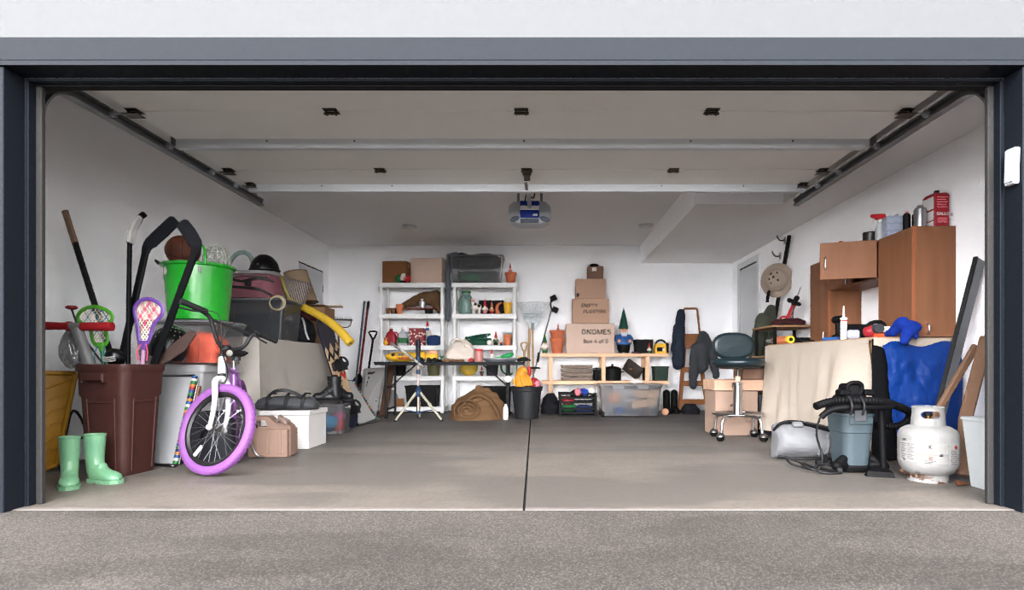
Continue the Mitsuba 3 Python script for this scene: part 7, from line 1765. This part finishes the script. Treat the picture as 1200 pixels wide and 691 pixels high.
part(k, 'chuck', rod(q + V(0, -.09, .185), q + V(0, -.14, .185), .022, .012, 14), M_DARKSTEEL, 40)
k = thing('tape_dispenser', 'pale blue white tape dispenser on the workbench beside the cartridge', 'tape dispenser')
q = V(2.43, 4.70, wt)
part(k, 'case', mv(box((0, 0, .035), (.095, .05, .068), bevel=.014), q, rz=6), mat('case_pale', (176, 184, 214), .3), 30)
part(k, 'window', mv(box((-.005, -.0255, .038), (.07, .002, .04), bevel=.0), q, rz=6), M_WHITEO, False)
part(k, 'notch', mv(box((.043, -.0255, .04), (.012, .002, .04)), q, rz=6), M_BLACKO, False)
def tool(label, name, cat, pts, r, m, n=10): solo(name, label, cat, tube(spline(pts, 14), r, n), m, 60)
k = thing('tape_measure', 'yellow tape measure on the far corner of the workbench', 'tape measure')
q = V(2.31, 5.62, wt + .003)
part(k, 'case', mv(rod((0, -.022, .034), (0, .022, .034), .036, n=24), q), M_YELO, 40)
part(k, 'hub', mv(rod((0, -.024, .034), (0, -.02, .034), .018, n=18), q), M_BLACKO, 40)
tool('dark pliers on the far end of the workbench beside the tape measure', 'pliers', 'pliers', [V(2.36, 5.50, wt + .016), V(2.42, 5.46, wt + .014), V(2.47, 5.48, wt + .012)], .012, M_BLACKO)
tool('blue handled screwdriver on the workbench left of the cartridge', 'screwdriver', 'screwdriver', [V(2.39, 5.12, wt + .017), V(2.43, 5.06, wt + .017), V(2.47, 5.0, wt + .017)], .015, M_BLUEO)
tool('orange handled chisel at the near end of the workbench', 'chisel', 'chisel', [V(2.49, 4.50, wt + .016), V(2.55, 4.51, wt + .016), V(2.62, 4.52, wt + .014)], .015, mat('handle_orange', (206, 82, 48), .4))
k = thing('power_saw', 'red and grey power tool with a black top on the workbench beside the blue cloth', 'power tool')
q = V(2.597, 4.68, wt)
part(k, 'body', mv(soft([((V(-.05, 0, .055), .05), (V(.045, 0, .06), .045))], .014), q), M_JUGRED, 60)
part(k, 'grip', mv(tube(spline([V(-.08, 0, .09), V(-.03, 0, .125), V(.05, 0, .12), V(.075, 0, .08)], 14), .016, 10), q), M_BLACKO, 60)
part(k, 'motor', mv(rod((-.02, -.02, .075), (-.02, -.09, .075), .036, n=18), q), M_DIMGREY, 40)
part(k, 'label', mv(box((.055, -.05, .07), (.055, .004, .045)), q), M_WHITEO, False)
solo('tool_pouch', 'dark open case tilted up behind the red power tool', 'case', mv(box((0, 0, 0), (.18, .02, .12), bevel=.006), V(2.57, 4.90, wt + .074), rx=-22, ry=0), M_BLACKO, False)
k = thing('shop_towel', 'royal blue cloth crumpled on the workbench end and hanging over its edge', 'cloth')
M_TOWEL = bumped('towel_blue', (18, 42, 120), lambda p, n, uv: fbm(p.x * 30, p.y * 30, p.z * 30, 3), .006, .9, .1)
part(k, 'cloth', lumpy(soft([((at(1058, 377, 4.31), .04), (at(1048, 388, 4.38), .04)), ((at(1050, 387, 4.40), .035), (at(1041, 391, 4.47), .022)), ((at(1058, 380, 4.31), .045), (at(1071, 383, 4.30), .042)), ((at(1069, 385, 4.30), .045), (at(1063, 391, 4.28), .04)), ((at(1063, 391, 4.28), .04), (at(1060, 399, 4.28), .026)), ((at(1071, 390, 4.29), .03), (at(1073, 394, 4.29), .022))], .012), .014, 16, 8), M_TOWEL, 60)
# ------------------------------------------------------------------ right front: bag, vacuum, propane tank, bin, leaning boards
ALB = 0.36
M_BAGG = bumped('bag_grey', (150, 150, 153), lambda p, n, uv: fbm(p.x * 20, p.y * 20, p.z * 20, 3), .006, .7)
k = thing('tool_bag', 'light grey canvas bag with black edging on the floor beside the shop vacuum', 'bag')
G0 = V(1.965, 4.53, .004)
gm = loft([np.column_stack([np.full(28, x), w * .17 * np.cos(a_), np.maximum(0, .13 * h + .13 * h * np.sin(a_))]) for (x, w, h) in ((-.225, .3, .7), (-.215, .75, .95), (-.17, 1.0, 1.02), (0, 1.05, .98), (.12, 1.0, .86), (.2, .85, .78), (.24, .6, .66), (.25, .2, .4)) for a_ in [np.arange(28) / 28 * 2 * np.pi]])
part(k, 'body', mv(lumpy(gm, .018, 8, 3, .025), G0, rz=-10), M_BAGG, 60)
MG = lambda m: mv(m, G0, -10)
part(k, 'edge_band', MG(bar(spline([V(-.22, -.09, .235), V(-.16, -.05, .262), V(-.02, -.03, .262), V(.12, -.05, .235), V(.24, -.06, .20)], 20), .085, .016, (0, 1, -.5))), M_BLACK, 50)
part(k, 'handle_wrap', MG(box((-.06, -.075, .262), (.075, .06, .03), bevel=.01, rx=20)), M_BAGG, 40)
part(k, 'bottom_piping', MG(tube(spline([V(-.21, -.13, .03), V(-.1, -.175, .02), V(.05, -.175, .02), V(.2, -.14, .02)], 16), .009, 8)), M_BLACK, 60)
for x in (.07, .12, .17, .21): part(k, 'pleat', MG(tube(spline([V(x, -.145, .05), V(x + .012, -.165, .11), V(x + .02, -.11, .19)], 10), .012, 8)), M_BAGG, 60)

M_VAC = mat('vac_teal', (86, 100, 107), .4); M_VACB = mat('vac_black', (20, 20, 22), .55, spec=.06); M_VACG = mat('vac_grey', (112, 114, 118), .4)
k = thing('shop_vacuum', 'blue grey shop vacuum with black lid and hose beside the propane tank', 'vacuum')
V0 = V(2.055, 4.02, 0)
part(k, 'tank', rloft([(.035, 0.164, .22, .05), (.05, 0.172, .23, .055), (.26, 0.193, .26, .06), (.265, 0.206, .275, .06), (.285, 0.206, .275, .06), (.37, 0.214, .29, .065), (.375, 0.225, .30, .07), (.392, 0.225, .30, .07)], 6).apply_translation(V0), M_VAC, 35)
part(k, 'base', rloft([(.012, 0.185, .24, .05), (.035, 0.193, .25, .05), (.05, 0.176, .235, .05)], 6).apply_translation(V0), M_VACB, 35)
part(k, 'lid', rloft([(.392, 0.231, .31, .07), (.41, 0.235, .315, .07), (.45, 0.218, .29, .08), (.50, 0.168, .23, .08), (.515, 0.126, .18, .06)], 6).apply_translation(V0), M_VACB, 40)
part(k, 'motor_cap', join(rloft([(.50, .13, .14, .03), (.575, .11, .12, .03), (.585, .085, .10, .03)], 5).apply_translation(V0 + V(-.01, -.02, 0))), M_VACB, 40)
part(k, 'carry_handle', tube(spline([V0 + V(-.05, -.075, .51), V0 + V(-.05, -.085, .58), V0 + V(.03, -.085, .58), V0 + V(.03, -.075, .51)], 18), .014, 10), M_VACB, 50)
part(k, 'latch', V0 is not None and box(V0 + V(-.01, -.155, .40), (.075, .022, .12), bevel=.008), M_VACG, 30)
part(k, 'latch_plate', box(V0 + V(0, -.146, .345), (.15, .014, .05), bevel=.006), M_VAC, 30)
for dx, dz in ((-.07, .525), (.09, .525)): part(k, 'lid_clip', box(V0 + V(dx, -.05, dz), (.07, .09, .04), bevel=.01), M_VACB, 30)
for sx in (-1, 1):
    f_ = part(k, 'foot', soft([((V0 + V(sx * .095, -.10, .05), .032), (V0 + V(sx * .155, -.135, .052), .03)), ((V0 + V(sx * .095, -.10, .09), .028), (V0 + V(sx * .14, -.12, .06), .03))], .012), M_VACB, 30)
    part(f_, 'caster', rod(V0 + V(sx * .15 - .015, -.15, .024), V0 + V(sx * .15 + .015, -.15, .024), .024, n=16), M_BLACK, 40)
    f2 = part(k, 'foot', hull([V0 + V(sx * .10, .10, .03), V0 + V(sx * .17, .14, .03), V0 + V(sx * .10, .14, .03), V0 + V(sx * .11, .10, .1), V0 + V(sx * .14, .12, .07)]), M_VACB, 30)
    part(f2, 'caster', rod(V0 + V(sx * .15 - .015, .13, .024), V0 + V(sx * .15 + .015, .13, .024), .024, n=16), M_BLACK, 40)
def ribbed(pts, r, n=260):
    p = spline(pts, n); t = np.linspace(0, 1, n)
    return tube(p, r * (1 + .07 * np.sign(np.sin(t * n * 1.2))), 14)
YH = 3.81
part(k, 'hose', ribbed([at(956, 476, YH - .02), at(975, 470, YH - .0), at(1000, 469, YH - .08), at(1030, 470, YH - .08), at(1055, 477, YH + .02), at(1066, 489, YH + .10), at(1056, 498, YH + .14), at(1042, 499, YH + .16), at(1026, 498, YH + .16)], .024), M_VACB, 60)
part(k, 'wand', tube(spline([at(962, 489, YH - .06), at(970, 482, YH - .07), at(988, 477.5, YH - .09), at(1015, 477, YH - .09), at(1045, 476, YH - .05)], 30), .019, 12), M_VACB, 60)
part(k, 'wand', rod(V(2.175, 3.83, .045), V(2.165, 3.845, .46), .020, n=14), M_VACB, 50)
part(k, 'floor_nozzle', hull([V(2.04, 3.78, 0), V(2.19, 3.73, 0), V(2.20, 3.79, 0), V(2.06, 3.85, 0), V(2.05, 3.79, .035), V(2.19, 3.745, .03), V(2.195, 3.79, .03), V(2.12, 3.85, .06), V(2.19, 3.85, .06)]), M_VACB, 30)
for u in (989, 1003): part(k, 'hose_strap', tube(spline([at(u, 470, YH - .035) + V(0, -.06, .03), at(u, 474, YH - .035) + V(0, -.10, 0), at(u, 481, YH - .035) + V(0, -.08, -.02)], 10), .008, 8), M_BLACK, 50)
cord = [at(961, 489, 3.99), at(957, 510, 4.02), V(1.87, 4.02, .08), V(1.82, 3.98, .012), V(1.76, 4.08, .012), V(1.70, 4.14, .03), V(1.71, 4.20, .05), V(1.80, 4.10, .02), V(1.88, 3.98, .012), V(1.84, 3.88, .012), V(1.74, 3.90, .03), V(1.72, 4.0, .05), V(1.80, 4.04, .03), V(1.90, 3.94, .014), V(1.93, 3.90, .012), V(1.86, 3.84, .012), V(1.77, 3.87, .02), V(1.80, 3.95, .045), V(1.95, 3.98, .03)]
part(k, 'power_cord', tube(spline(cord, 140), .007, 8), M_BLACK, 60)

def f_tank(p, n, uv):
    g_ = fbm(p.x * 14, p.y * 14, p.z * 20, 4)
    rust = smoothstep(.50, .62, fbm(p.x * 26, p.y * 26, p.z * 30, 4)) * smoothstep(.10, .035, p.z + .05 * (g_ - .5))
    spot = smoothstep(.70, .76, fbm(p.x * 40 + 9, p.y * 40, p.z * 40, 3)) * .5
    col = mix((.15, .147, .142), (.19, .186, .18), g_)
    return mix(mix(col, mi.Color3f(.14, .12, .10), spot * .5), mi.Color3f(.05, .021, .010), rust)
M_TANK = mat('tank_white', proc(f_tank), .35, spec=.3)
PX, PYc = 2.35, 3.66
k = thing('propane_tank', 'dirty white propane tank with a rusty foot ring in front of the blue tarp', 'propane tank')
P0 = V(PX, PYc, 0); Rt = .163
prof = [(0, .032), (.06, .033), (.105, .042), (.138, .062), (.157, .095), (Rt, .125), (Rt, .272), (.158, .297), (.145, .315), (.12, .331), (.085, .342), (.04, .348), (0, .349)]
from scipy.interpolate import PchipInterpolator
part(k, 'body', lathe(prof, 56, P0), M_TANK, 60)
part(k, 'foot_ring', loft([np.array([[r * math.cos(t), r * math.sin(t), z] for r, z in ((.105, 0), (.11, .0), (.104, .07), (.099, .07))]) + P0 for t in np.arange(48) / 48 * 2 * np.pi], False, True), M_TANK, 40)
col = loft([np.array([[r * math.cos(t), r * math.sin(t), z] for r, z in ((.089, .325), (.094, .325), (.086, .442), (.090, .448), (.084, .454), (.079, .442))]) + P0 for t in np.arange(64) / 64 * 2 * np.pi], False, True)
col = cut(col, box(P0 + V(-.035, -.09, .405), (.11, .09, .044), bevel=.014), box(P0 + V(-.09, .04, .405), (.08, .05, .04), bevel=.012), box(P0 + V(.09, .03, .405), (.08, .06, .04), bevel=.012), box(P0 + V(0.03, .09, .405), (.11, .08, .09)))
part(k, 'collar', col, M_TANK, 40)
part(k, 'weld_seam', mv(torus(Rt, .0025, 60, 6), P0 + V(0, 0, .178)), M_TANK, 60)
M_BRASS = mat('brass', (150, 110, 60), .35, .9)
v_ = part(k, 'valve', join(rod(P0 + V(0, 0, .345), P0 + V(0, 0, .395), .018, n=16), rod(P0 + V(0, 0, .37), P0 + V(-.0, .055, .37), .015, n=14)), M_BRASS, 40)
part(v_, 'hand_wheel', lathe([(0, .395), (.024, .395), (.026, .405), (.02, .415), (0, .415)], 20, P0), M_BLACK, 40)
M_LABW = mat('label_white', (190, 188, 184), .5); M_LABR = mat('label_red', (188, 60, 56), .5); M_LABG = mat('label_text', (84, 80, 80), .6); M_LABP = mat('label_pink', (226, 160, 148), .6)
cam_az = math.atan2(-PYc, -PX)
def patch(az0, az1, z0, z1, m, name, off=.0012, n=10):
    """A label wrapped on the tank's side; azimuths in degrees from the side that faces the driveway."""
    q = []
    for t in np.linspace(az0, az1, n):
        a_ = cam_az + math.radians(t)
        q.append(np.array([[(Rt + o) * math.cos(a_), (Rt + o) * math.sin(a_), z] for o, z in ((off, z0), (off, z1), (-.002, z1), (-.002, z0))]) + P0)
    part(k, name, loft(q, True), m, False)
patch(-62, -20, .125, .245, M_LABW, 'label'); patch(-16, 36, .125, .245, M_LABW, 'label'); patch(40, 68, .12, .24, M_LABW, 'label')
for i in range(9):
    z = .233 - .011 * i
    patch(-58 + 2 * (i % 2), -42 - 3 * (i % 3), z - .0035, z, M_LABG, 'print', .002, 5)
    patch(-39, -25 - 4 * (i % 2), z - .003, z, M_LABG, 'print', .002, 5)
    patch(43, 56 + 3 * (i % 3) + (0 if i < 3 else 6), z - .03 - .0035, z - .03, M_LABG, 'print', .002, 5) if i < 8 else None
for i in range(6): patch(-11, 13 - 3 * (i % 2), .19 - .008 * i - .004, .19 - .008 * i, M_LABP, 'print', .002, 6)
for i in range(3): patch(-6, 14 - 4 * i, .142 - .007 * i - .003, .142 - .007 * i, M_LABG, 'print', .002, 6)
patch(21, 27, .168, .182, M_BLACK, 'black_square', .002, 4)
def tank_mark(txt, az, z, h, m, nm):
    a_ = cam_az + math.radians(az); o = V(math.cos(a_), math.sin(a_), 0); x = V(-o[1], o[0], 0)
    part(k, nm, text_on(txt, h, P0 + o * (Rt + .001) + V(0, 0, z) - x * h * .35, x, o, True, .002), m, False)
tank_mark('X', 2, .212, .022, M_INK, 'crossed_mark')
tank_mark('o', 4, .148, .022, M_LABG, 'round_mark'); tank_mark('o', -48, .128, .018, M_LABG, 'round_mark'); tank_mark('oo', -50, .25, .016, M_LABG, 'round_mark')
a_ = cam_az + math.radians(57); o = V(math.cos(a_), math.sin(a_), 0); x = V(-o[1], o[0], 0)
part(k, 'red_diamond', hull([P0 + o * (Rt + e) + V(0, 0, .222) + x * dx + V(0, 0, dz) for e in (.0, .0032) for dx, dz in ((.014, 0), (-.014, 0), (0, .014), (0, -.014))]), M_LABR, False)
solo('dry_leaves', 'dry brown leaves caught at the foot of the propane tank', 'leaves', join(*[lumpy(ball(V(PX + .06 + .016 * i, PYc - .19 + .012 * (i * 7 % 5), .014 + .004 * (i % 3)), 1, 2, (.020, .016, .005)), .006, 60, i) for i in range(4)]), mat('leaf_brown', (110, 66, 34), .9), 60, kind='stuff')

M_BINW = mat('bin_white', (228, 233, 234), .4)
k = thing('waste_bin', 'white plastic waste bin standing beside the right door jamb', 'bin')
part(k, 'tub', bin_shell([(0, .27, .18, .03), (.385, .345, .225, .035), (.388, .36, .24, .04), (.402, .36, .24, .04)], .006, 5).apply_translation(V(2.625, 3.42, 0)), M_BINW, 35)
for x in (-.08, .08): part(k, 'rib', bar([V(2.61 + x * .8, 3.42 - .093, .02), V(2.61 + x, 3.42 - .113, .37)], .012, .005, (1, 0, 0)), M_BINW, 30)

M_DBOARD = mat('board_dark', (150, 153, 158), .6); M_OAK = bumped('board_oak', (150, 114, 90), lambda p, n, uv: noise(p.x * 60, p.y * 60, p.z * 8), .0008, .6)
k = thing('panel_board', 'wide dark grey board leaning on the right wall behind the propane tank', 'board')
bd = bar([V(2.60, 4.05, .04), V(2.955, 4.05, 1.42)], .11, .022, V(1, .6, -.27))
part(k, 'board', bd, M_DBOARD, 30)
part(k, 'edge_strip', bar([V(2.545, 4.015, .055), V(2.90, 4.015, 1.435)], .012, .028, V(1, .6, -.27)), M_BLACK, 30)
k = thing('timber', 'round edged wooden handle leaning right above the propane tank collar', 'timber')
part(k, 'handle', bar([V(2.315, 3.86, .01), at(1102, 476, 3.86), at(1143, 406, 4.02)], [.045, .045, .05], .035, (1, 0, -.8)), M_OAK, 40)
k = thing('timber', 'straight brown timber leaning on the wall above the white bin', 'timber')
part(k, 'beam', bar([V(2.57, 3.66, .03), at(1131, 492, 3.78), at(1156, 396, 3.98) + V(0, 0, 0)], .075, .036, (1, -.5, -.3)), M_OAK, 30)
solo('trim_strip', 'thin white trim strip leaning between the dark board and the brown timber', 'strip', bar([V(2.52, 3.84, .01), at(1123, 505, 3.85), at(1155, 392, 4.02)], .014, .010, (1, 0, 0)), M_BINW, 30)
solo('panel_board', 'second dark board leaning behind the white bin', 'board', bar([V(2.78, 3.74, .02), V(2.94, 3.84, .72)], .13, .02, V(.4, 1, -.1)), M_DBOARD, 30)
# ------------------------------------------------------------------ soft things give way where they touch others
def shape_of(key):
    v, f = meshkit.WRITTEN[scene[key]['filename']][:2]
    m = trimesh.Trimesh(v, f, process=True); m.merge_vertices(); return m
def press(soft_key, *others, gap=.006):
    """Takes what overlaps with the named things out of a soft part, leaving a small gap."""
    a = man(shape_of(soft_key)); lo, hi = np.array(a.bounding_box()).reshape(2, 3)
    for o in others:
        for key in [k for k in scene if k == o or k.startswith(o + '__')]:
            v = meshkit.WRITTEN[scene[key]['filename']][0]
            if (v.min(0) > hi).any() or (v.max(0) < lo).any(): continue
            b = man(shape_of(key))
            if b.is_empty(): continue
            for d in ((0, 0, 0), (gap, 0, 0), (-gap, 0, 0), (0, gap, 0), (0, -gap, 0), (0, 0, gap), (0, 0, -gap)): a = a - b.translate(d)
    if a.is_empty(): raise ValueError(soft_key)
    parts_ = a.decompose(); big = max(x.volume() for x in parts_)
    a = m3.Manifold.compose([x for x in parts_ if x.volume() > .04 * big])
    scene[soft_key] = {**scene[soft_key], 'filename': meshkit.write_ply(tm(a), 50)}
def floor_at(key, z):
    """No vertex of a soft thing lies lower than what it lies on."""
    v, f = meshkit.WRITTEN[scene[key]['filename']][:2]
    v = np.array(v, float); v[:, 2] = np.maximum(v[:, 2], z)
    scene[key] = {**scene[key], 'filename': meshkit.write_ply(trimesh.Trimesh(v, f, process=False), 60)}
for key, z in (('tool_bag__body', .003), ('gear_bag__body', .003), ('gear_bag_001', .003), ('canvas_bag__body', TT + .003), ('backpack__body', BZ + .4235), ('rucksack__body', BZ + .4235), ('rag_001', TB[2] + .4425), ('duffel_bag__body', .328), ('jacket', BZ + .016), ('tool_roll', 1.155), ('yellow_bag', SHZ[1] + .006), ('sack', SHZ[0] + .006), ('fallen_leaves', TT + .001), ('red_pebbles', TT + .001), ('soil_bag__body', TT + .002)):
    if key in scene: floor_at(key, z)
for soft_key, others in (('jacket', ('cardboard_box', 'pillow', 'workbench', 'drop_cloth', 'smoky_tote')), ('cloth', ('jacket', 'pool_noodle', 'pillow', 'cardboard_box', 'bent_tube', 'bent_tube_001')), ('rucksack__body', ('backpack',)), ('dark_clothes', ('garden_hose', 'clear_tote_001')), ('dark_bundle', ('smoky_tote',)),
                         ('folded_tarp', ('life_vest', 'clear_tote')), ('cloth_002', ('cloth_001', 'planter')), ('cloth_001', ('planter',)), ('jacket_001__cloth', ('step_ladder',)), ('jacket_002__cloth', ('step_ladder',)), ('coat__cloth', ('ski', 'side_rack')),
                         ('folded_cloth', ('clear_bin',)), ('folded_cloth_001', ('folded_cloth', 'clear_bin')), ('folded_cloth_002', ('folded_cloth', 'folded_cloth_001', 'clear_bin')), ('folded_cloth_003', ('folded_cloth', 'folded_cloth_001', 'folded_cloth_002', 'clear_bin')),
                         ('folded_cloth_008', ('folded_cloth_007', 'crate_003')), ('folded_cloth_009', ('folded_cloth_007', 'folded_cloth_008', 'crate_003')), ('folded_cloth_010', ('folded_cloth_007', 'folded_cloth_008', 'folded_cloth_009', 'crate_003')),
                         ('folded_cloth_005', ('folded_cloth_004', 'crate_003')), ('folded_cloth_006', ('folded_cloth_004', 'folded_cloth_005', 'crate_003')), ('folded_cloth_004', ('crate_003',)), ('folded_cloth_007', ('crate_003', 'folded_cloth_006')),
                         ('shop_towel__cloth', ('wall_cabinet', 'workbench_001', 'canvas_curtain', 'tarp')), ('burlap_sack__cloth', ('tray', 'shelf_unit', 'watering_can')), ('rain_jacket__cloth', ('clear_tote_001', 'shelf_unit', 'shelf_unit_001', 'dark_clothes')), ('life_vest', ('clear_tote',))):
    if soft_key in scene: press(soft_key, *others)
    else: print('no', soft_key)
